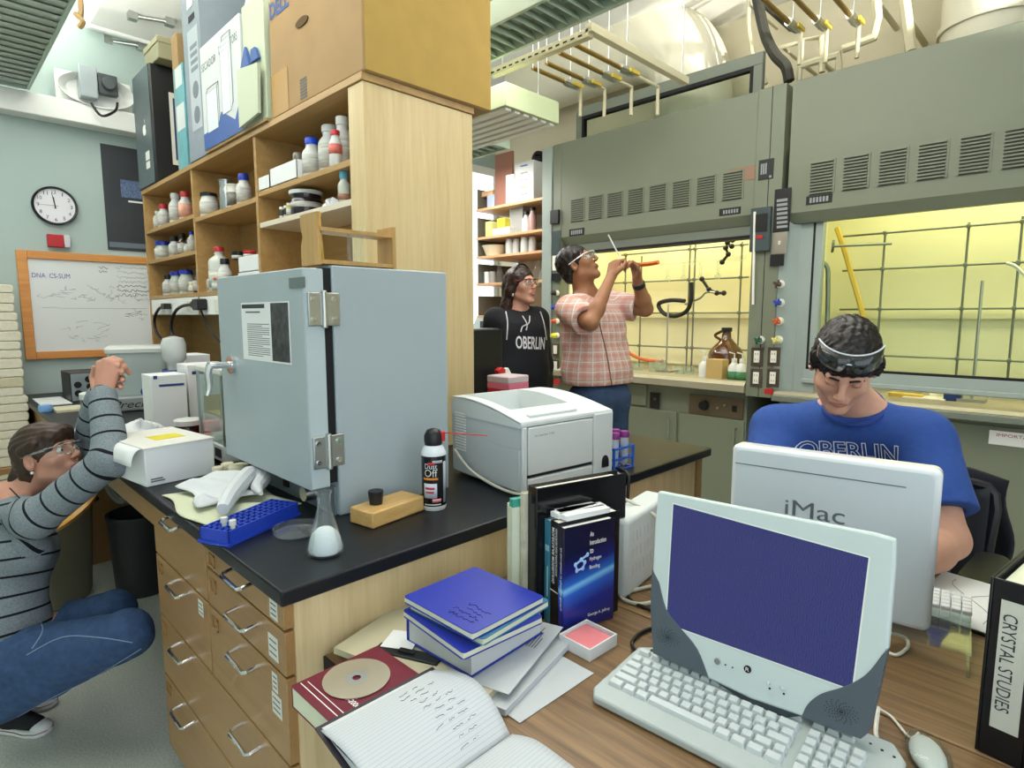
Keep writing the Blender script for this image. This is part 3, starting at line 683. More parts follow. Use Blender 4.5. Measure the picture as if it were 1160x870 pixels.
# strut channel frame with gas pipes
t = thing('strut_frame', 'cream slotted strut channel hung beside the louvered light', 'strut channel', (2.45, 2.2, 2.76))
a = W(562, 85, z=2.78); b = W(668, 35, z=2.78); c = W(752, 80, z=2.80)
a.x = b.x = 2.43
obj('rail', MB().box((2.41, 1.88, 2.76), (2.45, a.y, 2.80)), M_pipe, t, bevel=.002)
mb = MB()
for i in range(14): mb.box((2.4088, 1.92+i*.048, 2.774), (2.4102, 1.945+i*.048, 2.782))
obj('slot', mb, M_black, t)
obj('rail', MB().box((2.41, 1.86, 2.78), (3.35, 1.90, 2.82)), M_pipe, t, bevel=.002, label='cross rail of the strut frame')
for p in ((2.43, 1.95), (2.43, 2.5), (3.3, 1.88)): obj('hanger', MB().cyl((p[0], p[1], 2.8), (p[0], p[1], ZC), .005), M_steel, t)
def gpipe(label, p0, p1, drop, z=2.95):
    a = W(*p0, z=z); b = W(*p1, z=z); a.y = b.y = (a.y+b.y)/2
    t = thing('gas_pipe', label, 'pipe', a, 0, 'gas pipes above the hoods')
    v = b+(a-b)*.12
    for q in (a, v): obj('hanger', MB().cyl(q, (q.x, q.y, ZC), .004), M_steel, t)
    obj('pipe', MB().cyl(a, b, .014), M_brass, t)
    k = obj('valve', MB().cbox(v, (.09, .035, .035)).cyl(v-Vector((.07, 0, 0)), v+Vector((.07, 0, 0)), .022), M_steel, t)
    obj('handle', MB().cbox(v+Vector((.05, -.03, .0)), (.1, .012, .022)), mat('yellow_enamel', '#c8b040', .5), k, label='yellow lever')
    obj('downpipe', MB().tube([b, b+Vector((drop, 0, 0)), b+Vector((drop, 0, -.18))], .012, 8), M_pipe, t)
gpipe('dark gas pipe nearest the hanging strip light', (596, 80), (659, 95), .06)
gpipe('brown gas pipe, second from the hanging strip light', (615, 73), (677, 94), .12)
gpipe('tan gas pipe with large valve in the middle of the strut frame', (629, 61), (700, 88), .2)
gpipe('gas pipe running next to the strut cross rail', (645, 50), (720, 83), .3)
gpipe('cream gas pipe left of three above the right hood', (846, -12), (908, 33), .05, 3.1)
gpipe('cream gas pipe in the middle of three above the right hood', (884, -12), (938, 30), .05, 3.1)
gpipe('cream gas pipe right of three above the right hood', (935, -12), (972, 25), .05, 3.1)
# cream pipe loops on the wall above the right hood
def pip(label, pts, r, m, x=4.2, k=0):
    q = [W(px, py, x=x) for px, py in pts]; t = thing('pipe_run', label, 'pipe', q[0]); obj('pipe', MB().tube(q, r, 8, k), m, t); c = q[0].lerp(q[1], .5)
    obj('wall_bracket', MB().cyl(c, (XR, c.y, c.z), r*.6), m, t)
pip('square loop of cream pipe above the service post', [(905, 95), (908, 45), (931, 42), (931, 82)], .02, M_pipe)
pip('cream pipe with elbows rising above the right hood', [(866, 58), (906, 48)], .015, M_pipe)
pip('thick cream pipe with elbow beside the sunlit patch', [(908, 74), (950, 62), (950, 85)], .026, M_pipe)
pip('cream pipe dropping from the ceiling above right hood', [(990, -20), (994, 20), (990, 42), (955, 55)], .028, M_pipe)
pip('straight cream conduit at the top, right of the pipe loops', [(1022, -20), (1032, 58)], .03, M_pipe)
pip('thin cream conduit left of the black flexible hose', [(848, -20), (848, 30), (852, 60), (868, 95)], .014, M_pipe)
pip('black ribbed flexible hose dropping to the service post', [(855, -15), (860, 10), (867, 40), (878, 62), (890, 75), (894, 92)], .034, mat('dark_ribbed', '#3a3a32', .6, bump=.6, bscale=40), 4.1, 6)
# ducts
du = thing('duct_elbow', 'large white round duct elbow above the left hood', 'duct', W(775, 110, x=4.3))
P_ = [W(a_, b_, x=4.36) for a_, b_ in ((596, 98), (640, 80), (690, 62), (728, 50), (752, 50), (770, 62), (781, 84), (785, 120), (786, 190))]
obj('bend', MB().tube(P_, [.29]*9, 26, 8), M_duct, du)
c = W(772, 150, d=4.76); c2 = W(742, 70, d=5.1)
pv = thing('round_duct', 'wide white vertical duct at the top right, above the right hood', 'duct', W(1115, 60, x=4.35))
a = W(1122, 60, x=4.35); obj('duct_shell', MB().cyl((a.x, a.y, 2.82), (a.x, a.y, ZC), .24, n=30), M_duct, pv); obj('flange', MB().cyl((a.x, a.y, 3.0), (a.x, a.y, 3.03), .255, n=30), M_duct, pv)
# exhaust unit on the ledge above the whiteboard wall
t = thing('ventilation_unit', 'white square unit with open grey workings on the wall ledge', 'ventilation unit', (1.02, 4.86, 2.79))
a = W(62, 75, y=4.84); b = W(152, 132, y=4.84)
cx, cz = (a.x+b.x)/2, (a.z+b.z)/2; hx, hz = (b.x-a.x)/2, (a.z-b.z)/2
mb = MB().box((a.x, 4.86, 2.80), (b.x, 4.9, a.z)); obj('back_plate', mb, M_white, t, bevel=.01)
Mx = Matrix.Translation((cx, 4.86, cz)) @ Matrix.Rotation(math.pi/2, 4, 'X')
obj('bell', MB().lathe([(.16, -.03), (.19, .0), (.235, .05), (.25, .06), (.25, .05), (.2, -.01)], n=32, M=Matrix.Translation((cx, 4.86, cz)) @ Matrix.Rotation(math.pi/2, 4, 'X') @ Matrix.Diagonal((hx/.25, hz/.25, 1, 1)), cap=False), M_white, t)
obj('bracket', MB().cbox((cx-.05, 4.81, cz+.04), (.10, .08, .20)), mat('bluegrey_sheet', '#a9b4b8', .4), t, bevel=.008)
mb = MB().cbox((cx+.06, 4.81, cz+.05), (.11, .05, .13)).cyl((cx+.06, 4.785, cz+.05), (cx+.06, 4.75, cz+.05), .04); obj('motor', mb, mat('dark_metal', '#5a6062', .4, metal=.5), t, bevel=.006)
obj('wiring', MB().tube([(cx-.05, 4.75, cz-.1), (cx+.0, 4.74, cz-.17), (cx+.08, 4.75, cz-.12), (cx+.1, 4.76, cz-.06)], .008, 6, 5), M_black, t)
# rails with track lamps on the white ceiling
def rail(label, p, q, z=3.28):
    a = W(*p, z=z); b = W(*q, z=z); t = thing('ceiling_track', label, 'track', a)
    obj('rail', MB().cyl(a, b, .012), M_steel, t)
    for e in (a, b): obj('bracket', MB().cbox(e, (.05, .05, .05)), M_steel, t); obj('stem', MB().cyl(e, (e.x, e.y, ZC), .008), M_white, t)
rail('thin rail on the white ceiling, nearer and higher in view', (150, 18), (192, 25)); rail('thin rail on the white ceiling, nearer to the wall unit', (122, 46), (160, 52))
a = W(98, 27, z=3.3); b = W(198, 56, z=3.3)
tag(obj('curtain_track', MB().cyl(a, b, .018).cyl(a, (a.x, a.y, ZC), .008).cyl(b, (b.x, b.y, ZC), .008), M_white), 'long white track between the two thin ceiling rails', 'track')
p = [W(92, 12, z=3.25), W(86, 16, z=3.22), W(94, 24, z=3.18), W(90, 31, z=3.15)]
tag(obj('hanging_clamp', MB().tube([(p[0].x, p[0].y, ZC)]+p, .015, 6, 4), mat('rust_metal', '#7a6238', .5)), 'brown clamp hanging by the end of the long white track', 'clamp')
# ================================================================ BENCH, DESK, SHELF UNIT
M_oak = wood('maple_panel', '#c6ad7e', '#dcc89c', 'Z', 1.4)
M_draw = wood('shaded_drawer_wood', '#957044', '#a5804f', 'Y', 1.2, rough=.36)  # shade on the aisle-facing drawers is put into this darker wood
M_shelfw = wood('shaded_shelf_maple', '#a07c48', '#b8945c', 'Y', 1.5)  # maple darkened to carry the shade inside the shelf unit
M_endw = wood('end_maple', '#c4ab7a', '#d8c496', 'Z', 1.3)
M_desk = wood('desk_oak_laminate', '#5c4429', '#957650', 'Y', 1.7, rough=.38, ring=16)
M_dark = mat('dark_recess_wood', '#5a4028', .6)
M_chrome = mat('chrome', '#d8dadb', .12, metal=1)
M_sticker = mat('white_sticker', '#d8dad2', .6)
BX0, BX1, BY0, BY1 = .439, 2.146, 1.043, 4.925
struct_no = None
top = tag(obj('worktop', MB().box((BX0, BY0, .878), (BX1, BY1, .91)), M_epoxy, bevel=.004), 'black epoxy worktop of the long lab bench', 'worktop')
B = thing('lab_bench', 'maple lab bench carrying the black worktop, drawers facing the left aisle', 'bench', (1.29, 3.0, 0))
obj('end_panel', MB().box((.475, 1.07, 0), (2.10, 1.095, .877)), M_oak, B)
obj('corner_post', MB().box((2.07, 1.062, 0), (2.112, 1.0945, .877)), M_draw, B, bevel=.003)
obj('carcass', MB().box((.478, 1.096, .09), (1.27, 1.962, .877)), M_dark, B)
obj('toe_kick', MB().box((.52, 1.097, 0), (1.27, 1.96, .09)), M_blackm, B)
obj('apron', MB().box((.462, 1.97, .79), (.49, 4.0, .877)), M_draw, B)
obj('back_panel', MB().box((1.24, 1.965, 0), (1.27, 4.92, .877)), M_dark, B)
obj('side_cabinet', MB().box((.47, 4.0, 0), (1.24, 4.92, .877)), M_draw, B)
obj('rear_cabinet', MB().box((1.272, 1.097, 0), (2.10, 4.92, .877)), M_oak, B)
def drawer(y0, y1, z0, z1, hs, holder=True, stick=()):
    d = obj('drawer', MB().box((.455, y0+.004, z0+.003), (.477, y1-.004, z1-.003)), M_draw, B, bevel=.002)
    for px, py in hs:
        c = W(px, py, x=.44); w = .052; z = c.z
        obj('handle', MB().tube([(.456, c.y-w, z), (.43, c.y-w, z-.004), (.424, c.y-w+.008, z-.006), (.424, c.y+w-.008, z-.006), (.43, c.y+w, z-.004), (.456, c.y+w, z)], .0045, 8), M_chrome, d)
    if holder:
        M = frame((.4545, y1-.03, z1-.05), (0, -1, 0), (0, 0, 1)); mb = MB()
        for q in ((0, 0, .036, .003), (0, .027, .036, .03), (0, 0, .003, .03), (.033, 0, .036, .03)): panel(mb, M, *q, z0=0, z1=.003)
        obj('label_holder', mb, M_draw, d)
    for (sy, sz, w, h) in stick:
        M = frame((.4545, sy, sz), (0, -1, 0), (0, 0, 1)); s_ = obj('sticker', panel(MB(), M, 0, 0, w, h), M_sticker, d, label='white sticker')
        for k in range(3): panel_mb = panel(MB(), M, .005, h*(.2+.27*k), w*.85, h*(.2+.27*k)+.003, .0006, .001); obj('print', panel_mb, mat('grey_ink', '#6a6c6a', .7), s_)
    return d
drawer(1.07, 1.51, .812, .876, [(268, 654)], True, [(1.135, .823, .035, .04)])
drawer(1.07, 1.51, .716, .812, [(272, 700)], True, [(1.15, .735, .045, .05)])
drawer(1.07, 1.51, .527, .716, [(274, 746)], True, [(1.145, .615, .045, .045), (1.14, .665, .025, .04)])
drawer(1.51, 1.965, .716, .876, [(194, 592)], False)
drawer(1.51, 1.965, .527, .716, [(201, 666)], True, [(1.585, .662, .035, .04)])
drawer(1.07, 1.965, .335, .527, [(204, 739), (277, 836)], True)
drawer(1.07, 1.965, .095, .335, [(206, 811), (290, 930)], True)
# ---- desk
D = thing('wooden_desk', 'wood grain desk butted against the end of the lab bench', 'desk', (1.2, .2, 0))
obj('top', MB().box((.53, -.62, .705), (1.115, 1.062, .74)), M_desk, D, bevel=.002)
obj('top', MB().box((1.119, -.62, .705), (1.86, 1.062, .74)), M_desk, D, bevel=.002, label='far leaf of the desk top')
obj('edge_band', MB().box((.526, -.62, .706), (.5298, 1.06, .739)), M_blackm, D)
for x, y in ((.6, -.55), (.6, 1.0), (1.8, -.55), (1.8, 1.0)): obj('leg', MB().box((x-.025, y-.025, 0), (x+.025, y+.025, .705)), M_hoodd, D)
obj('modesty_panel', MB().box((1.83, -.55, .25), (1.84, .2, .704)), M_draw, D)
# ---- reagent shelf unit standing on the bench
SX, SD = 1.10, 1.58
U = thing('reagent_shelf', 'tall maple reagent shelf standing along the bench, cartons on top', 'shelf', (1.34, 3.1, .91))
obj('top_board', MB().box((SX-.005, 1.785, 2.188), (SD+.005, 4.455, 2.213)), M_shelfw, U, bevel=.002)
obj('end_panel', MB().box((SX+.001, 1.79, .911), (SD, 1.885, 2.187)), M_endw, U, bevel=.003)
obj('side_panel', MB().box((SX+.001, 4.43, .911), (SD, 4.455, 2.187)), M_shelfw, U)
obj('back_board', MB().box((1.335, 1.886, .911), (1.347, 4.429, 2.187)), M_shelfw, U)
for y in (3.505, 2.675): obj('divider', MB().box((SX+.002, y-.012, 1.425), (1.334, y+.012, 2.187)), M_shelfw, U)
def bd(y0, y1, z, name='shelf', m=None): return obj(name, MB().box((SX+.003, y0, z-.022), (1.334, y1, z)), m or M_shelfw, U, bevel=.0015)
ZB = 1.545
bd(3.52, 4.428, 1.962); bd(3.52, 4.428, 1.772); bd(2.69, 3.49, 1.937); bd(1.887, 2.66, 1.955)
bd(1.887, 2.66, 1.822, m=mat('pale_shelf_edge', '#d8cdb8', .5)); bd(1.887, 4.428, ZB)
rw = obj('raceway', MB().box((SX+.004, 1.887, 1.424), (SX+.06, 4.428, 1.522)), M_white, U, bevel=.004, label='white socket raceway')
for px in (185, 214, 246): c = W(px, 350, x=SX); obj('socket', MB().cbox((SX+.003, c.y, 1.472), (.006, .08, .06)), M_ivory, rw)
# black plugs and cords on the raceway
for lab, pts in (('black cord plugged into the raceway, nearer the whiteboard', [(188, 347), (180, 350), (175, 362), (178, 378), (192, 395), (197, 409)]), ('black cord with large plug in the middle of the raceway', [(222, 345), (206, 347), (197, 356), (194, 375), (203, 395), (212, 406)])):
    t = thing('power_cable', lab, 'cord', W(*pts[-1], x=SX-.03)); q = [W(*p, x=SX-.02) for p in pts]
    obj('cord', MB().tube(q, .009, 8, 6), M_black, t); obj('plug', MB().cbox(q[0]+Vector((0, 0, 0)), (.04, .075, .035)), M_black, t, bevel=.006)
t = thing('power_adapter', 'black power adapter with thin cable on the raceway', 'adapter', W(224, 345, x=SX)); c = W(226, 345, x=SX-.021)
obj('body', MB().cbox(c, (.05, .1, .06)), M_black, t, bevel=.008); obj('cable', MB().tube([W(x, y, x=SX-.01) for x, y in ((228, 352), (236, 372), (250, 388), (262, 398))], .005, 6, 5), M_black, t)

# ================================================================ CARTONS ON TOP OF THE SHELF
ZT = 2.2135
M_kraft = mat('kraft_cardboard', '#a08258', .75, noise=.06, nscale=8)
M_kraftY = mat('kraft_cardboard_side', '#a98a42', .75, noise=.05, nscale=12)
FX = lambda y, z, x=SX-.003: frame((x, y, z), (0, -1, 0), (0, 0, 1))      # faces the aisle on the left
t = thing('cardboard_carton', 'big brown cardboard carton with blue lettering at the near end of shelf top', 'box', (1.37, 2.12, ZT))
obj('body', MB().box((SX-.002, 1.775, ZT), (1.665, 2.47, 2.66)), M_kraft, t, bevel=.006)
obj('side_panel', MB().box((SX+.004, 1.7715, ZT+.004), (1.66, 1.7765, 2.655)), M_kraftY, t, label='olive side of the carton')
text('lettering', 'DELL', FX(2.455, 2.585), .17, .06, mat('blue_print', '#2c4c86', .6), t, bold=.045)
hz = W(343, 25, x=SX)
obj('hand_hole', MB().prism([(.05*math.cos(a)*1.0, .016*math.sin(a)) for a in [i*math.pi/8 for i in range(16)]], 'z', 0, .003, frame((SX-.003, hz.y, hz.z), (0, -1, .0), (0, 0, 1))), mat('hand_hole_shadow_board', '#5a4528', .9), t)
c = W(345, 100, x=SX); mb = MB()
for i in range(7): panel(mb, FX(c.y+.03, c.z-.035+i*.011), 0, 0, .055, .006)
obj('print', mb, mat('grey_ink', '#6a6c6a'), t)
mb = MB(); panel(mb, FX(2.468, ZT+.003), 0, 0, .15, .16, .0005, .0012); obj('tape', mb, mat('brown_tape', '#a8813e', .4), t)
bx_ = tag(obj('cardboard_carton', MB().box((1.36, 1.79, 2.661), (1.725, 2.3, 3.0)), M_kraftY, bevel=.005), 'brown carton stacked above the big carton, its corner overhanging right', 'box')
# white carton with drawing of cabinets
M_boxw = mat('white_printed_card', '#c2c8c7', .5)
M_blue = mat('blue_print2', '#2f5596', .5); M_line = mat('grey_line', '#5f666c', .6)
t = thing('printed_carton', 'white and blue carton with line drawings of two cabinets', 'box', (1.25, 2.95, ZT))
XW_ = SX-.02
y0, y1, z0, z1 = 2.72, 3.21, ZT+.012, 2.70
obj('body', MB().box((XW_, y0, z0), (1.33, y1, z1)), M_boxw, t, bevel=.003)
obj('tray', MB().box((XW_+.004, 2.5, ZT), (1.33, y1, ZT+.0115)), M_kraft, t)
FW_ = lambda y, z: frame((XW_-.0006, y, z), (0, -1, 0), (0, 0, 1))
text('lettering', 'SECADOR', FW_(3.195, 2.585), .19, .035, M_line, t); text('lettering', 'DESICCATORS', FW_(2.965, 2.60), .22, .035, M_line, t)
text('lettering', 'bel-art products', FW_(3.19, ZT+.035), .3, .028, M_white, t)
mb = MB().prism([(0, 0), (y1-y0, 0), (y1-y0, .16), (.40, .06), (.24, .13), (.2, .085), (0, .075)], 'z', 0, .0006, FW_(y1, z0)); obj('blue_band', mb, M_blue, t)
def wire(parent, pts3, M, r=.0009): return obj('drawing', MB().tube([M @ Vector((a, b, .0008)) for a, b in pts3], r, 4), M_line, parent)
Mf = FW_(y1, z0)
obj('drawing_face', panel(panel(MB(), Mf, .06, .07, .20, .25, .0006, .0009), Mf, .26, .11, .38, .42, .0006, .0009), mat('pale_print2', '#ccd6d8', .5), t)
for q in ([(.06, .07), (.20, .07), (.20, .25), (.06, .25), (.06, .07)], [(.06, .25), (.08, .27), (.22, .27), (.20, .25)], [(.22, .27), (.22, .09), (.20, .07)], [(.26, .11), (.36, .11), (.36, .38), (.26, .38), (.26, .11)], [(.26, .38), (.29, .44), (.39, .44), (.36, .38)], [(.39, .44), (.39, .14), (.36, .11)], [(.27, .40), (.35, .40)], [(.28, .42), (.37, .42)]): wire(t, q, Mf)
# pale flap folded out on its near side
fl = MB().prism([(y0, ZT+.012), (2.52, ZT+.03), (2.505, ZT+.22), (y0, ZT+.25)], 'x', XW_-.02, XW_-.008); obj('flap', fl, mat('pale_green_card', '#bac4aa', .6), t)
obj('side_sheet', MB().box((XW_+.01, 2.50, ZT+.012), (1.32, 2.715, 2.72)), mat('pale_green_card', '#bac4aa'), t, bevel=.003)
mb = MB().prism([(y0, ZT+.25), (2.62, ZT+.25), (2.66, ZT+.33)], 'x', XW_-.006, XW_+.006).prism([(2.61, ZT+.25), (2.53, ZT+.25), (2.56, ZT+.30), (2.6, ZT+.30)], 'x', XW_-.006, XW_+.006); obj('blue_print', mb, M_blue, t)
# tall grey carton with printed front
t = thing('printed_carton', 'tall slate grey carton with printed round speakers on its front', 'box', (1.3, 3.34, ZT))
M_slate = mat('slate_card', '#7f8a94', .5, noise=.06, nscale=10)
obj('body', MB().box((SX-.01, 3.225, ZT), (1.333, 3.47, 3.08)), M_slate, t, bevel=.003)
Mg = frame((SX-.0105, 3.47, ZT), (0, -1, 0), (0, 0, 1))
obj('printed_panel', panel(MB(), Mg, .07, .14, .22, .62), mat('pale_slate_print', '#a4adb4', .5), t)
for zc in (.21, .33): obj('printed_circle', MB().cyl(Mg @ Vector((.15, zc, .0005)), Mg @ Vector((.15, zc, .0012)), .042, n=20), mat('slate_print', '#68737c', .5), t)
mb = MB()
for i in range(4): panel(mb, Mg, .1, .42+i*.035, .2, .44+i*.035, .0006, .001)
obj('printed_slot', mb, mat('slate_print', '#68737c'), t)
obj('sticker', panel(MB(), Mg, .09, .72, .17, .82, .0006, .001), M_sticker, t); obj('handle_cut', panel(MB(), Mg, .1, .655, .19, .685, .0006, .001), M_blackm, t)
# dark carton behind it and white strip
tag(obj('dark_carton', MB().box((1.36, 2.75, ZT), (1.56, 3.22, 3.2)), mat('black_card', '#1c1416', .6), bevel=.004), 'black carton standing behind the white and blue carton', 'box')
t = thing('white_carton', 'tall white carton edge between grey carton and black carton', 'box', (1.34, 3.16, ZT)); obj('body', MB().box((1.350, 3.225, ZT), (1.56, 3.42, 3.25)), M_carton, t, bevel=.003)
tag(obj('paper_roll', MB().cyl((1.20, 2.98, 2.70), (1.24, 2.9, 2.95), .02, .03), M_ivory), 'pale crumpled paper strip sticking up behind the white carton', 'paper')
# teal and brown cartons
t = thing('teal_carton', 'narrow teal and white carton beside the tall grey carton', 'box', (1.3, 3.6, ZT))
obj('body', MB().box((SX, 3.535, ZT), (1.56, 3.69, 2.74)), mat('teal_card', '#5f9aa2', .5, noise=.15, nscale=9), t, bevel=.003)
Mt = frame((SX-.0006, 3.69, ZT), (0, -1, 0), (0, 0, 1)); obj('printed_band', panel(MB(), Mt, .02, .2, .15, .33), M_boxw, t); obj('printed_band', panel(MB(), Mt, .03, .42, .14, .52), M_boxw, t)
tag(obj('cardboard_carton', MB().box((SX+.03, 3.70, ZT), (1.56, 3.80, 2.95)), M_kraft, bevel=.004), 'thin brown carton between the teal carton and the black computer carton', 'box')
# black computer carton
t = thing('computer_carton', 'black computer carton with white fruit emblem at the far end of the shelf top', 'box', (1.35, 4.28, ZT))
obj('body', MB().box((SX-.01, 4.10, ZT), (1.57, 4.46, 2.90)), mat('black_gloss_card', '#1d1f20', .4), t, bevel=.012)
obj('side_panel', MB().box((SX-.0125, 4.11, ZT+.006), (SX-.0085, 4.45, 2.89)), mat('slate_gloss_card', '#4a555a', .35), t)
Ma = frame((SX-.013, 4.45, ZT), (0, -1, 0), (0, 0, 1))
ap = []; 
for i in range(40):
    a = 2*math.pi*i/40; r = .035*(1+.07*math.cos(2*a)-(.16 if abs(a-math.pi/2) < .25 else 0)-(.10 if abs(a-3*math.pi/2) < .2 else 0))
    x, y = r*math.cos(a)*.95, r*math.sin(a)
    d = math.hypot(x-.042, y-.006)
    if d < .022: x = .042-.022*abs((x-.042)/max(d, 1e-4)) if d > 1e-4 else .02
    ap.append((.2+x, .33+y))
mb = MB().prism(ap, 'z', 0, .0008, Ma).prism([(.2, .37), (.206, .386), (.218, .394), (.213, .378)], 'z', 0, .0008, Ma)
obj('emblem', mb, M_white, t); obj('barcode', panel(panel(MB(), Ma, .19, .1, .27, .14), Ma, .19, .15, .27, .2), M_sticker, t)
Mn = frame((SX-.01, 4.0995, ZT), (1, 0, 0), (0, 0, 1))
obj('picture_frame', panel(MB(), Mn, .10, .12, .40, .54), M_sticker, t); obj('picture', panel(MB(), Mn, .12, .15, .38, .51, .0006, .001), mat('deep_blue_print', '#1d3f70', .4), t); obj('picture', panel(MB(), Mn, .16, .36, .40, .58, .001, .0015), mat('bright_blue_print', '#2a70b4', .4), t)
tag(obj('beige_box', MB().box((SX+.02, 4.0, 2.903), (1.45, 4.27, 3.02)).box((SX+.015, 3.995, 2.99), (1.455, 4.275, 3.025)), mat('beige_card', '#9a9676', .6), bevel=.004), 'small beige lidded box on top of the black computer carton', 'box')

# ================================================================ OVEN
M_oven = mat('blue_grey_enamel', '#a3b0b4', .42, noise=.025, nscale=5)
M_ovend = mat('oven_dark', '#6d787c', .5)
O = thing('drying_oven', 'blue grey drying oven with hinged door on the bench', 'oven', (.9, 1.62, .91))
obj('cabinet', MB().box((.728, 1.345, .9105), (1.085, 1.885, 1.542)), M_oven, O, bevel=.004)
obj('door_gasket', MB().box((.706, 1.352, 1.0), (.7275, 1.88, 1.535)), M_blackm, O)
dr = obj('door', MB().box((.652, 1.345, .992), (.705, 1.905, 1.532)), M_oven, O, bevel=.003)
obj('door_edge', MB().box((.655, 1.3435, .996), (.702, 1.3455, 1.528)), mat('door_edge_grey', '#b4c2c4', .4), dr, label='paler hinge edge of the door')
obj('base_panel', MB().box((.722, 1.36, .9105), (.7275, 1.88, .985)), M_ovend, O)
for y, z in ((1.47, .95),): 
    k = obj('knob', MB().cyl((.722, y, z), (.69, y, z), .022, .02, 18), M_steel, O)
obj('rocker_switch', MB().box((.716, 1.62, .93), (.722, 1.65, .97)), M_black, O)
for z in (1.435, 1.085):
    h = obj('hinge', MB().box((.66, 1.337, z-.04), (.699, 1.343, z+.04)).box((.701, 1.337, z-.04), (.742, 1.3445, z+.04)).cyl((.7, 1.336, z-.045), (.7, 1.336, z+.045), .007), M_steel, O, bevel=.002)
    mb = MB()
    for dx in (.672, .726):
        for dz in (-.024, .024): mb.cyl((dx, 1.3375, z+dz), (dx, 1.333, z+dz), .006, n=8)
    obj('screw', mb, M_chrome, h)
c = W(264, 413, x=.652)
hd = obj('handle', MB().cyl((.652, c.y, c.z), (.642, c.y, c.z), .026, n=20).cyl((.642, c.y, c.z), (.59, c.y+.005, c.z), .010), M_chrome, dr)
obj('lever', MB().tube([(.592, c.y+.005, c.z+.006), (.586, c.y+.012, c.z-.02), (.59, c.y+.02, c.z-.06), (.583, c.y+.022, c.z-.088)], [.011, .011, .010, .006], 8, 4), M_chrome, hd)
XD = .6515; FD = lambda y, z: frame((XD, y, z), (0, -1, 0), (0, 0, 1))
a = W(275, 346, x=XD); b = W(330, 430, x=XD)
pz0 = 1.298; pz1 = 1.455; py1 = W(276, 400, x=XD).y; py0 = W(330, 400, x=XD).y
ps = obj('poster', panel(MB(), FD(py1, pz0), 0, 0, py1-py0, pz1-pz0), M_carton, dr, label='printed notice taped to the door')
Mp = FD(py1, pz0); w_, h_ = py1-py0, pz1-pz0
obj('header', panel(MB(), Mp, w_*.02, h_*.9, w_*.52, h_*.97, .0006, .0009), mat('charcoal_print', '#3a3c40', .6), ps)
obj('photo', panel(MB(), Mp, w_*.64, h_*.03, w_*.98, h_*.98, .0006, .0009), mat('monochrome_photo', '#3a3a3c', .5, noise=.8, nscale=50), ps)
mb = MB()
for i in range(17): panel(mb, Mp, w_*.12, h_*(.08+.034*i), w_*(.60 if i % 5 else .45), h_*(.093+.034*i), .0006, .0008)
panel(mb, Mp, w_*.1, h_*.82, w_*.42, h_*.85, .0006, .0008)
obj('print', mb, mat('grey_ink', '#6a6c6a'), ps)
obj('nameplate', panel(MB(), FD(W(328, 320, x=XD).y, 1.485), 0, 0, .082, .025, 0, .002), mat('grey_plate', '#6a7674', .4), dr)
# wooden tube rack on top of the oven
t = thing('tube_rack', 'old wooden rack with glass tubes on top of the oven', 'rack', (.9, 1.4, 1.543))
M_oldw = wood('old_rack_wood', '#a8834c', '#c49e62', 'Z', 2)
ra = MB().prism([(0, 0), (.085, 0), (.085, .05), (.075, .07), (.085, .1), (.085, .125), (.0, .125), (.006, .09), (-.004, .06)], 'x', .70, .71, Matrix.Translation((0, 1.36, 1.543)))
obj('end_board', ra, M_oldw, t); rb = MB().prism([(0, 0), (.075, 0), (.075, .11), (0, .11)], 'x', .915, .925, Matrix.Translation((0, 1.36, 1.543))); obj('end_board', rb, M_oldw, t)
obj('rail', MB().box((.71, 1.362, 1.546), (.915, 1.43, 1.556)), M_oldw, t); obj('rail', MB().box((.71, 1.362, 1.625), (.915, 1.43, 1.634)), M_oldw, t)
tag(obj('glass_pipette', MB().cyl((.735, 1.40, 1.5565), (.728, 1.40, 1.665), .0035).cyl((.728, 1.4, 1.665), (.7275, 1.4, 1.675), .005), mat('yellow_glass', '#d8b84a', .3)), 'thin yellow pipette with blue tip standing in the wooden rack', 'pipette')
for i in range(4): tag(obj('glass_tube', MB().cyl((.80+.012*i, 1.385, 1.5565), (.80+.012*i, 1.385, 1.632+.02*(i == 3)), .0045), M_labglass), ('leftmost of four glass tubes in the wooden rack', 'second of four glass tubes in the wooden rack', 'third of four glass tubes in the wooden rack', 'tallest glass tube at the right of the wooden rack')[i], 'tube', 'glass tubes in the wooden rack')

# ================================================================ PRINTER
M_prn = mat('printer_grey', '#ccd3d2', .5); M_prn2 = mat('printer_grey_dark', '#bcc5c6', .5)
ANG = R(-6); 
PR = thing('laser_printer', 'grey white laser printer on the bench beside the oven', 'printer', (1.165, 1.125, .91), ANG)
MP = Matrix.Translation((1.165, 1.125, .91)) @ Matrix.Rotation(ANG, 4, 'Z')
w_, d_ = .375, .35
def pbox(name, a, b, m, bev=.004, par=None, lab=None): return obj(name, MB().box(a, b, MP), m, par or PR, bevel=bev, label=lab)
pbox('body', (0, .004, .008), (w_-.004, d_, .14), M_prn2, .008); pbox('rear_panel', (0, d_-.006, .135), (w_-.004, d_, .235), M_prn2, .002); pbox('side_panel', (0, .004, .135), (.004, d_-.007, .205), M_prn2, 0)
mb = MB().prism([(0, .21), (d_*.2, .236), (d_*.7, .25), (d_, .24), (d_, .205), (0, .2)], 'x', -.003, w_, MP @ Matrix.Translation((0, -.002, 0)))
lid = None
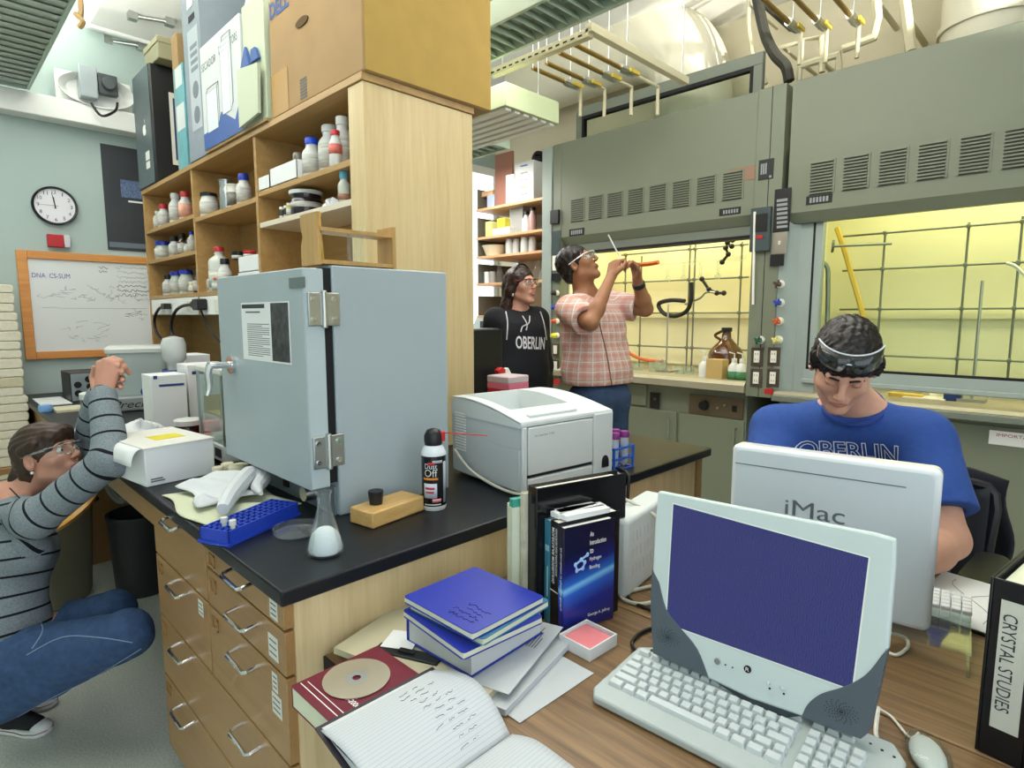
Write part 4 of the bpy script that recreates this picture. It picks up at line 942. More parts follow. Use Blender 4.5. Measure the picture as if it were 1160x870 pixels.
# top cover with output tray recess
mb = MB()
def topz(y): return .212+.042*math.sin(min(1, max(0, y/d_))*math.pi*.62)
mb.grid(lambda u, v: MP @ Vector((-.003+u*(w_+.003), -.002+v*d_, topz(v*d_)-(.085*min(1, max(0, (v-.28)/.06))*min(1, max(0, (.97-v)/.05)) if .1 < u < .72 and .28 < v < .97 else 0))), 60, 40)
obj('top_cover', mb, M_prn, PR, solid=.004)
mb = MB().prism([(-.002, .197), (d_-.002, .197), (d_-.002, .235)]+[(d_*k/12, topz(d_*k/12)-.003) for k in range(11, -1, -1)], 'x', -.003, .0, MP); obj('top_side', mb, M_prn, PR); mb = MB().prism([(-.002, .197), (d_-.002, .197), (d_-.002, .235)]+[(d_*k/12, topz(d_*k/12)-.003) for k in range(11, -1, -1)], 'x', w_-.004, w_, MP)
obj('top_side', mb, M_prn, PR)
pbox('front_rim', (-.003, -.004, .2), (w_, .0, .212), M_prn)
pbox('tray_slot', (.045, d_*.93, .175), (.11, d_*.945, .2), M_black, 0)
pbox('paper_guide', (.05, .02, .212), (.24, .04, .228), M_prn, .003)
pbox('front_door', (.022, -.006, .06), (.285, .003, .198), M_prn)
pbox('front_gap', (.022, -.001, .052), (.285, .003, .060), M_blackm, 0)
pbox('front_column', (0, -.006, .004), (.019, .003, .2), M_prn)
pbox('control_column', (.288, -.007, .002), (w_, .004, .21), M_prn, .005)
pbox('lower_tray', (.022, -.006, .02), (.285, .002, .05), M_prn)
lf = obj('power_button', MB().prism([(.016*math.cos(a)*.9, .022*math.sin(a)+.0) for a in [i*math.pi/10 for i in range(11)]]+[(-.0144, -.016), (.0144, -.016)], 'z', 0, .004, MP @ frame((.338, -.0075, .052), (1, 0, 0), (0, 0, 1))), M_black, PR)
mb = MB()
for i in range(14): mb.box((-.0035, d_-.08, .085+i*.009), (.001, d_-.025, .089+i*.009), MP)
obj('vent', mb, M_white, PR)
text('lettering', 'hp LaserJet 2100', MP @ frame((.045, -.0065, .168), (1, 0, 0), (0, 0, 1)), .075, .008, mat('grey_ink', '#6a6c6a'), PR)
tag(obj('red_folder', MB().box((.03, -.03, .002), (.16, .06, .010), MP), mat('coral_card', '#d8655e', .6)), 'coral red folder sticking out under the front of the printer', 'folder')
tag(obj('white_cable', MB().tube([Vector(v) for v in ((1.17, 1.42, 1.0), (1.155, 1.33, .955), (1.15, 1.22, .93), (1.152, 1.12, .925), (1.17, 1.07, .945), (1.20, 1.03, .95), (1.22, .95, .96), (1.25, .86, .955), (1.30, .76, .9), (1.29, .72, .82), (1.22, .70, .757), (1.15, .72, .747), (1.16, .78, .747), (1.30, .73, .747))], .0042, 8, 8), mat('ivory_cable', '#c8c6b4', .5)), 'pale cable running from the printer over the book tops to the desk', 'cable')
# black tower, red tip box and low black case on the bench behind the printer
t = thing('computer_tower', 'black computer tower on the far side of the bench behind the shelf', 'computer', (2.0, 2.33, .91))
obj('case', MB().box((1.93, 2.19, .9105), (2.11, 2.6, 1.355)), mat('charcoal_case', '#2c3234', .4), t, bevel=.006)
obj('front_bezel', MB().box((1.925, 2.18, .92), (2.115, 2.19, 1.35)), M_black, t, bevel=.004)
t = thing('black_case', 'low black equipment case under the red box, behind the printer', 'case', (1.97, 1.86, .91))
obj('body', MB().box((1.78, 1.70, .9105), (2.14, 2.06, 1.026)), M_black, t, bevel=.006); obj('lid', MB().box((1.775, 1.695, 1.0265), (2.143, 2.065, 1.036)), M_blackm, t, bevel=.003)
tag(obj('paper_sheet', MB().box((2.0, 1.71, 1.0365), (2.13, 1.86, 1.0395)), M_carton), 'white sheet lying on the low black case', 'paper')
t = thing('tip_box', 'red box with translucent lid on the low black case', 'box', (1.93, 1.92, 1.0365))
M_red = mat('red_plastic_box', '#c8282c', .35)
c = Vector((1.91, 1.93, 1.0365)); Mz = Matrix.Translation(c) @ Matrix.Rotation(R(3), 4, 'Z')
obj('base', MB().cbox((0, 0, .025), (.135, .135, .05), Mz), M_red, t, bevel=.004); obj('tray', MB().cbox((0, 0, .065), (.137, .137, .028), Mz), mat('pink_plastic', '#d87088', .4), t, bevel=.003); obj('lid', MB().cbox((0, 0, .095), (.138, .138, .034), Mz), mat('translucent_lid', '#cbbcc0', .35), t, bevel=.006)
t = thing('spray_bottle', 'spray bottle with red and white trigger head behind the red box', 'bottle', (2.04, 2.07, .91))
q = W(600, 412, y=2.10); q = Vector((2.06, 2.12, 1.12))
obj('body', MB().lathe([(.04, 0), (.042, .01), (.042, .13), (.016, .19), (.014, .2)], (q.x, q.y, .9105), 16), M_bwhite, t)
obj('head', MB().prism([(-.03, 0), (.01, 0), (.01, .05), (-.02, .06), (-.045, .045), (-.035, .02)], 'y', -.014, .014, Matrix.Translation((q.x, q.y, 1.105))), M_red, t, bevel=.004)
obj('trigger', MB().prism([(.01, .0), (.03, .01), (.05, -.02), (.055, .02), (.03, .055), (.01, .05)], 'y', -.012, .012, Matrix.Translation((q.x, q.y, 1.105))), M_white, t, bevel=.003)
# ================================================================ WALL ITEMS
YW = YB-.002
def FY(x, z, y=YB): return frame((x, y, z), (1, 0, 0), (0, 0, 1))          # faces the camera side
wb = thing('whiteboard', 'whiteboard in orange wood frame with faint handwriting', 'whiteboard', (1.2, YB-.02, 1.12))
wx0, wx1, wz0, wz1 = .489, 2.0, 1.135, 1.835
M_frame = wood('orange_frame_wood', '#c9823c', '#dc9c54', 'X', 2)
mb = MB().box((wx0, YB-.03, wz0), (wx0+.055, YW, wz1)).box((wx1-.055, YB-.03, wz0), (wx1, YW, wz1)).box((wx0+.0551, YB-.03, wz1-.05), (wx1-.0551, YW, wz1)).box((wx0+.0551, YB-.03, wz0), (wx1-.0551, YW, wz0+.05))
obj('frame', mb, M_frame, wb, bevel=.003)
obj('board', MB().box((wx0+.0552, YB-.016, wz0+.0502), (wx1-.0552, YW, wz1-.0502)), mat('whiteboard_enamel', '#dfe4e2', .25), wb)
yb = YB-.0165
M_ink = mat('marker_ink', '#3c4048', .6); M_vio = mat('violet_ink', '#6a5aa8', .6); M_pale = mat('faint_ink', '#a4aaac', .7)
text('lettering', 'DNA  CS-SUM', FY(.56, 1.665, yb), .20, .03, M_vio, wb, label='violet heading on the whiteboard')
scrawl('handwriting', FY(1.02, 1.64, yb), .25, .13, 4, M_pale, wb, 3, .0012); scrawl('handwriting', FY(1.02, 1.55, yb), .25, .09, 3, M_ink, wb, 4, .0014); scrawl('handwriting', FY(.92, 1.71, yb), .07, .05, 2, M_ink, wb, 5, .0014)
random.seed(3)
def scribble(n, x0, z0, dx, dz, m, r=.0014):
    mb = MB()
    for k in range(n):
        x, z = x0+random.random()*dx, z0+random.random()*dz; pts = [(x, yb, z)]
        for j in range(random.randint(2, 4)): x += random.uniform(-.03, .04); z += random.uniform(-.018, .018); pts.append((x, yb, z))
        mb.tube(pts, r, 4)
    obj('handwriting', mb, m, wb)
scribble(26, .58, 1.52, .45, .09, M_pale); scribble(16, .72, 1.26, .2, .12, M_pale); scribble(10, 1.05, 1.4, .12, .05, M_ink, .001); scribble(8, 1.03, 1.52, .12, .04, M_pale)
obj('handwriting', MB().tube([(.6, yb, 1.47), (.65, yb, 1.475), (.7, yb, 1.468), (1.2, yb, 1.47)], .0016, 4), M_pale, wb)
# clock
a = W(62.5, 233, y=YB-.03); r_ = .122
ck = thing('wall_clock', 'round white wall clock with black rim showing nearly twelve', 'clock', (a.x, YB-.02, a.z-r_))
Mc = FY(a.x, a.z, YB-.002)
obj('rim', MB().lathe([(r_-.012, .0), (r_, .0), (r_, .03), (r_-.004, .036), (r_-.012, .034), (r_-.014, .02)], n=48, M=Mc, cap=False), M_black, ck, smooth=40)
obj('face', MB().lathe([(0, .012), (r_-.01, .012), (r_-.01, .02), (0, .0205)], n=48, M=Mc, cap=False), mat('clock_face', '#e6e6ea', .5), ck)
for k in range(1, 13):
    an = math.pi/2-k*math.pi/6; w2 = .022 if k > 9 else (.005 if k == 1 else .013)
    text('numeral', str(k), Mc @ Matrix.Translation((math.cos(an)*.088-w2/2, math.sin(an)*.088-.011, .021)), w2, .022, M_ink, ck)
def hand(name, ang, L, w, off): obj(name, MB().prism([(-w, -.018), (w, -.018), (w*.5, L), (-w*.5, L)], 'z', 0, .001, Mc @ Matrix.Translation((0, 0, off)) @ Matrix.Rotation(-ang, 4, 'Z')), M_black if w > .002 else M_ink, ck)
hand('hour_hand', R(355), .055, .004, .022); hand('minute_hand', R(-9), .082, .003, .0235); hand('second_hand', R(270), .085, .001, .025)
a = W(53, 265, y=YB-.03); b = W(80, 281, y=YB-.03)
t = thing('alarm_sounder', 'red wall alarm with clear strobe end below the clock', 'alarm', ((a.x+b.x)/2, YB-.02, b.z))
obj('body', MB().box((a.x, YB-.045, b.z), (a.x+(b.x-a.x)*.72, YW, a.z)), mat('alarm_red', '#b8282c', .35), t, bevel=.004); obj('strobe', MB().box((a.x+(b.x-a.x)*.725, YB-.045, b.z), (b.x, YW, a.z)), mat('strobe_clear', '#d0d0d4', .2), t, bevel=.006)
a = W(113, 163, y=YB-.01); b = W(122, 283, y=YB-.01)
t = thing('poster', 'dark grey poster with small blue picture, right of the clock', 'poster', (1.3, YB-.006, b.z))
obj('sheet', MB().box((.99, YB-.007, 1.875), (1.5, YB-.003, 2.585)), mat('charcoal_poster', '#3c4044', .35, noise=.12, nscale=5), t)
c = W(136, 203, y=YB-.008); obj('picture', MB().box((c.x, YB-.0085, c.z-.12), (c.x+.28, YB-.007, c.z)), mat('blue_star_print', '#5a6c8c', .5, noise=.5, nscale=120), t)
obj('print', panel(MB(), FY(c.x+.04, c.z-.15, YB-.0078), 0, 0, .2, .012), M_white, t); obj('footer', MB().box((1.0, YB-.0082, 1.895), (1.48, YB-.007, 1.93)), mat('slate_print', '#68737c'), t)
# ---- stack of cream paper bundles against the wall at the far left
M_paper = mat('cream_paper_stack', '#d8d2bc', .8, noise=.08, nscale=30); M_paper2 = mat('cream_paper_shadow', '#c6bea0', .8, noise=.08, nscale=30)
z = .0; i = 0; random.seed(11)
cx_, cy_ = .297, 4.72
for k in range(10):
    z0 = .07*k
ts = ['top', 'second', 'third', 'fourth', 'fifth', 'sixth', 'seventh', 'eighth', 'ninth', 'tenth', 'eleventh', 'twelfth', 'thirteenth', 'fourteenth', 'fifteenth', 'sixteenth']
names = []; zz = 1.60
levels = []
while zz > .05:
    h = random.choice((.048, .05, .055, .05, .06)); levels.append((zz-h, h)); zz -= h
zz0 = levels[-1][0]
for n_, (zb, h) in enumerate(levels):
    if n_ >= 20: break
    dx = random.uniform(-.012, .012)+(.0 if n_ < 14 else 0); wd_ = .135
    pts = [(-wd_, .0), (wd_-.006, .0), (wd_, h*.3), (wd_, h*.75), (wd_-.01, h*.97), (-wd_, h*.97)]
    mb = MB().prism(pts, 'y', cy_-.2, cy_+.2, Matrix.Translation((cx_+dx, 0, zb)))
    lab = ('cream paper bundle, %s from the top of the tall stack by the whiteboard' % ts[n_]) if n_ < 16 else 'cream paper bundle low in the tall stack by the whiteboard'
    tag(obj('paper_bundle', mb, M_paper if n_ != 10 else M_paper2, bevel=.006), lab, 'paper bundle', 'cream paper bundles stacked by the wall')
low = levels[19][0]
tag(obj('cupboard', MB().box((.18, 4.5, 0), (.435, 4.93, low-.001)), M_draw, bevel=.004), 'low wooden cupboard under the stack of cream paper bundles', 'cupboard')

# ================================================================ UNDER AND BESIDE THE BENCH, LEFT
M_bin = mat('khaki_plastic', '#84806a', .5)
t = thing('waste_bin', 'large khaki plastic waste bin behind the crouching woman', 'bin', (.36, 3.72, 0))
def rrect(hx, hy, r, n=5):
    o = []
    for cx, cy, a0 in ((hx-r, hy-r, 0), (-hx+r, hy-r, 90), (-hx+r, -hy+r, 180), (hx-r, -hy+r, 270)):
        for k in range(n+1): a = R(a0+90*k/n); o.append((cx+r*math.cos(a), cy+r*math.sin(a)))
    return o
def loft(secs, M=None):
    mb = MB(); v = []; n = len(secs[0][0])
    for pts, z in secs: v += [(p[0], p[1], z) for p in pts]
    f = [(j*n+i, j*n+(i+1) % n, (j+1)*n+(i+1) % n, (j+1)*n+i) for j in range(len(secs)-1) for i in range(n)]+[tuple(range(n))[::-1]]
    if len(secs) > 1: f.append(tuple(range((len(secs)-1)*n, len(secs)*n)))
    return mb.add(v, f, M)
MBn = Matrix.Translation((.30, 3.62, 0)) @ Matrix.Rotation(R(-45), 4, 'Z')
obj('body', loft([(rrect(.19, .16, .05), 0), (rrect(.20, .17, .05), .04), (rrect(.225, .19, .05), .56), (rrect(.24, .205, .05), .565), (rrect(.24, .205, .05), .60), (rrect(.21, .18, .05), .6), (rrect(.18, .15, .05), .12)], MBn), M_bin, t, smooth=40)
obj('label', MB().box((-.12, -.2, .40), (.02, -.19, .53), MBn), mat('pale_label', '#a09c88', .6), t, label='pale square label')
obj('liner', loft([(rrect(.215, .185, .05), .595), (rrect(.245, .21, .05), .612), (rrect(.246, .211, .05), .54), ], MBn), mat('clear_liner', '#9c9880', .3), t)
c = W(80, 578, d=2.50)
mb = MB(); n = 28
pl = thing('plywood_lid', 'curved honey coloured plywood lid hooked on the khaki bin', 'lid', c)
Ms = Matrix.Translation(c) @ Matrix(((RT.x, FH.x, 0, 0), (RT.y, FH.y, 0, 0), (0, 0, 1, 0), (0, 0, 0, 1))) @ Matrix.Rotation(R(-24), 4, 'Y') @ Matrix.Rotation(R(20), 4, 'X')
obj('board', loft([([(.095*math.cos(2*math.pi*i/n), .13*math.sin(2*math.pi*i/n)) for i in range(n)], -.014), ([(.105*math.cos(2*math.pi*i/n), .14*math.sin(2*math.pi*i/n)) for i in range(n)], 0), ([(.09*math.cos(2*math.pi*i/n), .12*math.sin(2*math.pi*i/n)) for i in range(n)], .014)], Ms), wood('honey_ply', '#b07a2e', '#c8943e', 'X', 2), pl, smooth=50)
obj('hook', MB().cyl(c+FH*.06, c+FH*.16, .01), M_black, pl)
M_can = mat('charcoal_plastic', '#2c3032', .45)
t = thing('waste_can', 'charcoal waste can in the kneehole of the bench', 'bin', (.72, 3.30, 0)); q = W(158, 650, z=0)
obj('body', MB().lathe([(.12, 0), (.125, .01), (.145, .40), (.15, .405), (.15, .42), (.138, .42), (.115, .03), (.001, .03)], (.74, 3.45, 0), 28, cap=False), M_can, t, smooth=50)
tag(obj('cable_bundle', MB().tube([(.66, 3.6, .87), (.62, 3.5, .6), (.66, 3.4, .50), (.7, 3.3, .62), (.74, 3.25, .875)], .018, 6, 6), mat('grey_hose', '#6a6a64', .5)), 'grey hose looping down inside the bench kneehole', 'hose')

# ================================================================ ON THE BENCH, FAR LEFT PART
ZB_ = .9105
def on(px, py, z=ZB_): return W(px, py, z=z)
t = thing('power_conditioner', 'black metal power unit with outlets at the far end of bench', 'power unit', on(72, 447))
q = on(66, 449); Mu = Matrix.Translation((.62, 4.30, ZB_)) @ Matrix.Rotation(R(0), 4, 'Z')
obj('case', MB().box((0, 0, 0), (.17, .3, .17), Mu), M_black, t, bevel=.004); obj('front_panel', MB().box((.004, -.004, .004), (.166, .0, .166), Mu), mat('silver_panel', '#9aa4a6', .35, metal=.4), t)
for x_, z_ in ((.035, .10), (.035, .05), (.09, .13), (.095, .085)): obj('socket', MB().cyl(Mu @ Vector((x_, -.003, z_)), Mu @ Vector((x_, -.009, z_)), .019, n=14), M_black, t)
obj('plug', MB().box((.12, -.05, .02), (.155, -.004, .14), Mu), M_black, t, bevel=.004); obj('cord', MB().tube([Mu @ Vector((.15, -.03, .13)), Mu @ Vector((.2, -.03, .12)), Mu @ Vector((.215, .0, .05)), Mu @ Vector((.23, .05, .006))], .006, 6, 5), M_black, t)
obj('knob', MB().cyl(Mu @ Vector((.08, -.003, .035)), Mu @ Vector((.08, -.015, .035)), .01), M_blackm, t)
tag(obj('wooden_box', MB().box((.86, 4.5, ZB_), (.93, 4.75, ZB_+.2)), mat('russet_wood', '#8a4a26', .5), bevel=.004), 'upright russet wooden block between power unit and plastic tub', 'block')
tag(obj('paper_sheet', MB().box((.47, 4.22, ZB_), (.61, 4.62, ZB_+.004)), M_carton), 'white sheet on the far corner of the bench, left of power unit', 'paper')
tag(obj('plastic_cup', MB().lathe([(.03, 0), (.034, .02), (.03, .035), (.02, .036)], on(52, 466), 14), mat('sky_plastic', '#7aa8d8', .4)), 'pale blue plastic cup on the far corner of the bench', 'cup')
tag(obj('notepad', MB().box((.49, 3.86, ZB_), (.62, 4.05, ZB_+.012)), mat('buff_paper', '#c9c4a8', .7)), 'buff notepad in front of the power unit', 'notepad')
q = on(88, 478); q = Vector((.60, 3.42, ZB_))
bottle('brown_jar', 'brown glass jar with wide white lid near the far end of bench', 'jar', q, [(.07, 0), (.075, .01), (.075, .1), (.068, .115)], (.078, .03), mat('brown_jar_glass', '#45170f', .12, coat=.4), M_bwhite)
tag(obj('paper_sheet', MB().box((.47, 2.98, ZB_), (.66, 3.25, ZB_+.006)), mat('buff_paper', '#c9c4a8')), 'buff sheet on the bench in front of brown jar', 'paper')
# clear tub with white lid, and scale with script lettering
t = thing('plastic_tub', 'clear plastic tub with white lid behind the raised hands', 'tub', (.83, 3.75, ZB_))
Mtb = Matrix.Translation((.86, 3.8, ZB_)) @ Matrix.Rotation(R(-12), 4, 'Z')
obj('body', loft([(rrect(.13, .1, .03), 0.08), (rrect(.14, .11, .03), .31)], Mtb), mat('frosted_tub', '#c2d0cc', .3, trans=.35), t, smooth=40); obj('lid', loft([(rrect(.148, .118, .03), .31), (rrect(.15, .12, .03), .33), (rrect(.13, .1, .03), .345)], Mtb), M_bwhite, t, smooth=40)
t = thing('bench_scale', 'grey bench scale with black script lettering, carrying the clear tub', 'scale', (.86, 3.78, ZB_))
obj('body', MB().box((-.15, -.16, 0), (.15, .13, .079), Mtb), mat('scale_grey', '#8f9696', .4), t, bevel=.01)
text('lettering', 'Precision', Mtb @ frame((-.13, -.1605, .02), (1, 0, 0), (0, 0, 1)), .26, .038, M_black, t, shear=.35)
tag(obj('blue_weighing_boat', MB().ball(Mtb @ Vector((.05, -.13, .10)), (.05, .02, .035), 8), mat('royal_plastic', '#2340b0', .4)), 'royal blue plastic cap on the bench scale', 'cap')
# crumpled tissues
def tissue(label, c, r, m, seed, fl=.5):
    rnd = random.Random(seed); mb = MB(); M = Matrix.Translation(c)
    ph = [(rnd.uniform(0, 6), rnd.uniform(2, 6), rnd.uniform(.06, .2)) for _ in range(8)]
    def fn(u, v):
        a = u*2*math.pi; e = v*math.pi*.5
        k = 1+sum(w*math.sin(f*a*1.0+p+e*f) for p, f, w in [(p, round(f), w) for p, f, w in ph])*.5
        return M @ Vector((r*k*math.cos(e)*math.cos(a), r*k*math.cos(e)*math.sin(a), r*fl*k*math.sin(e)))
    mb.grid(fn, 40, 14); return tag(obj('crumpled_tissue', mb, m, smooth=25, weld=True), label, 'tissue')
M_tis = mat('tissue_white', '#d6dadb', .9); M_lime = mat('pale_lime_cloth', '#cdd2b4', .9)
tissue('crumpled white tissue left of the brown jar lid, behind the arms', Vector((.50, 3.1, ZB_)), .06, M_tis, 5); tissue('crumpled white tissue heap behind the white cardboard box', Vector((.60, 2.66, ZB_)), .10, M_tis, 8, .9)
tissue('second crumpled tissue right of the heap behind the white box', Vector((.70, 2.60, ZB_)), .06, M_tis, 9, .8)
# white cartons, wooden rack, bottles between scale and balance
def cart(label, x0, y0, w, d, h, m=None, z=ZB_, name='carton'): return tag(obj(name, MB().box((x0, y0, z), (x0+w, y0+d, z+h)), m or M_carton, bevel=.003), label, 'box')
t = thing('carton', 'white carton with blue print standing left of the glass balance', 'box', (.77, 2.95, ZB_)); obj('body', MB().box((.70, 2.9, ZB_), (.84, 3.05, ZB_+.25)), M_carton, t, bevel=.003)
obj('print', MB().box((.71, 2.8985, ZB_+.235), (.725, 2.9, ZB_+.25)).box((.73, 2.8985, ZB_+.20), (.83, 2.9, ZB_+.21)), mat('navy_plastic', '#26407c'), t)
t = thing('carton', 'white carton with blue bar, further right behind the first', 'box', (.95, 3.0, ZB_)); obj('body', MB().box((.86, 2.95, ZB_), (1.04, 3.1, ZB_+.285)), M_carton, t, bevel=.003); obj('print', MB().box((.88, 2.9485, ZB_+.24), (.99, 2.95, ZB_+.255)), mat('navy_plastic', '#26407c'), t)
cart('tall white carton with grey stripes by the foot of the shelf', .95, 3.28, .12, .2, .31, M_carton)
bottle('wash_bottle', 'clear upturned bottle with blue collar in front of the shelf upright', 'bottle', Vector((.88, 3.2, ZB_)), [(.04, 0), (.04, .18), (.03, .24), (.035, .28), (.052, .30), (.055, .37), (.045, .40), (.01, .41)], None, mat('frosted_plastic', '#dfe4e2'), M_black, (.17, .25), mat('navy_plastic', '#26407c'))
t = thing('wooden_rack', 'small tan wooden rack behind the red bottles', 'rack', (1.0, 2.9, ZB_)); obj('end_board', MB().prism([(0, 0), (.14, 0), (.14, .13), (.1, .15), (0, .15)], 'y', 2.66, 2.675, Matrix.Translation((.90, 0, ZB_))), M_tan, t); obj('shelf', MB().box((.90, 2.676, ZB_+.07), (1.04, 2.86, ZB_+.08)), M_tan, t); obj('end_board', MB().prism([(0, 0), (.14, 0), (.14, .13), (.1, .15), (0, .15)], 'y', 2.861, 2.876, Matrix.Translation((.90, 0, ZB_))), M_tan, t)
M_redc = mat('red_cap', '#c02a32', .35); M_dkb = mat('dark_brown_bottle', '#2c1612', .15, coat=.4)
bottle('reagent_jar', 'dark jar with white lid behind the red capped jars', 'jar', Vector((.72, 2.50, ZB_)), [(.045, 0), (.048, .01), (.048, .08), (.04, .09)], (.05, .022), M_dkb, M_bwhite)
bottle('red_jar', 'red capped jar standing in front of the dark jar', 'jar', Vector((.665, 2.42, ZB_)), [(.028, 0), (.03, .01), (.03, .03), (.026, .035)], (.034, .03), M_dkb, M_redc); bottle('red_jar', 'red capped jar right of the dark jar, beside the balance', 'jar', Vector((.78, 2.44, ZB_)), [(.03, 0), (.03, .055), (.026, .06)], (.036, .045), M_dkb, M_redc)
# analytical balance with glass draft shield
q0 = W(240, 515, z=ZB_)
t = thing('analytical_balance', 'analytical balance with glass draft shield beside the oven door', 'balance', (.86, 2.25, ZB_))
ax0, ax1, ay0, ay1 = .70, .93, 2.06, 2.36; zb0 = ZB_+.012
obj('base', MB().box((ax0, ay0, zb0), (ax1, ay1, zb0+.06)), mat('balance_grey', '#c4c8c4', .4), t, bevel=.006)
obj('foot', MB().cyl((ax0+.03, ay0+.03, ZB_), (ax0+.03, ay0+.03, zb0), .015), M_black, t); obj('foot', MB().cyl((ax1-.03, ay0+.03, ZB_), (ax1-.03, ay0+.03, zb0), .015), M_black, t); obj('foot', MB().cyl((ax0+.03, ay1-.03, ZB_), (ax0+.03, ay1-.03, zb0), .015), M_black, t)
obj('keypad', MB().box((ax0-.001, ay0+.03, zb0+.015), (ax0+.001, ay0+.09, zb0+.045)).box((ax0-.001, ay0+.11, zb0+.012), (ax0+.001, ay0+.115, zb0+.045)), M_black, t)
zt = zb0+.30
gm_ = glassmat('shield_glass', '#eef4f2', 0, .85)
sh = obj('draft_shield', MB().box((ax0+.004, ay0+.004, zb0+.061), (ax0+.007, ay1-.06, zt)).box((ax0+.01, ay0+.003, zb0+.061), (ax1-.02, ay0+.006, zt)).box((ax0+.01, ay1-.063, zb0+.061), (ax1-.02, ay1-.06, zt)), gm_, t)
obj('shield_rail', MB().box((ax0, ay0, zb0+.06), (ax0+.008, ay0+.008, zt)), M_steel, sh); obj('shield_rail', MB().box((ax0, ay1-.066, zb0+.06), (ax0+.008, ay1-.058, zt)), M_steel, sh)
obj('shield_top', MB().box((ax0-.005, ay0-.005, zt), (ax1, ay1-.05, zt+.022)), M_bwhite, t, bevel=.005); obj('red_strip', MB().box((ax0+.12, ay0+.03, zt+.022), (ax0+.135, ay0+.2, zt+.025)), M_redc, t)
obj('rear_housing', MB().box((ax1-.02, ay0+.01, zb0+.061), (ax1+.04, ay1-.06, zt-.001)), mat('balance_ivory', '#d2d0bc', .5), t, bevel=.004)
obj('weighing_pan', MB().cyl(((ax0+ax1)/2, ay0+.12, zb0+.06), ((ax0+ax1)/2, ay0+.12, zb0+.085), .012).cyl(((ax0+ax1)/2, ay0+.12, zb0+.085), ((ax0+ax1)/2, ay0+.12, zb0+.09), .05, n=24), M_steel, t)
tag(obj('brush', MB().cyl((.79, 2.40, ZB_), (.79, 2.39, ZB_+.02), .02).box((.76, 2.385, ZB_+.02), (.82, 2.415, ZB_+.05)), M_redc), 'small red brush behind the balance', 'brush')
# rubber stoppers in front of the oven base
for i, (px, py, r, h, m) in enumerate(((247, 537, .017, .03, M_cream), (258, 534, .02, .034, M_cream), (271, 540, .03, .045, M_cream), (283, 537, .018, .03, mat('brown_stopper', '#8a6a48', .6)), (280, 521, .022, .025, M_cream))):
    q = W(px, py+2, z=ZB_) if i < 4 else Vector((.68, 1.985, ZB_))
    tag(obj('rubber_stopper', MB().lathe([(r*.85, 0), (r, h*.9), (r*.9, h)], q, 16), m, smooth=40), ('leftmost cream stopper by the white box corner', 'second cream stopper from the white box', 'largest cream stopper by the oven base', 'brown stopper by the oven base', 'cream stopper behind the largest stopper')[i], 'stopper', 'rubber stoppers by the oven')
# white cardboard box
t = thing('white_box', 'white cardboard box with yellow label on its lid, at bench edge', 'box', (.55, 2.13, ZB_))
Mwb = Matrix.Translation((.449, 1.985, ZB_)) @ Matrix.Rotation(R(8), 4, 'Z')
wx_, wy_, wh_ = .205, .30, .118
obj('body', MB().box((0, 0, 0), (wx_, wy_, wh_), Mwb), M_carton, t, bevel=.002); obj('lid', MB().box((-.003, -.003, wh_-.004), (wx_+.003, wy_+.003, wh_+.001), Mwb), mat('box_lid_white', '#dcdcd4', .6), t, bevel=.001)
obj('flap', MB().grid(lambda u, v: Mwb @ Vector((-.004-.03*math.sin(u*1.5), .01+v*(wy_-.06), wh_-.002-.05*u*u)), 6, 4), M_carton, t, solid=.001)
obj('label', MB().box((.07, .09, wh_+.001), (.16, .17, wh_+.002), Mwb), mat('yellow_label', '#ddd032', .5), t); [obj('print', panel(MB(), Mwb @ frame((.012, -.0008, .012+.007*i_), (1, 0, 0), (0, 0, 1)), 0, 0, .04-.006*i_, .004), mat('grey_ink', '#6a6c6a'), t) for i_ in range(2)]
# lime cloth, white towel
def cloth(name, label, x0, x1, y0, y1, z, m, seed, amp=.012, cat='cloth', sk=0):
    rnd = random.Random(seed); ph = [(rnd.uniform(0, 6), rnd.uniform(3, 12), rnd.uniform(3, 12)) for _ in range(6)]
    def fn(u, v):
        h = sum(math.sin(p+a*u+b*v) for p, a, b in ph)/6
        e = min(u, 1-u, v, 1-v)*6; e = min(1, e)
        return Vector((x0+(x1-x0)*u+.012*math.sin(7*v+seed)+sk*v, y0+(y1-y0)*v+.012*math.sin(6*u+seed), z+.004+amp*(.6+h)*e))
    return tag(obj(name, MB().grid(fn, 40, 40), m, solid=.003, smooth=60), label, cat)
cloth('lime_cloth', 'pale lime cloth spread on the bench under the white towel', .450, .69, 1.49, 1.84, ZB_, M_lime, 2, .012)
tw_ = cloth('white_towel', 'crumpled white towel lying on the pale lime cloth', .478, .645, 1.60, 1.85, ZB_+.022, M_tis, 4, .026, 'towel', .02)
mb = MB().tube([Vector(v) for v in ((.50, 1.505, .945), (.54, 1.57, .955), (.60, 1.65, .965), (.65, 1.71, .965), (.67, 1.68, .955), (.63, 1.62, .95), (.62, 1.57, .945))], [.022, .024, .022, .026, .024, .026, .018], 10, 1)
mb = MB().tube(spline([Vector(v) for v in ((.50, 1.505, .945), (.54, 1.57, .955), (.60, 1.65, .965), (.65, 1.71, .965), (.67, 1.68, .955), (.63, 1.62, .95), (.62, 1.57, .945))], 6), [.006+.019*math.sin(math.pi*min(1, .08+i_/37.))**.5 for i_ in range(37)], 10)
obj('fold', mb, M_tis, tw_)
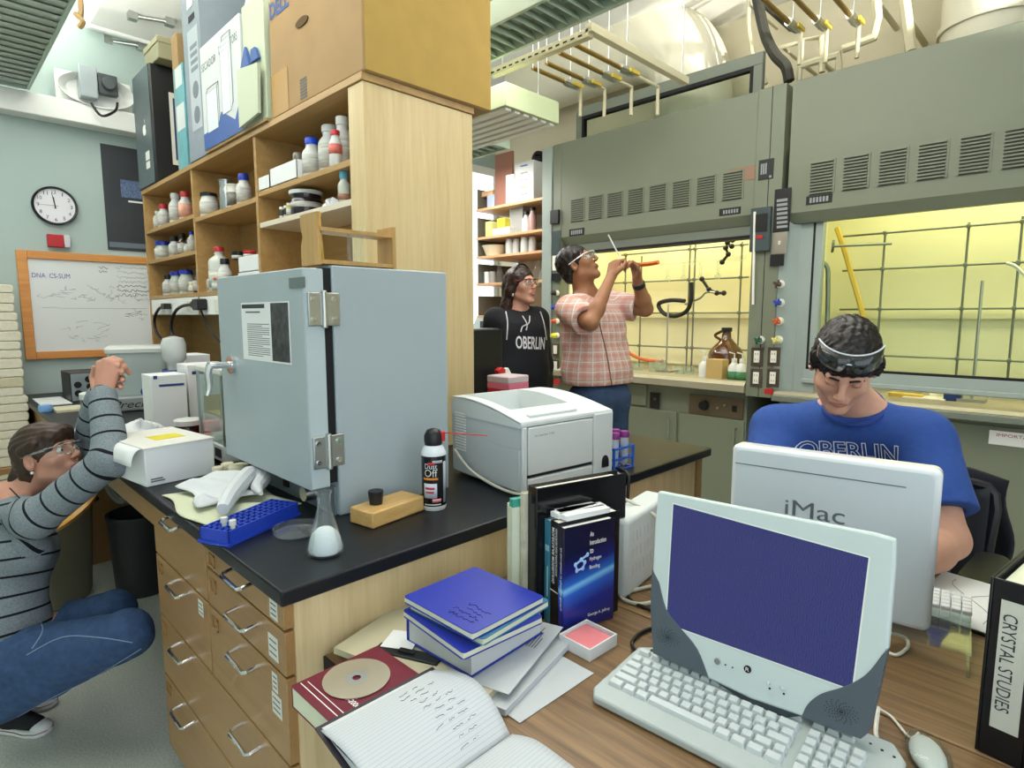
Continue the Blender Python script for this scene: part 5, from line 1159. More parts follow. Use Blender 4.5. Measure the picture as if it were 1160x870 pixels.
# blue tube rack
t = thing('tube_rack', 'royal blue plastic tube rack with one white capped tube at bench edge', 'rack', (.55, 1.40, ZB_))
Mr = Matrix.Translation((.452, 1.336, ZB_)) @ Matrix.Rotation(R(24.5), 4, 'Z')
M_rb = mat('royal_rack_plastic', '#2140b4', .35)
mb = MB(); rl, rw_, rh = .225, .085, .034
mb.box((-.004, -.004, 0), (rl+.004, rw_+.004, .006), Mr)
for a_, b_ in (((0, 0, .006), (rl, .004, rh)), ((0, rw_-.004, .006), (rl, rw_, rh)), ((0, 0, .006), (.004, rw_, rh)), ((rl-.004, 0, .006), (rl, rw_, rh))): mb.box(a_, b_, Mr)
for i in range(1, 12): mb.box((rl*i/12-.0025, .004, rh-.008), (rl*i/12+.0025, rw_-.004, rh), Mr)
for j in range(1, 5): mb.box((.004, rw_*j/5-.0025, rh-.008), (rl-.004, rw_*j/5+.0025, rh), Mr)
obj('body', mb, M_rb, t)
for x_, y_, lab in ((.022, .009, 'white capped tube at the corner of the blue rack'), (.03, .042, 'clear tube in the second row of the blue rack')):
    q = Mr @ Vector((x_, y_, .008)); tag(obj('small_tube', MB().lathe([(.004, 0), (.0055, .03), (.0055, .034), (.008, .034), (.008, .045), (.006, .046)], q, 12), M_bwhite), lab, 'tube')
# petri dish, flask with powder
q = W(336, 603, z=ZB_); M_dish = glassmat('dish_glass', '#f8fbfb', .02, .80, .035)
tag(obj('petri_dish', MB().lathe([(.001, .001), (.050, .001), (.052, .003), (.052, .016), (.0505, .016), (.0505, .004), (.001, .003)], q, 36, cap=False), M_dish, smooth=40), 'round glass dish between the blue rack and the flask', 'dish')
q = W(369, 626, z=ZB_)
t = thing('conical_flask', 'glass conical flask holding white powder near the bench corner', 'flask', q)
fp = [(.001, .001), (.036, .001), (.0395, .006), (.039, .014), (.0165, .092), (.0145, .104), (.0145, .128), (.018, .134), (.0175, .136), (.0125, .128), (.0125, .104), (.0145, .092), (.037, .014), (.034, .004), (.001, .004)]
obj('glass', MB().lathe(fp, q, 36, cap=False), M_dish, t, smooth=45)
obj('powder', MB().lathe([(.001, .0045), (.033, .0045), (.0355, .012), (.031, .034), (.026, .045), (.015, .055), (.006, .058), (.001, .058)], q, 28, cap=False), mat('white_powder', '#f0f2f2', .9, bump=.4, bscale=300), t, smooth=60)
# wooden block with black stopper
t = thing('wooden_block', 'pale wooden block lying on the bench in front of oven', 'block', (.83, 1.26, ZB_))
Mk = Matrix.Translation((.735, 1.203, ZB_)) @ Matrix.Rotation(R(9), 4, 'Z')
obj('body', MB().box((0, 0, 0), (.175, .085, .040), Mk), wood('pine_block', '#bd9452', '#d6b274', 'X', 3), t, bevel=.004)
q = Mk @ Vector((.055, .05, .0402)); tag(obj('rubber_stopper', MB().lathe([(.016, 0), (.0195, .032), (.018, .034)], q, 20), M_black, smooth=40), 'black rubber stopper on top of the wooden block', 'stopper')
# duster can
q = W(492, 575, z=ZB_); q.z = ZB_
t = thing('duster_can', 'black aerosol duster can with white shoulder and red straw beside the printer', 'spray can', q)
obj('can', MB().lathe([(.030, 0), (.032, .003), (.032, .012), (.031, .0125)], q, 28), M_bwhite, t, smooth=40)
obj('wrap', MB().lathe([(.0318, .012), (.032, .013), (.032, .148), (.031, .149)], q, 28), mat('gloss_black_can', '#17171a', .25), t, smooth=40)
obj('shoulder', MB().lathe([(.0335, .146), (.0335, .152), (.027, .166), (.0235, .170), (.0235, .172)], q, 28), mat('white_gloss_cap', '#dfe6ea', .25), t, smooth=35)
obj('trigger_cap', MB().lathe([(.0225, .172), (.0245, .182), (.024, .198), (.017, .211), (.004, .2155)], q, 20), M_black, t, smooth=50)
obj('trigger', MB().cbox(q+RT*.024+Vector((0, 0, .194)), (.012, .012, .026)), M_redc, t, bevel=.002)
e = q+RT*.028+Vector((0, 0, .203)); obj('straw', MB().cyl(e, e+RT*.115-FH*.02+Vector((0, 0, -.003)), .0016, n=8), M_redc, t)
def wraptext(s, a0, z, w, h, m, R_=.0325, par=None, sh_=0):
    """lettering bent round a can; a0 is the angle of its middle"""
    cu = bpy.data.curves.new('lettering', 'FONT'); cu.body = s; cu.shear = sh_; cu.resolution_u = 2
    o_ = bpy.data.objects.new('lettering', cu); COL.objects.link(o_); me = bpy.data.meshes.new_from_object(o_); bpy.data.objects.remove(o_); bpy.data.curves.remove(cu)
    co = np.empty(len(me.vertices)*3); me.vertices.foreach_get('co', co); co = co.reshape(-1, 3); lo = co.min(0); hi = co.max(0); co = (co-lo)/np.maximum(hi-lo, 1e-6)
    an = a0+(co[:, 0]-.5)*w/R_; out = np.stack([q.x+R_*np.cos(an), q.y+R_*np.sin(an), q.z+z+co[:, 1]*h], 1)
    me.vertices.foreach_set('co', out.ravel()); me.update(); me.transform(chain(par).inverted()); me.name = 'lettering'; return finish('lettering', me, m, par, smooth=0)
A0 = math.atan2(-q.y, -q.x)
wraptext('Dust', A0-.25, .113, .034, .014, mat('red_ink_can', '#d8dadc', .4), par=t); wraptext('Off', A0-.25, .092, .036, .02, M_bwhite, par=t)
def wrapband(a1, a2, z1, z2, m, name='print', R_=.0324):
    mb = MB(); k = 10; v = []
    for i in range(k+1):
        an = a1+(a2-a1)*i/k
        for z_ in (z1, z2): v.append((q.x+R_*math.cos(an), q.y+R_*math.sin(an), q.z+z_))
    mb.add(v, [(2*i, 2*i+2, 2*i+3, 2*i+1) for i in range(k)]); return obj(name, mb, m, t, solid=.0003, smooth=60)
wrapband(A0-.95, A0+.35, .083, .089, mat('orange_print', '#d8862c', .4)); wrapband(A0-.1, A0+.75, .128, .135, mat('silver_print', '#a8b0b8', .3)); wrapband(A0-.5, A0+.1, .123, .130, M_redc)
wrapband(A0-.9, A0+.25, .035, .074, mat('pale_blue_print', '#c3cbd6', .4)); wrapband(A0-.75, A0+.05, .058, .064, M_redc, 'print', .0327); wrapband(A0-.7, A0+.0, .048, .053, M_redc, 'print', .0327); wrapband(A0-.15, A0+.6, .024, .033, mat('pink_print', '#e08a90', .4)); wrapband(A0-.9, A0+.6, .016, .019, M_bwhite)
wrapband(A0+.85, A0+1.25, .02, .13, mat('silver_print', '#a8b0b8'))
# purple capped tubes in blue rack right of the printer
t = thing('tube_rack', 'blue wire tube rack right of the printer', 'rack', (1.62, 1.17, ZB_)); Mq = Matrix.Translation((1.575, 1.10, ZB_)) @ Matrix.Rotation(R(-3), 4, 'Z')
mb = MB()
for z_ in (0, .035, .07): 
    for a_, b_ in (((0, 0), (.11, .006)), ((0, .074), (.11, .08)), ((0, 0), (.006, .08)), ((.104, 0), (.11, .08)), ((0, .037), (.11, .043)), ((.052, 0), (.058, .08))): mb.box((a_[0], a_[1], z_+.0), (b_[0], b_[1], z_+(.006 if z_ else .004)), Mq)
for x_ in (0, .102): 
    for y_ in (0, .074): mb.box((x_, y_, 0), (x_+.008, y_+.006, .078), Mq)
obj('body', mb, mat('bright_blue_rack', '#2a66cc', .35), t)
M_pur = mat('purple_cap', '#7a2a78', .4)
k = 0
labs = ('front left', 'front right', 'back left', 'back right')
for x_ in (.029, .081):
    for y_ in (.021, .059):
        tb = thing('centrifuge_tube', 'purple capped tube, %s in the blue rack beside the printer' % ('front left', 'back left', 'front right', 'back right')[k], 'tube', Mq @ Vector((x_, y_, .005)), 0, 'purple capped tubes in the blue rack')
        qq = Mq @ Vector((x_, y_, .006)); obj('tube_body', MB().lathe([(.003, 0), (.013, .015), (.014, .1)], qq, 14), mat('frosted_tube', '#cfd6dc', .3, trans=.2), tb); obj('cap', MB().lathe([(.0165, .098), (.0165, .115), (.015, .118)], qq, 16), M_pur, tb); k += 1
# ================================================================ BOTTLES ON THE REAGENT SHELF
M_wl = mat('paper_label', '#b9bab2', .7, noise=.3, nscale=42, stretch=(.35, .35, 4))
M_bluecap = mat('blue_cap', '#2036a4', .35); M_blackcap = M_black; M_clear = mat('clear_bottle_glass', '#b9beb2', .12, spec=.6); M_silver = mat('silver_tin', '#b4b6b8', .25, metal=.9)
def jar(lab, y, z, r, h, cap, m=None, x=1.165, neck=.6, ch=.03, ml=None, lz=(.15, .7), grp=None, name='reagent_bottle'):
    m = m or M_bwhite; nr = r*neck
    prof = [(r*.94, 0), (r, .006), (r, h*.72), (r*.9, h*.8), (nr, h*.9), (nr, h)]
    return bottle(name, lab, 'bottle', Vector((x, y, z+.0005)), prof, (nr*1.15, ch), m, cap, (h*lz[0], h*lz[1]), ml or M_wl, grp, 18)
def ys(px, x=1.165): return W(px, 250, x=x).y
G1, G2, G3 = 'bottles on the top left shelf', 'bottles on the middle left shelf', 'bottles on the bottom left shelf'
z1, z2, z3 = 1.962, 1.772, ZB
# far bay, top
jar('small clear bottle at the far end of the top left shelf', ys(178.5), z1, .024, .115, M_ivory, M_clear, neck=.45, ch=.015, grp=G1)
jar('white bottle with red cap, second on the top left shelf', ys(186), z1, .036, .125, M_redc, grp=G1)
jar('yellow labelled brown bottle behind the red capped one', ys(195, 1.22), z1, .03, .12, M_black, M_amber, 1.22, ml=mat('yellow_label', '#ddd032'), grp=G1)
jar('tall white bottle with white cap on the top left shelf', ys(200), z1, .037, .155, M_bwhite, grp=G1)
jar('white bottle with orange spot and red cap, nearest divider on top left shelf', ys(211), z1, .036, .14, M_redc, ml=mat('orange_label', '#d8a088', .6, noise=.3, nscale=20), grp=G1)
# far bay, middle
jar('wide clear jar with blue cap at the far end of middle left shelf', ys(183), z2, .05, .095, M_bluecap, mat('pale_jar', '#b8c2b4', .2), neck=.8, ch=.024, grp=G2)
jar('white bottle with black cap, second on middle left shelf', ys(196), z2, .033, .10, M_black, grp=G2)
jar('brown bottle with paper label in the middle left shelf', ys(205), z2, .028, .105, M_black, M_amber, grp=G2)
jar('small bottle with white label right of brown bottle, middle left shelf', ys(211), z2, .022, .065, M_black, M_clear, ch=.015, grp=G2)
jar('tall clear bottle with blue cap nearest divider, middle left shelf', ys(216), z2, .024, .11, M_bluecap, M_clear, neck=.5, ch=.02, grp=G2)
# far bay, bottom
jar('white bottle with black cap at far end of bottom left shelf', ys(186), z3, .034, .105, M_black, grp=G3)
jar('small dark capped bottle, second on bottom left shelf', ys(191, 1.25), z3, .034, .12, M_black, M_clear, 1.25, grp=G3)
jar('clear jar with blue cap, left of the pair on bottom left shelf', ys(196), z3, .04, .12, M_bluecap, mat('pale_jar', '#b8c2b4'), neck=.75, ch=.025, grp=G3)
jar('clear jar with blue cap, right of the pair on bottom left shelf', ys(207), z3, .042, .12, M_bluecap, mat('pale_jar', '#b8c2b4'), neck=.75, ch=.025, grp=G3)
jar('blue capped jar behind the pair on bottom left shelf', ys(205, 1.26), z3, .042, .13, M_bluecap, None, 1.26, grp=G3)
jar('short cream jar in front of the pair, bottom left shelf', ys(214), z3, .024, .055, M_cream, M_cream, ch=.016, neck=.8, grp=G3)
jar('tall brown bottle nearest the divider on bottom left shelf', ys(219), z3, .022, .105, M_black, M_amber, grp=G3)
# middle bay, upper shelf
zm = 1.937
jar('squat white jar with black lid on the upper middle shelf', ys(238), zm, .046, .115, M_black, neck=.8, ch=.018)
jar('silver tin on the upper middle shelf', ys(258), zm, .032, .155, M_silver, M_silver, neck=.96, ch=.006, lz=(.02, .05))
jar('tin with black printed label right of the silver tin', ys(266.5), zm, .033, .118, M_ivory, M_ivory, neck=.96, ch=.006, ml=mat('black_white_label', '#6a6a60', .5, noise=.7, nscale=30))
jar('white bottle with blue cap nearest divider on upper middle shelf', ys(278), zm, .034, .125, M_bluecap)
# middle bay, bottom shelf
jar('large clear jug with red cap in the middle bay', ys(246), z3, .055, .21, M_redc, mat('clear_jug_plastic', '#c9cdc4', .2), neck=.4, ch=.025, lz=(.1, .5))
jar('small white bottle at far end of middle bay floor', ys(233), z3, .032, .09, M_black)
jar('small grey bottle with orange cap in front of the jug', ys(242, 1.13), z3, .026, .06, mat('orange_cap', '#c8642c', .4), mat('grey_bottle', '#8a8e8c', .4), 1.13, ch=.012)
jar('white bottle with black cap right of the clear jug', ys(252), z3, .033, .14, M_black)
def tray(label, px0, px1, z, h, d=.14, x0=1.108): 
    a = W(px0, 290, x=x0).y; b = W(px1, 290, x=x0).y
    return tag(obj('card_tray', MB().box((x0, b, z+.001), (x0+d, a, z+.006)).box((x0, b, z+.001), (x0+.003, a, z+h)).box((x0+d-.003, b, z+.001), (x0+d, a, z+h)).box((x0, b, z+.001), (x0+d, b+.003, z+h)).box((x0, a-.003, z+.001), (x0+d, a, z+h)), M_carton), label, 'tray')
cart('lower white card box in the middle bay beside divider', 1.108, 2.70, .16, .25, .075, M_carton, z3+.001, 'card_box'); cart('upper white card box in the middle bay beside divider', 1.106, 2.702, .17, .23, .07, M_carton, z3+.078, 'card_box')
jar('dark capped vial on the upper white card box, further left', ys(268, 1.16), z3+.148, .03, .03, M_black, M_black, 1.16, ch=.012, neck=.9); jar('red capped vial on the upper white card box by divider', ys(281, 1.16), z3+.148, .028, .025, M_redc, M_redc, 1.16, ch=.012, neck=.9)
# near bay, upper shelf
zn = 1.955
tray('white card tray of vials at the far end of upper right shelf', 292.5, 309, zn, .058); tray('white card tray of vials, nearer on the upper right shelf', 310, 340, zn, .075)
jar('pale blue capped vial in the far white tray', ys(304), zn+.006, .022, .06, mat('sky_cap', '#74a8c4', .4), M_clear, ch=.018); jar('navy capped vial in the nearer white tray', ys(323), zn+.006, .022, .075, mat('navy_cap', '#1c2148', .4), M_amber, ch=.02)
jar('black capped vial in the nearer white tray', ys(331), zn+.006, .018, .08, M_black, M_amber, ch=.018); jar('red banded bottle with clear stopper behind the nearer tray', ys(341, 1.2), zn, .034, .11, mat('clear_stopper', '#8a8478', .15), M_bwhite, 1.2, ch=.035, ml=mat('maroon_label', '#5a2a2c', .5), lz=(.62, .8))
jar('white bottle with bright blue cap on the upper right shelf', ys(356), zn, .037, .135, mat('bright_blue_cap', '#1c48c8', .35), ch=.026)
jar('large white bottle with white cap on the upper right shelf', ys(377, 1.19), zn, .045, .165, M_bwhite, None, 1.19, ch=.026)
jar('white bottle with red cap in front of the large white one', ys(383, 1.135), zn, .024, .115, M_redc, None, 1.135, ml=mat('red_green_label', '#c86a60', .6, noise=.4, nscale=30), ch=.018, lz=(.4, .7))
jar('white bottle mostly hidden at the near end of upper right shelf', ys(391, 1.17), zn, .034, .16, M_bwhite, None, 1.17)
# near bay, lower shelf
zl = 1.822
for i, px in enumerate((320, 325)): jar(('leftmost small vial with white cap, lower right shelf', 'second small vial with white cap, lower right shelf')[i], ys(px, 1.13), zl, .011, .042, M_ivory, mat('dark_vial', '#3a3a34', .2), 1.13, neck=.8, ch=.01, lz=(.1, .3))
jar('small yellow labelled vial with white cap, lower right shelf', ys(329, 1.13), zl, .014, .048, M_ivory, mat('yellow_vial', '#b8a838', .3), 1.13, neck=.8, ch=.01)
jar('squat black jar with wide white lid on the lower right shelf', ys(348, 1.17), zl, .062, .085, M_bwhite, mat('aubergine_jar', '#241820', .2, coat=.4), 1.17, neck=.95, ch=.016, lz=(.35, .6), ml=M_wl)
tissue('crumpled clear film beside the black jar on lower right shelf', Vector((1.15, 2.10, zl+.001)), .035, M_tis, 21, .9)
cart('small white carton on the lower right shelf behind the pipette', 1.15, 1.98, .07, .06, .07, M_carton, zl+.001); jar('bottle with teal cap and brown label at near end of lower right shelf', ys(391, 1.13), zl, .022, .085, mat('teal_cap', '#5aa0b8', .4), M_clear, 1.13, ml=mat('brown_white_label', '#9a6a54', .6), ch=.03, lz=(.1, .35))
# ================================================================ ON THE DESK
ZD = .7405
class Plane:
    """a flat face in the room: bottom left corner, right and up directions"""
    def __init__(s, o, e, u): s.o = Vector(o); s.e = Vector(e).normalized(); s.u = Vector(u).normalized(); s.n = s.e.cross(s.u).normalized(); s.M = frame(s.o, s.e, s.u)
    def uv(s, px, py):
        v = RT*((px-580)/FPX)+UP*((435-py)/FPX)+FW; t = (s.o-EYE).dot(s.n)/v.dot(s.n); p = EYE+v*t-s.o; return (p.dot(s.e), p.dot(s.u))
def sm(pts, k=6):
    return [(p.x, p.y) for p in spline([Vector((a, b, 0)) for a, b in pts], k)]
# ---- monitor
M_bez = mat('monitor_grey', '#c2d0ce', .45); M_spk = mat('speaker_slate', '#4f5a62', .5); M_foot = mat('foot_slate', '#39444b', .5)
e = Vector((math.cos(R(-86.5)), math.sin(R(-86.5)), 0)); nh = Vector((e.y, -e.x, 0)); tl = R(12); u = Vector((0, 0, 1))*math.cos(tl)-nh*math.sin(tl)
PM = Plane((.932, .556, .792), e, u)
mo = thing('desktop_terminal', 'grey all in one computer screen with slate speaker corners and blue picture', 'computer', (1.02, .38, ZD))
U = PM.uv
TL_, TR_ = U(745, 556), U(1015, 611); R_, L_ = U(1006, 735), U(739, 645); BLc, BRc = U(802, 769), U(908, 812)
outline = [TL_, U(741, 600), L_, U(737, 688), U(740, 738), BLc]+[U(850, 792)]+[BRc, U(975, 836), U(985, 828), U(996, 780), R_, U(1014, 640), TR_, U(990, 604)]
FT = .022
obj('bezel', MB().prism(outline, 'z', -FT, 0, PM.M), M_bez, mo, bevel=.004)
lsp = [L_]+sm([U(747, 660), U(755, 690), U(770, 710), U(790, 735), U(803, 768)], 4)+[U(740, 740), U(737, 688)]
rsp = [R_]+sm([U(1000, 741), U(980, 765), U(955, 778), U(930, 786), U(915, 798), U(908, 812)], 4)+[U(975, 837), U(985, 829), U(996, 780)]
for nm, pl_, hx in (('left', lsp, (757, 722)), ('right', rsp, (953, 806))):
    s_ = obj('speaker_panel', MB().prism(pl_, 'z', -FT-.002, .0016, PM.M), M_spk, mo, bevel=.001)
    mb = MB(); c0 = U(*hx); rnd = random.Random(5)
    for i in range(7):
        for j in range(14):
            a_ = j*math.pi*2/14+i*.3; rr = .0032*(i+.6); p_ = (c0[0]+rr*math.cos(a_)*1.1, c0[1]+rr*math.sin(a_)*.75)
            mb.cyl(PM.M @ Vector((p_[0], p_[1], .0012)), PM.M @ Vector((p_[0], p_[1], .0020)), .0008, n=5)
    obj('grille_holes', mb, M_blackm, s_)
sc = [U(763, 571), U(984, 632), U(965, 781), U(755, 706)]
m = mat('screen_blue_picture', '#3c3f84', .3); nt = m.node_tree; b = nt.nodes['Principled BSDF']
tc = nt.nodes.new('ShaderNodeTexCoord'); wv = nt.nodes.new('ShaderNodeTexWave'); wv.wave_type = 'BANDS'; wv.bands_direction = 'Y'; wv.inputs['Scale'].default_value = 90; wv.inputs['Distortion'].default_value = 9; wv.inputs['Detail'].default_value = 3; wv.inputs['Detail Scale'].default_value = 1.2
rp = nt.nodes.new('ShaderNodeValToRGB'); rp.color_ramp.elements[0].color = lin('#33367a'); rp.color_ramp.elements[1].color = lin('#474c92')
nt.links.new(tc.outputs['Object'], wv.inputs[0]); nt.links.new(wv.outputs['Fac'], rp.inputs[0]); nt.links.new(rp.outputs[0], b.inputs['Emission Color']); b.inputs['Emission Strength'].default_value = .55; b.inputs['Base Color'].default_value = lin('#15162e')
obj('screen', MB().prism(sc, 'z', -.004, .0006, PM.M), m, mo, label='screen showing a plain violet blue picture')
cx_ = sum(p[0] for p in sc)/4; cy_ = sum(p[1] for p in sc)/4
ed = [(cx_+(p[0]-cx_)*1.015, cy_+(p[1]-cy_)*1.02) for p in sc]; obj('screen_rim', MB().prism(ed, 'z', -.005, .0003, PM.M), mat('rim_pale', '#dfe6da', .4), mo)
# back shell and foot
bs = [(outline[0][0]+.01, outline[0][1]-.01), (outline[4][0]+.01, outline[4][1]+.01), (BRc[0]+.02, BRc[1]+.01), (TR_[0]-.01, TR_[1]-.01)]
b2 = [(cx_+(p[0]-cx_)*.75, cy_+(p[1]-cy_)*.75) for p in bs]
obj('back_shell', MB().add([PM.M @ Vector((p[0], p[1], -FT)) for p in bs]+[PM.M @ Vector((p[0], p[1], -FT-.05)) for p in b2], [(0, 1, 2, 3), (7, 6, 5, 4), (0, 4, 5, 1), (1, 5, 6, 2), (2, 6, 7, 3), (3, 7, 4, 0)]), M_spk, mo, bevel=.004)
fo = [U(806, 772), U(900, 810)]
obj('foot', loft([([(x_, y_) for x_, y_ in rrect(.07, .14, .05)], 0), ([(x_, y_) for x_, y_ in rrect(.068, .135, .05)], .012), ([(x_-.02, y_) for x_, y_ in rrect(.03, .09, .025)], .028), ([(x_-.01, y_) for x_, y_ in rrect(.022, .08, .02)], .11)], Matrix.Translation((1.072, .385, ZD)) @ Matrix.Rotation(R(3.5), 4, 'Z')), M_foot, mo, smooth=40)
tongue = [U(803, 768), U(905, 811), U(880, 822), U(838, 806)]
obj('chin', MB().prism([U(803, 769), U(850, 800), U(880, 815), U(906, 812)], 'z', -FT, -.004, PM.M), M_foot, mo)
def dot(px, py, r, m_, nm, z=.003): 
    c0 = U(px, py); return obj(nm, MB().cyl(PM.M @ Vector((c0[0], c0[1], 0)), PM.M @ Vector((c0[0], c0[1], z)), r, r*.8, 16), m_, mo)
dot(813, 749, .0062, M_chrome, 'power_button'); dot(822, 753, .0012, M_black, 'indicator'); dot(830, 756, .0012, M_black, 'indicator')
c0 = U(847, 758); k_ = obj('badge', MB().cyl(PM.M @ Vector((c0[0], c0[1], 0)), PM.M @ Vector((c0[0], c0[1], .0012)), .0062, n=18), M_black, mo)
text('lettering', 'R', PM.M @ Matrix.Translation((c0[0]-.003, c0[1]-.003, .0014)), .006, .006, M_white, k_)
for q_ in ((871, 773), (887, 779)):
    c0 = U(*q_); obj('jack', MB().ball(PM.M @ Vector((c0[0], c0[1], 0)), (.006, .003, .002), 8), M_prn2, mo)
    c0 = U(q_[0]+1, q_[1]+7); obj('jack_symbol', MB().cyl(PM.M @ Vector((c0[0], c0[1], 0)), PM.M @ Vector((c0[0], c0[1], .0006)), .0018, n=8), M_black, mo)
# ---- keyboard
KA = R(-86.6); MK = Matrix.Translation((.787, .596, ZD)) @ Matrix.Rotation(KA, 4, 'Z')      # x along the keys, y towards the monitor
kb = thing('keyboard', 'pale grey keyboard lying in front of the screen', 'keyboard', (.787, .596, ZD), KA)
M_kb = mat('keyboard_grey', '#aeb8b6', .5); M_key = mat('key_grey', '#c3cbcb', .5)
KL, KD = .452, .188
def kz(y): return .017+.017*min(1, max(0, y/KD))
pts = [(0.012, 0), (KL-.012, 0), (KL, .012), (KL, KD-.03), (KL-.02, KD), (.03, KD-.004), (.006, KD-.02), (0, .02)]
mb = MB(); v = [MK @ Vector((x, y, .002)) for x, y in pts]+[MK @ Vector((x, y, kz(y))) for x, y in pts]; n = len(pts)
mb.add(v, [tuple(range(n))[::-1], tuple(range(n, 2*n))]+[(i, (i+1) % n, n+(i+1) % n, n+i) for i in range(n)])
obj('body', mb, M_kb, kb, bevel=.004)
KM = {}
def key(x, y, w, d=.0178):
    kk = (round(w, 4), d)
    if kk not in KM:
        me_ = MB(); a_ = w/2-.0006; c_ = d/2-.0006; h = .008; i_ = .0026
        me_.add([(-a_, -c_, 0), (a_, -c_, 0), (a_, c_, 0), (-a_, c_, 0), (-a_+i_, -c_+i_*.8, h), (a_-i_, -c_+i_*.8, h), (a_-i_, c_-i_*.8, h+.001), (-a_+i_, c_-i_*.8, h+.001)], [(3, 2, 1, 0), (4, 5, 6, 7), (0, 1, 5, 4), (1, 2, 6, 5), (2, 3, 7, 6), (3, 0, 4, 7)])
        bmesh.ops.recalc_face_normals(me_.bm, faces=me_.bm.faces); me = bpy.data.meshes.new('key'); me_.bm.to_mesh(me); me_.bm.free(); me.materials.append(M_key); KM[kk] = me
    o = bpy.data.objects.new('key', KM[kk]); link(o, kb); o.location = (x, y, kz(y)-.0005); o.rotation_euler = (math.atan(.017/KD), 0, 0)
    md = o.modifiers.new('bevel', 'BEVEL'); md.width = .001; md.segments = 2
p_ = .0204
rows = [(.128, [1]*13+[1.6], .016), (.108, [1.5]+[1]*12+[1.1], .016), (.088, [1.75]+[1]*11+[1.85], .016), (.068, [2.2]+[1]*10+[1.4, 1], .016), (.048, [1.4, 1.2, 1.2, 5.8, 1.2, 1.2, 1.3, 1.3], .016)]
for y, ws, x0 in rows:
    x = x0
    for w_ in ws: key(x+w_*p_/2, y, w_*p_); x += w_*p_
x = .016
for k_, w_ in enumerate([1.2]+[.92]*14): key(x+w_*p_/2, .154, w_*p_, .013); x += w_*p_+(.003 if k_ in (0, 4, 8) else 0)
for r_ in range(5):
    for c_ in range(4 if r_ else 3): key(.336+c_*p_, .048+.020*r_, p_)
for c_ in range(3): key(.336+c_*p_, .154, p_, .013)
for k_ in range(3): obj('indicator', MB().cyl(MK @ Vector((.405+.016*k_, .165-.004*k_, kz(.16))), MK @ Vector((.405+.016*k_, .165-.004*k_, kz(.16)+.0008)), .0022, n=8), M_black, kb)
bd_ = obj('badge', MB().cyl(MK @ Vector((.034, .172, kz(.172)-.001)), MK @ Vector((.034, .172, kz(.172)+.0006)), .0045, n=14), M_black, kb); obj('badge_text', MB().box((.042, .170, kz(.172)), (.068, .174, kz(.172)+.0006), MK), mat('teal_print', '#3c8c80', .5), kb)
# ---- all in one computer seen from behind
e2 = Vector((math.cos(R(-82.2)), math.sin(R(-82.2)), 0)); PI_ = Plane((1.318, .592, .7905), e2, (.0, 0, 1))
im = thing('desktop_computer', 'white flat desktop computer seen from behind, in front of the seated man', 'computer', (1.36, .4, .79))
V_ = PI_.uv; W_I = .399; t0 = V_(815, 497); t1 = V_(1065, 537); H_I = (t0[1]+t1[1])/2
M_im = mat('white_acrylic', '#dde3e4', .18, coat=.6); M_im2 = mat('white_polycarb', '#ccd6da', .3, coat=.3)
rr = rrect(W_I/2, H_I/2, .016)
obj('case', MB().prism([(x+W_I/2, y+H_I/2) for x, y in rr], 'z', -.05, 0, PI_.M), M_im, im, bevel=.012, seg=4)
obj('back_inset', MB().prism([(x*.94+W_I/2, y*.93+H_I/2) for x, y in rr], 'z', 0, .0006, PI_.M), M_im2, im)
text('lettering', 'iMac', PI_.M @ Matrix.Translation((V_(889, 580)[0], V_(889, 582)[1], .001)), V_(957, 590)[0]-V_(889, 580)[0], .035, mat('silver_ink', '#7d878c', .3, metal=.4), im)
a_ = V_(833, 524); b_ = V_(1026, 561); obj('vent_slot', MB().box((a_[0], a_[1]-.0012, .0004), (b_[0], a_[1]+.0012, .0012), PI_.M), mat('slot_grey', '#6a7478', .5), im)
obj('screen', MB().box((.02, .07, -.0512), (W_I-.02, H_I-.02, -.0500), PI_.M), M_black, im, label='dark screen side')
obj('stand', MB().prism([(.0, 0), (.0, .18), (.004, .18), (.006, .004), (.13, .004), (.13, 0)], 'x', .14, .26, PI_.M @ Matrix(((1, 0, 0, 0), (0, 0, 1, -.0), (0, -1, 0, 0), (0, 0, 0, 1)))) if False else MB().box((.15, 0, -.12), (.25, .003, -.051), PI_.M), M_steel, im)
st = thing('acrylic_riser', 'clear acrylic riser under the white computer and its keyboard', 'riser', (1.42, .36, ZD))
gl_ = glassmat('acrylic', '#f2f6f5', .02, .85)
MR = Matrix.Translation((1.30, .625, 0)) @ Matrix.Rotation(R(-82.2), 4, 'Z')
obj('top', MB().box((-.02, -.02, .784), (.50, .235, .7895), MR), gl_, st); obj('leg', MB().box((-.02, -.02, ZD), (-.015, .235, .7835), MR), gl_, st); obj('leg', MB().box((.495, -.02, ZD), (.50, .235, .7835), MR), gl_, st)
k2 = thing('keyboard', 'white keyboard end showing beside the white computer on the riser', 'keyboard', (1.45, .3, .79)); MK2 = MR @ Matrix.Translation((.03, .125, .7898))
obj('body', MB().box((0, -.01, 0), (.47, .105, .012), MK2), gl_, k2, bevel=.002); KM2 = None
for i in range(14):
    for j in range(5):
        b__ = MB().cbox((.475-.0185-.0185*i*1.0+.006, .008+.0195*j, .017), (.0165, .0172, .009), MK2)
        if i < 6: obj('key', b__, mat('white_key', '#dfe2e2', .4), k2, bevel=.002)
        else: b__.bm.free()
obj('key_block', MB().box((.01, .0, .0125), (.36, .1, .02), MK2), mat('white_key', '#dfe2e2'), k2, bevel=.003)
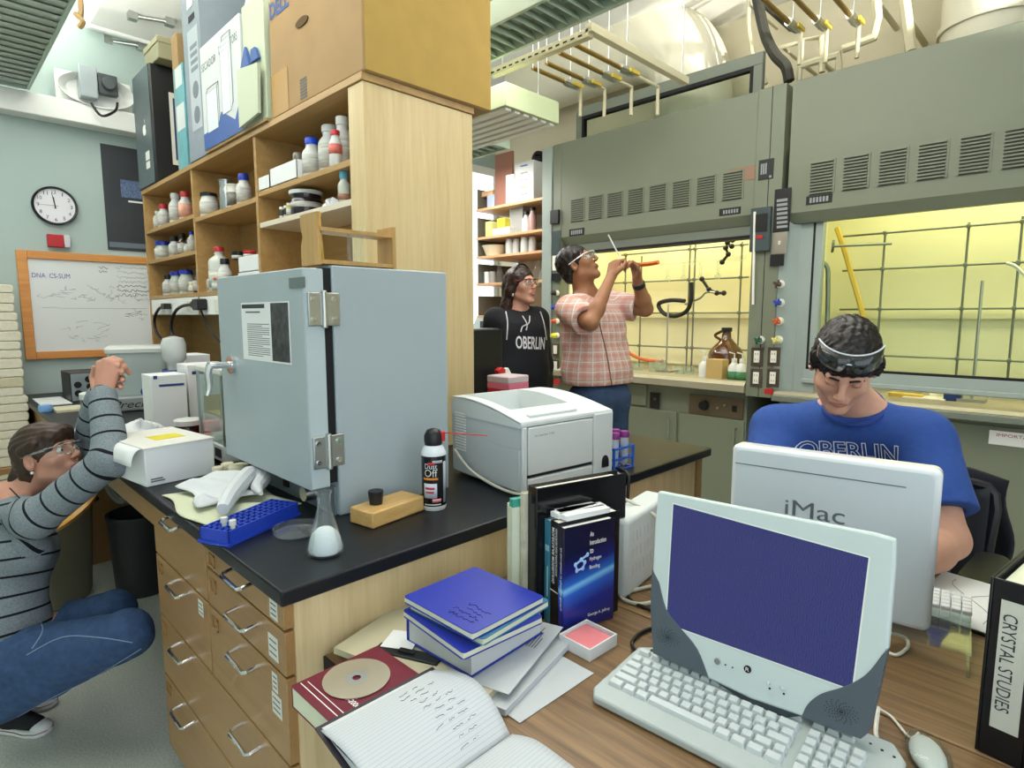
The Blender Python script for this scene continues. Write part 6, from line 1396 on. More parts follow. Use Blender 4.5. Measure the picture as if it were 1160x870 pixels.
# ---- power box, mouse, cables
pb = thing('ribbed_box', 'white ribbed plastic drive box between the books and the screen', 'drive', (1.27, .80, ZD))
M_psu = mat('white_abs', '#ccd3d2', .45); PX = Matrix.Translation((1.153, .762, ZD)) @ Matrix.Rotation(R(9), 4, 'Z')
obj('case', MB().box((0, 0, 0), (.27, .072, .195), PX), M_psu, pb, bevel=.01, seg=3)
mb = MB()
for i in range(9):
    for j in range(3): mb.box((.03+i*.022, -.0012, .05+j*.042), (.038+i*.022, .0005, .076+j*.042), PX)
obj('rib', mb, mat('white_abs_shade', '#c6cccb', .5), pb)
q = W(1050, 864, z=ZD); ms_ = thing('computer_mouse', 'clear and white computer mouse at the lower right of the desk', 'mouse', q)
MM_ = Matrix.Translation(q) @ Matrix.Rotation(R(20), 4, 'Z'); obj('shell', MB().ball((0, 0, .014), (.058, .032, .016), 12, MM_), gl_, ms_); obj('core', MB().ball((0, 0, .013), (.046, .024, .012), 12, MM_), M_bwhite, ms_)
c1 = q+Vector((.05, .02, .012)); tag(obj('mouse_cable', MB().tube([c1, W(1030, 835, z=ZD+.004), W(1010, 812, z=ZD+.005), W(990, 798, z=ZD+.006), Vector((1.17, .26, ZD+.01))], .0022, 6, 6), M_ivory), 'thin white mouse cable running to the screen', 'cable')
tag(obj('white_cable', MB().tube([Vector((1.10, .22, ZD+.02)), W(992, 828, z=ZD+.003), W(994, 845, z=ZD+.003), W(985, 862, z=ZD+.003), Vector((.99, .12, ZD+.003))], .0035, 6, 6), M_ivory), 'short white cable curling beside the screen foot', 'cable')
tag(obj('white_cable', MB().tube([W(1000, 735, z=ZD+.004), W(1015, 742, z=ZD+.004), W(1028, 733, z=ZD+.005), W(1025, 722, z=ZD+.01), W(1005, 716, z=ZD+.03)], .0035, 6, 6), M_ivory), 'white cable looping under the acrylic riser', 'cable')
for lab, pts in (('black cable coil on the desk behind the pink note box', ((735, 735), (722, 738), (716, 728), (724, 718), (738, 712), (752, 716))), ('dark cable lying along the desk behind the drive box', ((700, 660), (715, 680), (735, 690), (760, 700)))):
    tag(obj('black_cable', MB().tube([W(x, y, z=ZD+.005) for x, y in pts], .004, 6, 6), M_hose), lab, 'cable')
for lab, pts in (('black cable hanging over the bench edge beside the tube rack', (Vector((1.60, 1.12, .917)), Vector((1.58, 1.05, .915)), Vector((1.56, 1.033, .86)), Vector((1.545, 1.03, .76)))), ('grey cable hanging over the bench edge right of the printer', (Vector((1.55, 1.10, .917)), Vector((1.535, 1.045, .916)), Vector((1.50, 1.033, .86)), Vector((1.42, 1.03, .76))))):
    tag(obj('hanging_cable', MB().tube(pts, .0055, 8, 6), M_hose if 'black' in lab else mat('grey_hose', '#6a6a64')), lab, 'cable')
# ---- pink note box
t = thing('note_box', 'small white open box holding pink note paper', 'box', W(675, 728, z=ZD)); MN = Matrix.Translation(W(646, 729, z=ZD)) @ Matrix.Rotation(R(-12), 4, 'Z')
# corner nearest the camera is the second one
a_ = W(668, 750, z=ZD); MN = Matrix.Translation(a_) @ Matrix.Rotation(R(-2), 4, 'Z'); lx, ly, hh = .088, .082, .025
obj('tray', MB().box((0, 0, 0), (lx, ly, .003), MN).box((0, 0, .003), (lx, .003, hh), MN).box((0, ly-.003, .003), (lx, ly, hh), MN).box((0, .003, .003), (.003, ly-.003, hh), MN).box((lx-.003, .003, .003), (lx, ly-.003, hh), MN), M_carton, t)
obj('note_paper', MB().box((.008, .006, .0032), (.08, .076, .019), MN), mat('pink_paper', '#e8858a', .8), t, label='pink note paper')
# ---- standing books
bo = Vector((.927, .769, ZD)); ba = R(-14.6); MBk = Matrix.Translation(bo) @ Matrix.Rotation(ba, 4, 'Z')     # x: depth of cover, y: thickness, z: up
M_page = mat('book_pages', '#e8e6da', .8)
def book(label, y0, y1, h, dpt, mc, cat='book', x0=0, pages=True, lean=0):
    t = thing('book', label, cat, MBk @ Vector((x0+dpt/2, (y0+y1)/2, 0)), ba)
    c = .0022
    obj('cover', MB().box((x0, y0, 0), (x0+dpt, y0+c, h), MBk).box((x0, y1-c, 0), (x0+dpt, y1, h), MBk).box((x0, y0+c, 0), (x0+c, y1-c, h), MBk), mc, t, bevel=.0006)
    if pages: obj('pages', MB().box((x0+c, y0+c, .003), (x0+dpt-.004, y1-c, h-.003), MBk), M_page, t)
    return t
M_hyd = bpy.data.materials.new('deep_blue_cover'); M_hyd.use_nodes = True; nt = M_hyd.node_tree; b = nt.nodes['Principled BSDF']; b.inputs['Roughness'].default_value = .25
tc = nt.nodes.new('ShaderNodeTexCoord'); sx_ = nt.nodes.new('ShaderNodeSeparateXYZ'); nt.links.new(tc.outputs['Object'], sx_.inputs[0])
ma = nt.nodes.new('ShaderNodeMath'); ma.operation = 'MULTIPLY_ADD'; ma.inputs[1].default_value = -.22; nt.links.new(sx_.outputs['X'], ma.inputs[0]); nt.links.new(sx_.outputs['Z'], ma.inputs[2])
mp_ = nt.nodes.new('ShaderNodeMapRange'); mp_.inputs[1].default_value = 0; mp_.inputs[2].default_value = .24; nt.links.new(ma.outputs[0], mp_.inputs[0])
rp = nt.nodes.new('ShaderNodeValToRGB'); cr = rp.color_ramp; cr.elements[0].position = 0; cr.elements[0].color = lin('#262a6e'); cr.elements[1].position = 1; cr.elements[1].color = lin('#0d1130')
for ps_, cc in ((.25, '#1b2a8c'), (.40, '#2a62c8'), (.455, '#7cc4f0'), (.49, '#2a68c8'), (.60, '#182070'), (.75, '#101438')):
    q_ = cr.elements.new(ps_); q_.color = lin(cc)
nt.links.new(mp_.outputs[0], rp.inputs[0]); nt.links.new(rp.outputs[0], b.inputs['Base Color'])
h1 = book('dark blue book with white title standing at the front of the row', 0, .020, .235, .138, M_hyd)
Mc1 = MBk @ frame((0, -.0006, 0), (1, 0, 0), (0, 0, 1))
for i, s_ in enumerate(('An', 'Introduction', 'to', 'Hydrogen', 'Bonding')):
    text('lettering', s_, Mc1 @ Matrix.Translation((.068, .205-.019*i, 0)), .0075*len(s_)**.85*.72, .011, M_white, h1, bold=.01)
text('lettering', 'George A. Jeffrey', Mc1 @ Matrix.Translation((.065, .022, 0)), .062, .009, M_white, h1, bold=.01)
mb = MB()
for c_ in ((.03, .15), (.045, .158), (.055, .150), (.050, .138), (.034, .136), (.062, .166)): mb.ball(Mc1 @ Vector((c_[0], c_[1], 0)), (.0052, .0018, .0052), 6)
for a__, b__ in (((.03, .15), (.045, .158)), ((.045, .158), (.055, .150)), ((.055, .150), (.050, .138)), ((.050, .138), (.034, .136)), ((.034, .136), (.03, .15)), ((.045, .158), (.062, .166))): mb.tube([Mc1 @ Vector((*a__, 0)), Mc1 @ Vector((*b__, 0))], .0022, 6)
obj('molecule_picture', mb, mat('pale_blue_molecule', '#a8ccf4', .4), h1)
def spine(t, s_, y0, y1, z0, z1, m_, x0=-.0006):
    text('lettering', s_, MBk @ frame((x0, y1-.18*(y1-y0), z1), (0, 0, -1), (0, 1, 0)) @ Matrix.Translation((0, -(y1-y0)*.62, 0)), z1-z0, (y1-y0)*.6, m_, t, bold=.01)
spine(h1, 'An Introduction to Hydrogen Bonding', .004, .016, .05, .19, M_white)
h2 = book('black book with white spine lettering beside the dark blue book', .0215, .050, .240, .17, mat('black_cover', '#121316', .3))
spine(h2, 'MOLECULAR MODELLING', .032, .048, .10, .225, M_white); spine(h2, 'PRINCIPLES AND APPLICATIONS', .023, .033, .12, .225, M_white)
obj('gold_line', MB().box((-.0007, .0215, .082), (.0, .050, .084), MBk), M_page, h2)
h3 = book('teal book with pale spine label in the standing row', .0515, .074, .235, .16, mat('teal_cover', '#3a7c92', .4)); obj('label', MB().box((-.0007, .056, .165), (.0, .070, .178), MBk), mat('pale_teal', '#9cc4cc', .5), h3); obj('print', MB().box((-.0007, .060, .06), (0, .064, .13), MBk), mat('pale_teal', '#9cc4cc'), h3)
for k_, (a__, y_) in enumerate(((0, .03), (8, .05), (-5, .06))):
    tag(obj('paper_sheet', MB().box((.01, y_-.01, .2405), (.13, y_+.016, .252), MBk @ Matrix.Translation((.01, 0, 0)) @ Matrix.Rotation(R(a__), 4, 'Z')), M_carton), ('white papers tucked on top of the black book', 'white papers on top between black and teal books', 'white papers above the teal book')[k_], 'paper', 'loose papers on the standing books')
h4 = thing('ring_binder', 'thick glossy black binder standing behind the teal book', 'binder', MBk @ Vector((.12, .1, 0)), ba)
obj('cover', MB().box((-.02, .0755, 0), (.235, .079, .305), MBk).box((-.02, .108, 0), (.235, .1115, .305), MBk).box((-.02, .079, 0), (-.016, .108, .305), MBk), mat('gloss_black_vinyl', '#131416', .15), h4, bevel=.001); obj('papers', MB().box((-.01, .08, .01), (.215, .107, .298), MBk), M_page, h4)
h5 = book('thin cream booklet standing left of the black binder', .113, .128, .285, .2, mat('cream_cover', '#c9c6ac', .6, noise=.15, nscale=50), x0=-.03); h6 = thing('file_folder', 'pale green file folder with teal tab, leftmost in the standing row', 'folder', MBk @ Vector((.05, .15, 0)), ba)
obj('cover', MB().box((-.05, .131, 0), (.15, .1335, .250), MBk).box((-.05, .15, 0), (.15, .1525, .258), MBk).box((-.05, .1335, 0), (-.047, .15, .25), MBk), mat('pale_green_file', '#d0d6bc', .6), h6); obj('tab', MB().box((-.046, .134, .25), (.02, .1495, .268), MBk), mat('teal_tab', '#3a9a88', .5), h6)
# ---- stack of notebooks on papers
A13 = R(13); MF = Matrix.Translation((.655, .668, ZD)) @ Matrix.Rotation(A13, 4, 'Z')
def sheet(name, label, cat, x, y, w, h, z, th, m, rot=0): 
    return tag(obj(name, MB().box((0, 0, 0), (w, h, th), MF @ Matrix.Translation((x, y, z)) @ Matrix.Rotation(R(rot), 4, 'Z')), m, bevel=.0005), label, cat)
M_manila = mat('manila_card', '#bfb99b', .7); M_pr = mat('printed_paper', '#bcc1c4', .7)
sheet('paper_sheet', 'white paper corner sticking out under the papers on the desk', 'paper', .0, -.028, .2, .2, .0005, .001, M_pr, -14)
p1 = sheet('paper_stack', 'stack of printed papers with grey text under the blue notebooks', 'paper', .0, -.0, .262, .20, .002, .012, M_pr)
sheet('manila_folder', 'manila folder under the stack of blue notebooks', 'folder', -.02, .035, .25, .345, .0145, .013, M_manila, 3)
p2_ = sheet('paper_sheet', 'printed sheet lying over the manila folder right of the notebooks', 'paper', .02, .006, .25, .13, .028, .001, M_pr, 5)
mb = MB()
for i in range(10): mb.box((.15, .02+i*.006, .0291), (.19+.02*(i % 3), .0225+i*.006, .0293), MF @ Matrix.Translation((.02, .006, .0)) @ Matrix.Rotation(R(5), 4, 'Z'))
obj('print', mb, mat('grey_ink', '#6a6c6a'), p2_)
zs = ZD+.030
MT = Matrix.Translation((.655, .757, zs)) @ Matrix.Rotation(R(3), 4, 'Z')
t = thing('textbook', 'thick blue hardback with white page edges at the bottom of the stack', 'book', (.75, .85, zs))
M_cob = mat('cobalt_cloth', '#20329c', .4, noise=.08, nscale=15)
obj('cover', MB().box((0, 0, 0), (.205, .185, .003), MT).box((0, 0, .047), (.205, .185, .050), MT).box((.0, .182, .003), (.205, .185, .047), MT), M_cob, t, bevel=.001); obj('pages', MB().box((.004, .003, .0032), (.2, .181, .0468), MT), mat('white_pages', '#c6cac9', .8), t)
def nb(label, z, rot, dx, dy, m, w=.195, h=.205, th=.0135):
    M_ = Matrix.Translation((.745+dx, .850+dy, z)) @ Matrix.Rotation(R(rot), 4, 'Z'); t = thing('notebook', label, 'notebook', (.745+dx, .85+dy, z))
    o_ = [(x, y) for x, y in rrect(w/2, h/2, .008)]
    obj('cover', MB().prism(o_, 'z', 0, .0015, M_).prism(o_, 'z', th-.0015, th, M_).box((w/2-.003, -h/2+.006, .0015), (w/2, h/2-.006, th-.0015), M_), m, t); obj('pages', MB().box((-w/2+.002, -h/2+.002, .0016), (w/2-.0032, h/2-.002, th-.0016), M_), mat('pale_pages', '#d6dac0', .8), t)
    return t, M_, th
M_nb = mat('royal_notebook', '#1e2f9e', .38, noise=.06, nscale=20); M_teal = mat('teal_notebook', '#3f7aa0', .4)
nb('blue notebook, lowest of the three notebooks in the stack', zs+.0505, -4, -.012, -.008, M_nb); nb('teal blue notebook in the middle of the stack', zs+.0645, 4, .012, -.004, M_teal)
t, M_, th = nb('top blue notebook of the stack with ink handwriting on its cover', zs+.0785, 1, 0, 0, M_nb)
scrawl('handwriting', M_ @ Matrix.Translation((-.02, -.08, th)) @ Matrix.Rotation(R(90), 4, 'Z'), .075, .06, 4, mat('navy_ink', '#10164a', .6), t, 6, .0006)
# ---- catalogue, disc, black clip case, open notebook
MCt = Matrix.Translation((.414, .797, ZD)) @ Matrix.Rotation(R(1), 4, 'Z')
t = thing('paperback', 'maroon paperback catalogue overhanging the desk edge beside the drawers', 'book', (.5, .9, ZD)); M_mar = mat('maroon_cover', '#6a1c2e', .4)
obj('cover', MB().box((0, 0, .0375), (.175, .155, .040), MCt).box((0, 0, 0), (.175, .155, .002), MCt).box((0, .153, .002), (.175, .155, .0375), MCt), M_mar, t); obj('pages', MB().box((.001, .001, .0022), (.174, .1525, .0373), MCt), mat('pale_pages', '#d6dac0'), t)
for i, s_ in enumerate(('Catalog', '2005-2006')): text('lettering', s_, MCt @ Matrix.Translation((.058-.013*i, .075, .0402)) @ Matrix.Rotation(R(-90), 4, 'Z'), .035+.02*i, .010, M_white, t, bold=.01)
obj('rule', MB().box((.014, .006, .04), (.0155, .15, .0404), MCt).box((.025, .012, .04), (.0262, .145, .0404), MCt), M_white, t)
zc = ZD+.0405
c_ = W(404, 768, z=zc+.001); t = thing('compact_disc', 'silver beige compact disc lying on the maroon catalogue', 'disc', c_)
obj('disc', MB().lathe([(.019, 0), (.0585, 0), (.0585, .0012), (.019, .0012)], c_, 48, cap=False), mat('disc_silver', '#cfc4ac', .22, metal=.55), t); obj('hub', MB().lathe([(.0075, .0002), (.019, .0002), (.019, .001), (.0075, .001)], c_, 32, cap=False), mat('disc_hub', '#8e928c', .2), t)
t = thing('card_case', 'black case with white cards beside the disc on the papers', 'case', W(440, 745, z=.775)); MCs = Matrix.Translation((.580, .962, ZD+.0195)) @ Matrix.Rotation(R(-66), 4, 'Z')
obj('case', MB().box((0, 0, 0), (.14, .03, .012), MCs), M_black, t, bevel=.002); obj('card', MB().box((.01, .012, .0125), (.075, .075, .0135), MCs @ Matrix.Rotation(R(8), 4, 'Z')), M_carton, t); obj('card', MB().box((.06, -.03, .002), (.13, .0, .004), MCs), M_carton, t); obj('clip', MB().box((.05, .01, .0137), (.085, .022, .0155), MCs), M_black, t)
# open notebook: two page blocks rising from the gutter
t = thing('open_notebook', 'open ruled notebook with faint handwriting at the front edge of desk', 'notebook', (.49, .62, ZD))
zN = ZD+.001
x0_, x1_ = .392, .612; gy = .612
M_ruled = bpy.data.materials.new('ruled_paper'); M_ruled.use_nodes = True; nt = M_ruled.node_tree; b = nt.nodes['Principled BSDF']; b.inputs['Roughness'].default_value = .8
tc = nt.nodes.new('ShaderNodeTexCoord'); sx_ = nt.nodes.new('ShaderNodeSeparateXYZ'); nt.links.new(tc.outputs['Object'], sx_.inputs[0]); f_ = nt.nodes.new('ShaderNodeMath'); f_.operation = 'MULTIPLY'; f_.inputs[1].default_value = 1/.0072; nt.links.new(sx_.outputs['Y'], f_.inputs[0])
fr = nt.nodes.new('ShaderNodeMath'); fr.operation = 'FRACT'; nt.links.new(f_.outputs[0], fr.inputs[0]); gt = nt.nodes.new('ShaderNodeMath'); gt.operation = 'GREATER_THAN'; gt.inputs[1].default_value = .9; nt.links.new(fr.outputs[0], gt.inputs[0])
mx = nt.nodes.new('ShaderNodeMixRGB'); mx.inputs[1].default_value = lin('#bdc3c7'); mx.inputs[2].default_value = lin('#9aa6b6'); nt.links.new(gt.outputs[0], mx.inputs[0]); nt.links.new(mx.outputs[0], b.inputs['Base Color'])
def lpage(v): return zN+.052*(.35+.65*math.sin(min(1, v*1.25)*math.pi*.5))-.012*v*v
def rpage(v): return zN+.022+.018*math.sin(min(1, v*3)*math.pi*.5)-.012*v
tilt = lambda x: .0
mb = MB(); mb.grid(lambda a, v: Vector((x0_+(x1_-x0_)*a+.012*v*0+.03*(a**3)*math.sin(v*math.pi)*.6, gy+.002+.198*v, lpage(v)+.012*a*math.sin(v*math.pi))), 16, 24); obj('page', mb, M_ruled, t, solid=.002, label='left page with faint handwriting')
mb = MB(); pv_ = [gy+.002+.198*k/12 for k in range(13)]
mb.prism([(gy+.002, zN+.004)]+[(gy+.002+.196*k/12, lpage(k/12)-.002) for k in range(13)]+[(gy+.198, zN+.043)], 'x', x0_+.003, x1_-.006)
obj('page_block', mb, mat('white_pages', '#e2e3e0'), t)
mb = MB(); mb.grid(lambda a, v: Vector((x0_+.0+(x1_-x0_)*a, gy-.002-.2*v, rpage(v)+.006*a*math.sin(v*math.pi))), 12, 20); obj('page', mb, M_ruled, t, solid=.002)
mb = MB().prism([(gy-.002, zN+.004)]+[(gy-.002-.198*k/12, rpage(k/12)-.002) for k in range(13)]+[(gy-.2, zN+.004)], 'x', x0_+.003, x1_-.004); obj('page_block', mb, mat('white_pages', '#e2e3e0'), t)
obj('cover', MB().prism([(gy-.206, zN), (gy, zN), (gy+.02, zN+.002), (gy+.205, zN+.0405), (gy+.205, zN+.0435), (gy+.018, zN+.0035), (gy-.206, zN+.003)], 'x', x0_-.005, x1_+.003), mat('plum_black_cover', '#1e1826', .5), t)
random.seed(4); mb = MB()
for k in range(11):
    yy = gy+.17-.0145*k; x = x0_+.13+random.uniform(-.01, .02)
    for w__ in range(random.randint(2, 4)):
        pts = []; L_w = random.uniform(.010, .02)
        for j in range(6): v_ = (yy-gy-.002)/.198; a__ = (x-x0_)/(x1_-x0_); pts.append(Vector((x, yy+random.uniform(-.0022, .0022), lpage(v_)+.012*a__*math.sin(v_*math.pi)+.0014))); x += L_w/5
        x += .006
        if x > x1_-.012: break
        mb.tube(pts, .00045, 4)
obj('handwriting', mb, mat('pencil', '#74787e', .8), t)
# ---- paper and pad on the far side of the desk, binders at the right edge
t = sheet('x', '', '', 0, 0, .001, .001, 0, .001, M_pr); bpy.data.objects.remove(t)
a_ = W(1062, 657, z=ZD); MPd = Matrix.Translation((1.565, .10, ZD)) @ Matrix.Rotation(R(-7), 4, 'Z')
t = thing('paper_sheet', 'white drawing sheet on a dark pad, right of the white computer', 'paper', (1.69, .17, ZD)); obj('pad', MB().box((-.015, 0.0, 0), (.285, .185, .006), MPd), M_black, t); obj('sheet', MB().box((-.01, .004, .0062), (.285, .185, .0075), MPd), M_carton, t)
mb = MB(); mb.tube([MPd @ Vector((x, y, .008)) for x, y in ((.03, .04), (.1, .05), (.2, .14), (.25, .15))], .0006, 4, 5).tube([MPd @ Vector((x, y, .008)) for x, y in ((.05, .15), (.12, .12), (.22, .06))], .0006, 4, 5); obj('pencil_lines', mb, mat('pencil', '#8b9096'), t)
M_vin = mat('black_vinyl', '#16171b', .32)
def binder(label, x, y, rot, w, dpt, h, lab=None):
    M_ = Matrix.Translation((x, y, ZD)) @ Matrix.Rotation(R(rot), 4, 'Z'); t = thing('ring_binder', label, 'binder', (x, y, ZD), R(rot))
    obj('cover', MB().box((0, 0, 0), (dpt, .004, h), M_).box((0, -w, 0), (dpt, -w+.004, h), M_).box((0, -w+.004, 0), (.004, -.004+.004, h), M_), M_vin, t, bevel=.0015)
    obj('papers', MB().box((.02, -w+.008, .006), (dpt-.015, -.006, h-.012), M_), mat('pale_pages', '#d6dac0'), t)
    obj('rings', MB().tube([M_ @ Vector((.012, -w*.5+.015*math.cos(a), h-.03+.018*math.sin(a))) for a in [i*math.pi/8 for i in range(17)]], .0018, 6), M_brass, t)
    if lab is not None:
        Ml = M_ @ frame((-.0008, 0, 0), (0, -1, 0), (0, 0, 1)); l_ = obj('spine_label', panel(MB(), Ml, w*.2, .05, w*.8, h-.03), mat('label_ivory', '#cfd2c6', .6), t)
        if lab: text('lettering', lab, Ml @ Matrix.Translation((w*.34, h-.05, .0008)) @ Matrix.Rotation(R(-90), 4, 'Z') @ Matrix.Translation((0, -.004, 0)), h-.13, w*.30, M_ink, l_)
    return t
q = W(1107, 850, z=ZD)
binder('black ring binder with ivory lettered spine at the right edge of desk', q.x, q.y, -8, .058, .26, .285, 'CRYSTAL STUDIES'); binder('black ring binder with blank spine label nearest the right edge of view', q.x-.02, q.y-.064, -8, .058, .26, .285, ''); binder('third black ring binder standing behind the lettered one', q.x+.30, q.y-.03, -8, .06, .26, .29)
# ================================================================ PEOPLE
Z3 = Vector((0, 0, 1))
def P(px, py, d): return W(px, py, d=d)
def orth(fwd, up=Z3):
    f = Vector(fwd).normalized(); r = f.cross(up).normalized(); u = r.cross(f); return r, f, u
class Head:
    def __init__(s, c, fwd, up=Z3, k=1.0, female=False):
        s.c = Vector(c); s.r, s.f, s.u = orth(fwd, up); s.k = k; s.fem = female; s.M = np.array([list(s.r), list(s.f), list(s.u)]).T
    def p(s, x, y, z): return s.c+(s.r*x+s.f*y+s.u*z)*s.k
    def ell(s, S_, c, r, k=.015, sub=False): S_.ell(s.p(*c), [v*s.k for v in r], s.M, k, sub)
    def bone(s, S_, a, b, ra, rb=None, k=.015, sub=False): S_.bone(s.p(*a), s.p(*b), ra*s.k, (ra if rb is None else rb)*s.k, k, sub)
    def loc(s, X, Y, Z):
        x, y, z = X-s.c.x, Y-s.c.y, Z-s.c.z
        return [(x*v[0]+y*v[1]+z*v[2])/s.k for v in (s.r, s.f, s.u)]
    def skin(s, S_, neck, nr=.052):
        s.ell(S_, (0, -.012, .035), (.073, .094, .080)); s.ell(S_, (0, .026, -.030), (.058 if s.fem else .061, .064, .084), .03)
        for q in (-1, 1):
            s.bone(S_, (q*.046, .0, -.058), (q*.012, .066, -.098), .018, .016, .025)
            s.ell(S_, (q*.042, .058, -.020), (.022, .022, .020), .02)
            s.ell(S_, (q*.077, -.008, -.006), (.011, .020, .032), .006)
            s.ell(S_, (q*.082, -.004, -.003), (.006, .010, .017), .005, True)
            s.ell(S_, (q*.031, .103, .010), (.019, .014, .011), .010, True)
            s.ell(S_, (q*.0105, .103, -.026), (.0085, .010, .007), .006)
        s.ell(S_, (0, .072, -.099), (.021, .017, .016), .015)
        s.bone(S_, (-.036, .083, .027), (.036, .083, .027), .008 if s.fem else .010, None, .015)
        s.bone(S_, (0, .090, .018), (0, .114, -.018), .0075, .0105, .010)
        s.ell(S_, (0, .086, -.055), (.024, .014, .016), .012)
        s.bone(S_, (-.021, .101, -.058), (.021, .101, -.058), .0022, None, .004, True)
        S_.bone(s.p(0, -.022, -.06), neck, nr, nr*1.12, .03)
    def extras(s, root, skinlip, brow, smile=0, eyes=True, closed=False):
        for q in (-1, 1):
            if eyes:
                e = obj('eye', MB().ball(s.p(q*.031, .0795, .009), .0112*s.k, 10), mat('eye_white', '#d8d4cc', .25), root)
                if not closed: obj('iris', MB().ball(s.p(q*.031, .0862, .009), .0058*s.k, 8), mat('iris_dark', '#2a1a12', .15), e)
            b = obj('eyebrow', MB().tube([s.p(q*.012, .0945, .026), s.p(q*.028, .0945, .0315), s.p(q*.047, .082, .026)], [.0028*s.k, .0034*s.k, .0018*s.k], 6, 4), brow, root)
        if smile:
            obj('teeth', MB().tube([s.p(x, .0955-.3*x*x/.02, -.0575+smile*x*x/.0006*.003) for x in (-.013, -.007, 0, .007, .013)], .0028*s.k, 6), mat('teeth', '#e8e4da', .3), root)
        for dz, r_ in ((.0048, .0032), (-.0055, .0038)):
            obj('lip', MB().tube([s.p(x, .0995-.28*x*x/.02-(.001 if dz > 0 else .0015), -.058+dz*(1+.35*bool(smile))*(1-(x/.024)**2)+smile*x*x/.0006*.003) for x in (-.022, -.014, -.006, 0, .006, .014, .022)], [r_*.4*s.k, r_*.8*s.k, r_*s.k, r_*s.k, r_*s.k, r_*.8*s.k, r_*.4*s.k], 6, 2), skinlip, root)
    def glasses(s, root, y=0, z=.010, tint=None, frame_m=None, up=0, label=None, temple=True, rs=1, tk=0):
        """wrap-round clear safety glasses"""
        lens = tint or glassmat('lens_glass', '#f3f7f7', .0, .78)
        g = None; mb = MB()
        def pt(a, h): return s.p(.083*rs*math.sin(a), .028+y-h*tk+.090*rs*math.cos(a), z+h)
        lo = [-.020, .018]
        n = 20; v = []; f = []
        for i in range(n+1):
            a = -1.15+2.3*i/n; nose = max(0, 1-abs(a)/.20); b_ = -.021+.020*nose+.012*max(0, abs(a)-.8)
            v += [pt(a, b_), pt(a, .017)]
        f = [(2*i, 2*i+2, 2*i+3, 2*i+1) for i in range(n)]
        g = obj('safety_glasses', mb.add(v, f), lens, root, solid=.0016, smooth=60, label=label)
        fm = frame_m or mat('clear_frame', '#c9d0d4', .15, spec=.8)
        obj('rim', MB().tube([pt(-1.15+2.3*i/n, .017) for i in range(n+1)], .0022, 6), fm, g)
        if temple:
            for q in (-1, 1): obj('temple', MB().tube([pt(q*1.15, .014), s.p(q*.082, .02+y*.4, z+.012), s.p(q*.079, -.03, z+.008)], [.0045, .0035, .0025], 6, 3), fm, g)
        obj('nose_bridge', MB().tube([s.p(-.012, .113+y, z-.018), s.p(-.006, .119+y, z-.004), s.p(.006, .119+y, z-.004), s.p(.012, .113+y, z-.018)], .0022, 6, 3), fm, g)
        return g
def hand(S_, wrist, fdir, back, thumb, curls, k=1.0, rw=.026, spread=.0, kk=.007):
    """palm, four unequal jointed fingers and a thumb; back = direction the back of the hand faces, thumb = side of the thumb"""
    d = Vector(fdir).normalized(); n = Vector(back); n = (n-d*n.dot(d)).normalized(); t = n.cross(d); t = t if t.dot(Vector(thumb)) > 0 else -t
    w_ = Vector(wrist); tips = []
    for i, (o, L, ls) in enumerate(((.030, .086, (.042, .026, .021)), (.010, .088, (.046, .029, .022)), (-.010, .083, (.042, .027, .021)), (-.028, .074, (.033, .020, .018)))):
        a = w_+t*o*.55*k; kn = w_+d*L*k+t*o*k
        S_.bone(a, kn, .0135*k, .0115*k, .012)
        dd = d+t*(spread*(o/.03)); p = kn; ang = 0; c = curls[i] if isinstance(curls[i], (tuple, list)) else (curls[i],)*3
        r = (.0092, .0083, .0076, .0064) if i < 3 else (.008, .0072, .0066, .0058)
        for j in range(3):
            ang += R(c[j]); v = (dd.normalized()*math.cos(ang)-n*math.sin(ang)); q = p+v*ls[j]*k
            S_.bone(p, q, r[j]*k, r[j+1]*k, kk if j == 0 else .004); p = q
        tips.append(p)
    c = curls[4]; a = w_+d*.018*k+t*.022*k; b = w_+(d*.052+t*.050-n*.012)*k; e = b+(d*.030*c[0]+t*.012*c[1]-n*.014*c[2])*k; f = e+(d*.024*c[0]-t*.006-n*.016*c[2])*k
    S_.bone(a, b, .0145*k, .0115*k, .012); S_.bone(b, e, .0112*k, .0095*k, .005); S_.bone(e, f, .0095*k, .0072*k, .004)
    return tips, f
def folds(amp, sc, seed=0):
    rnd = random.Random(seed); ws = [(Vector((rnd.uniform(-1, 1), rnd.uniform(-1, 1), rnd.uniform(-1, 1))).normalized()*sc*rnd.uniform(.6, 1.6), rnd.uniform(0, 6)) for _ in range(6)]
    def f(X, Y, Z):
        o = 0
        for w_, p_ in ws: o = o+np.sin(X*w_.x+Y*w_.y+Z*w_.z+p_+1.3*np.sin(Z*sc*.4+p_))
        return o*amp/6
    return f
def pl(p, n):
    """keep the side the normal points away from"""
    p = Vector(p); n = Vector(n).normalized(); return lambda X, Y, Z: (X-p.x)*n.x+(Y-p.y)*n.y+(Z-p.z)*n.z
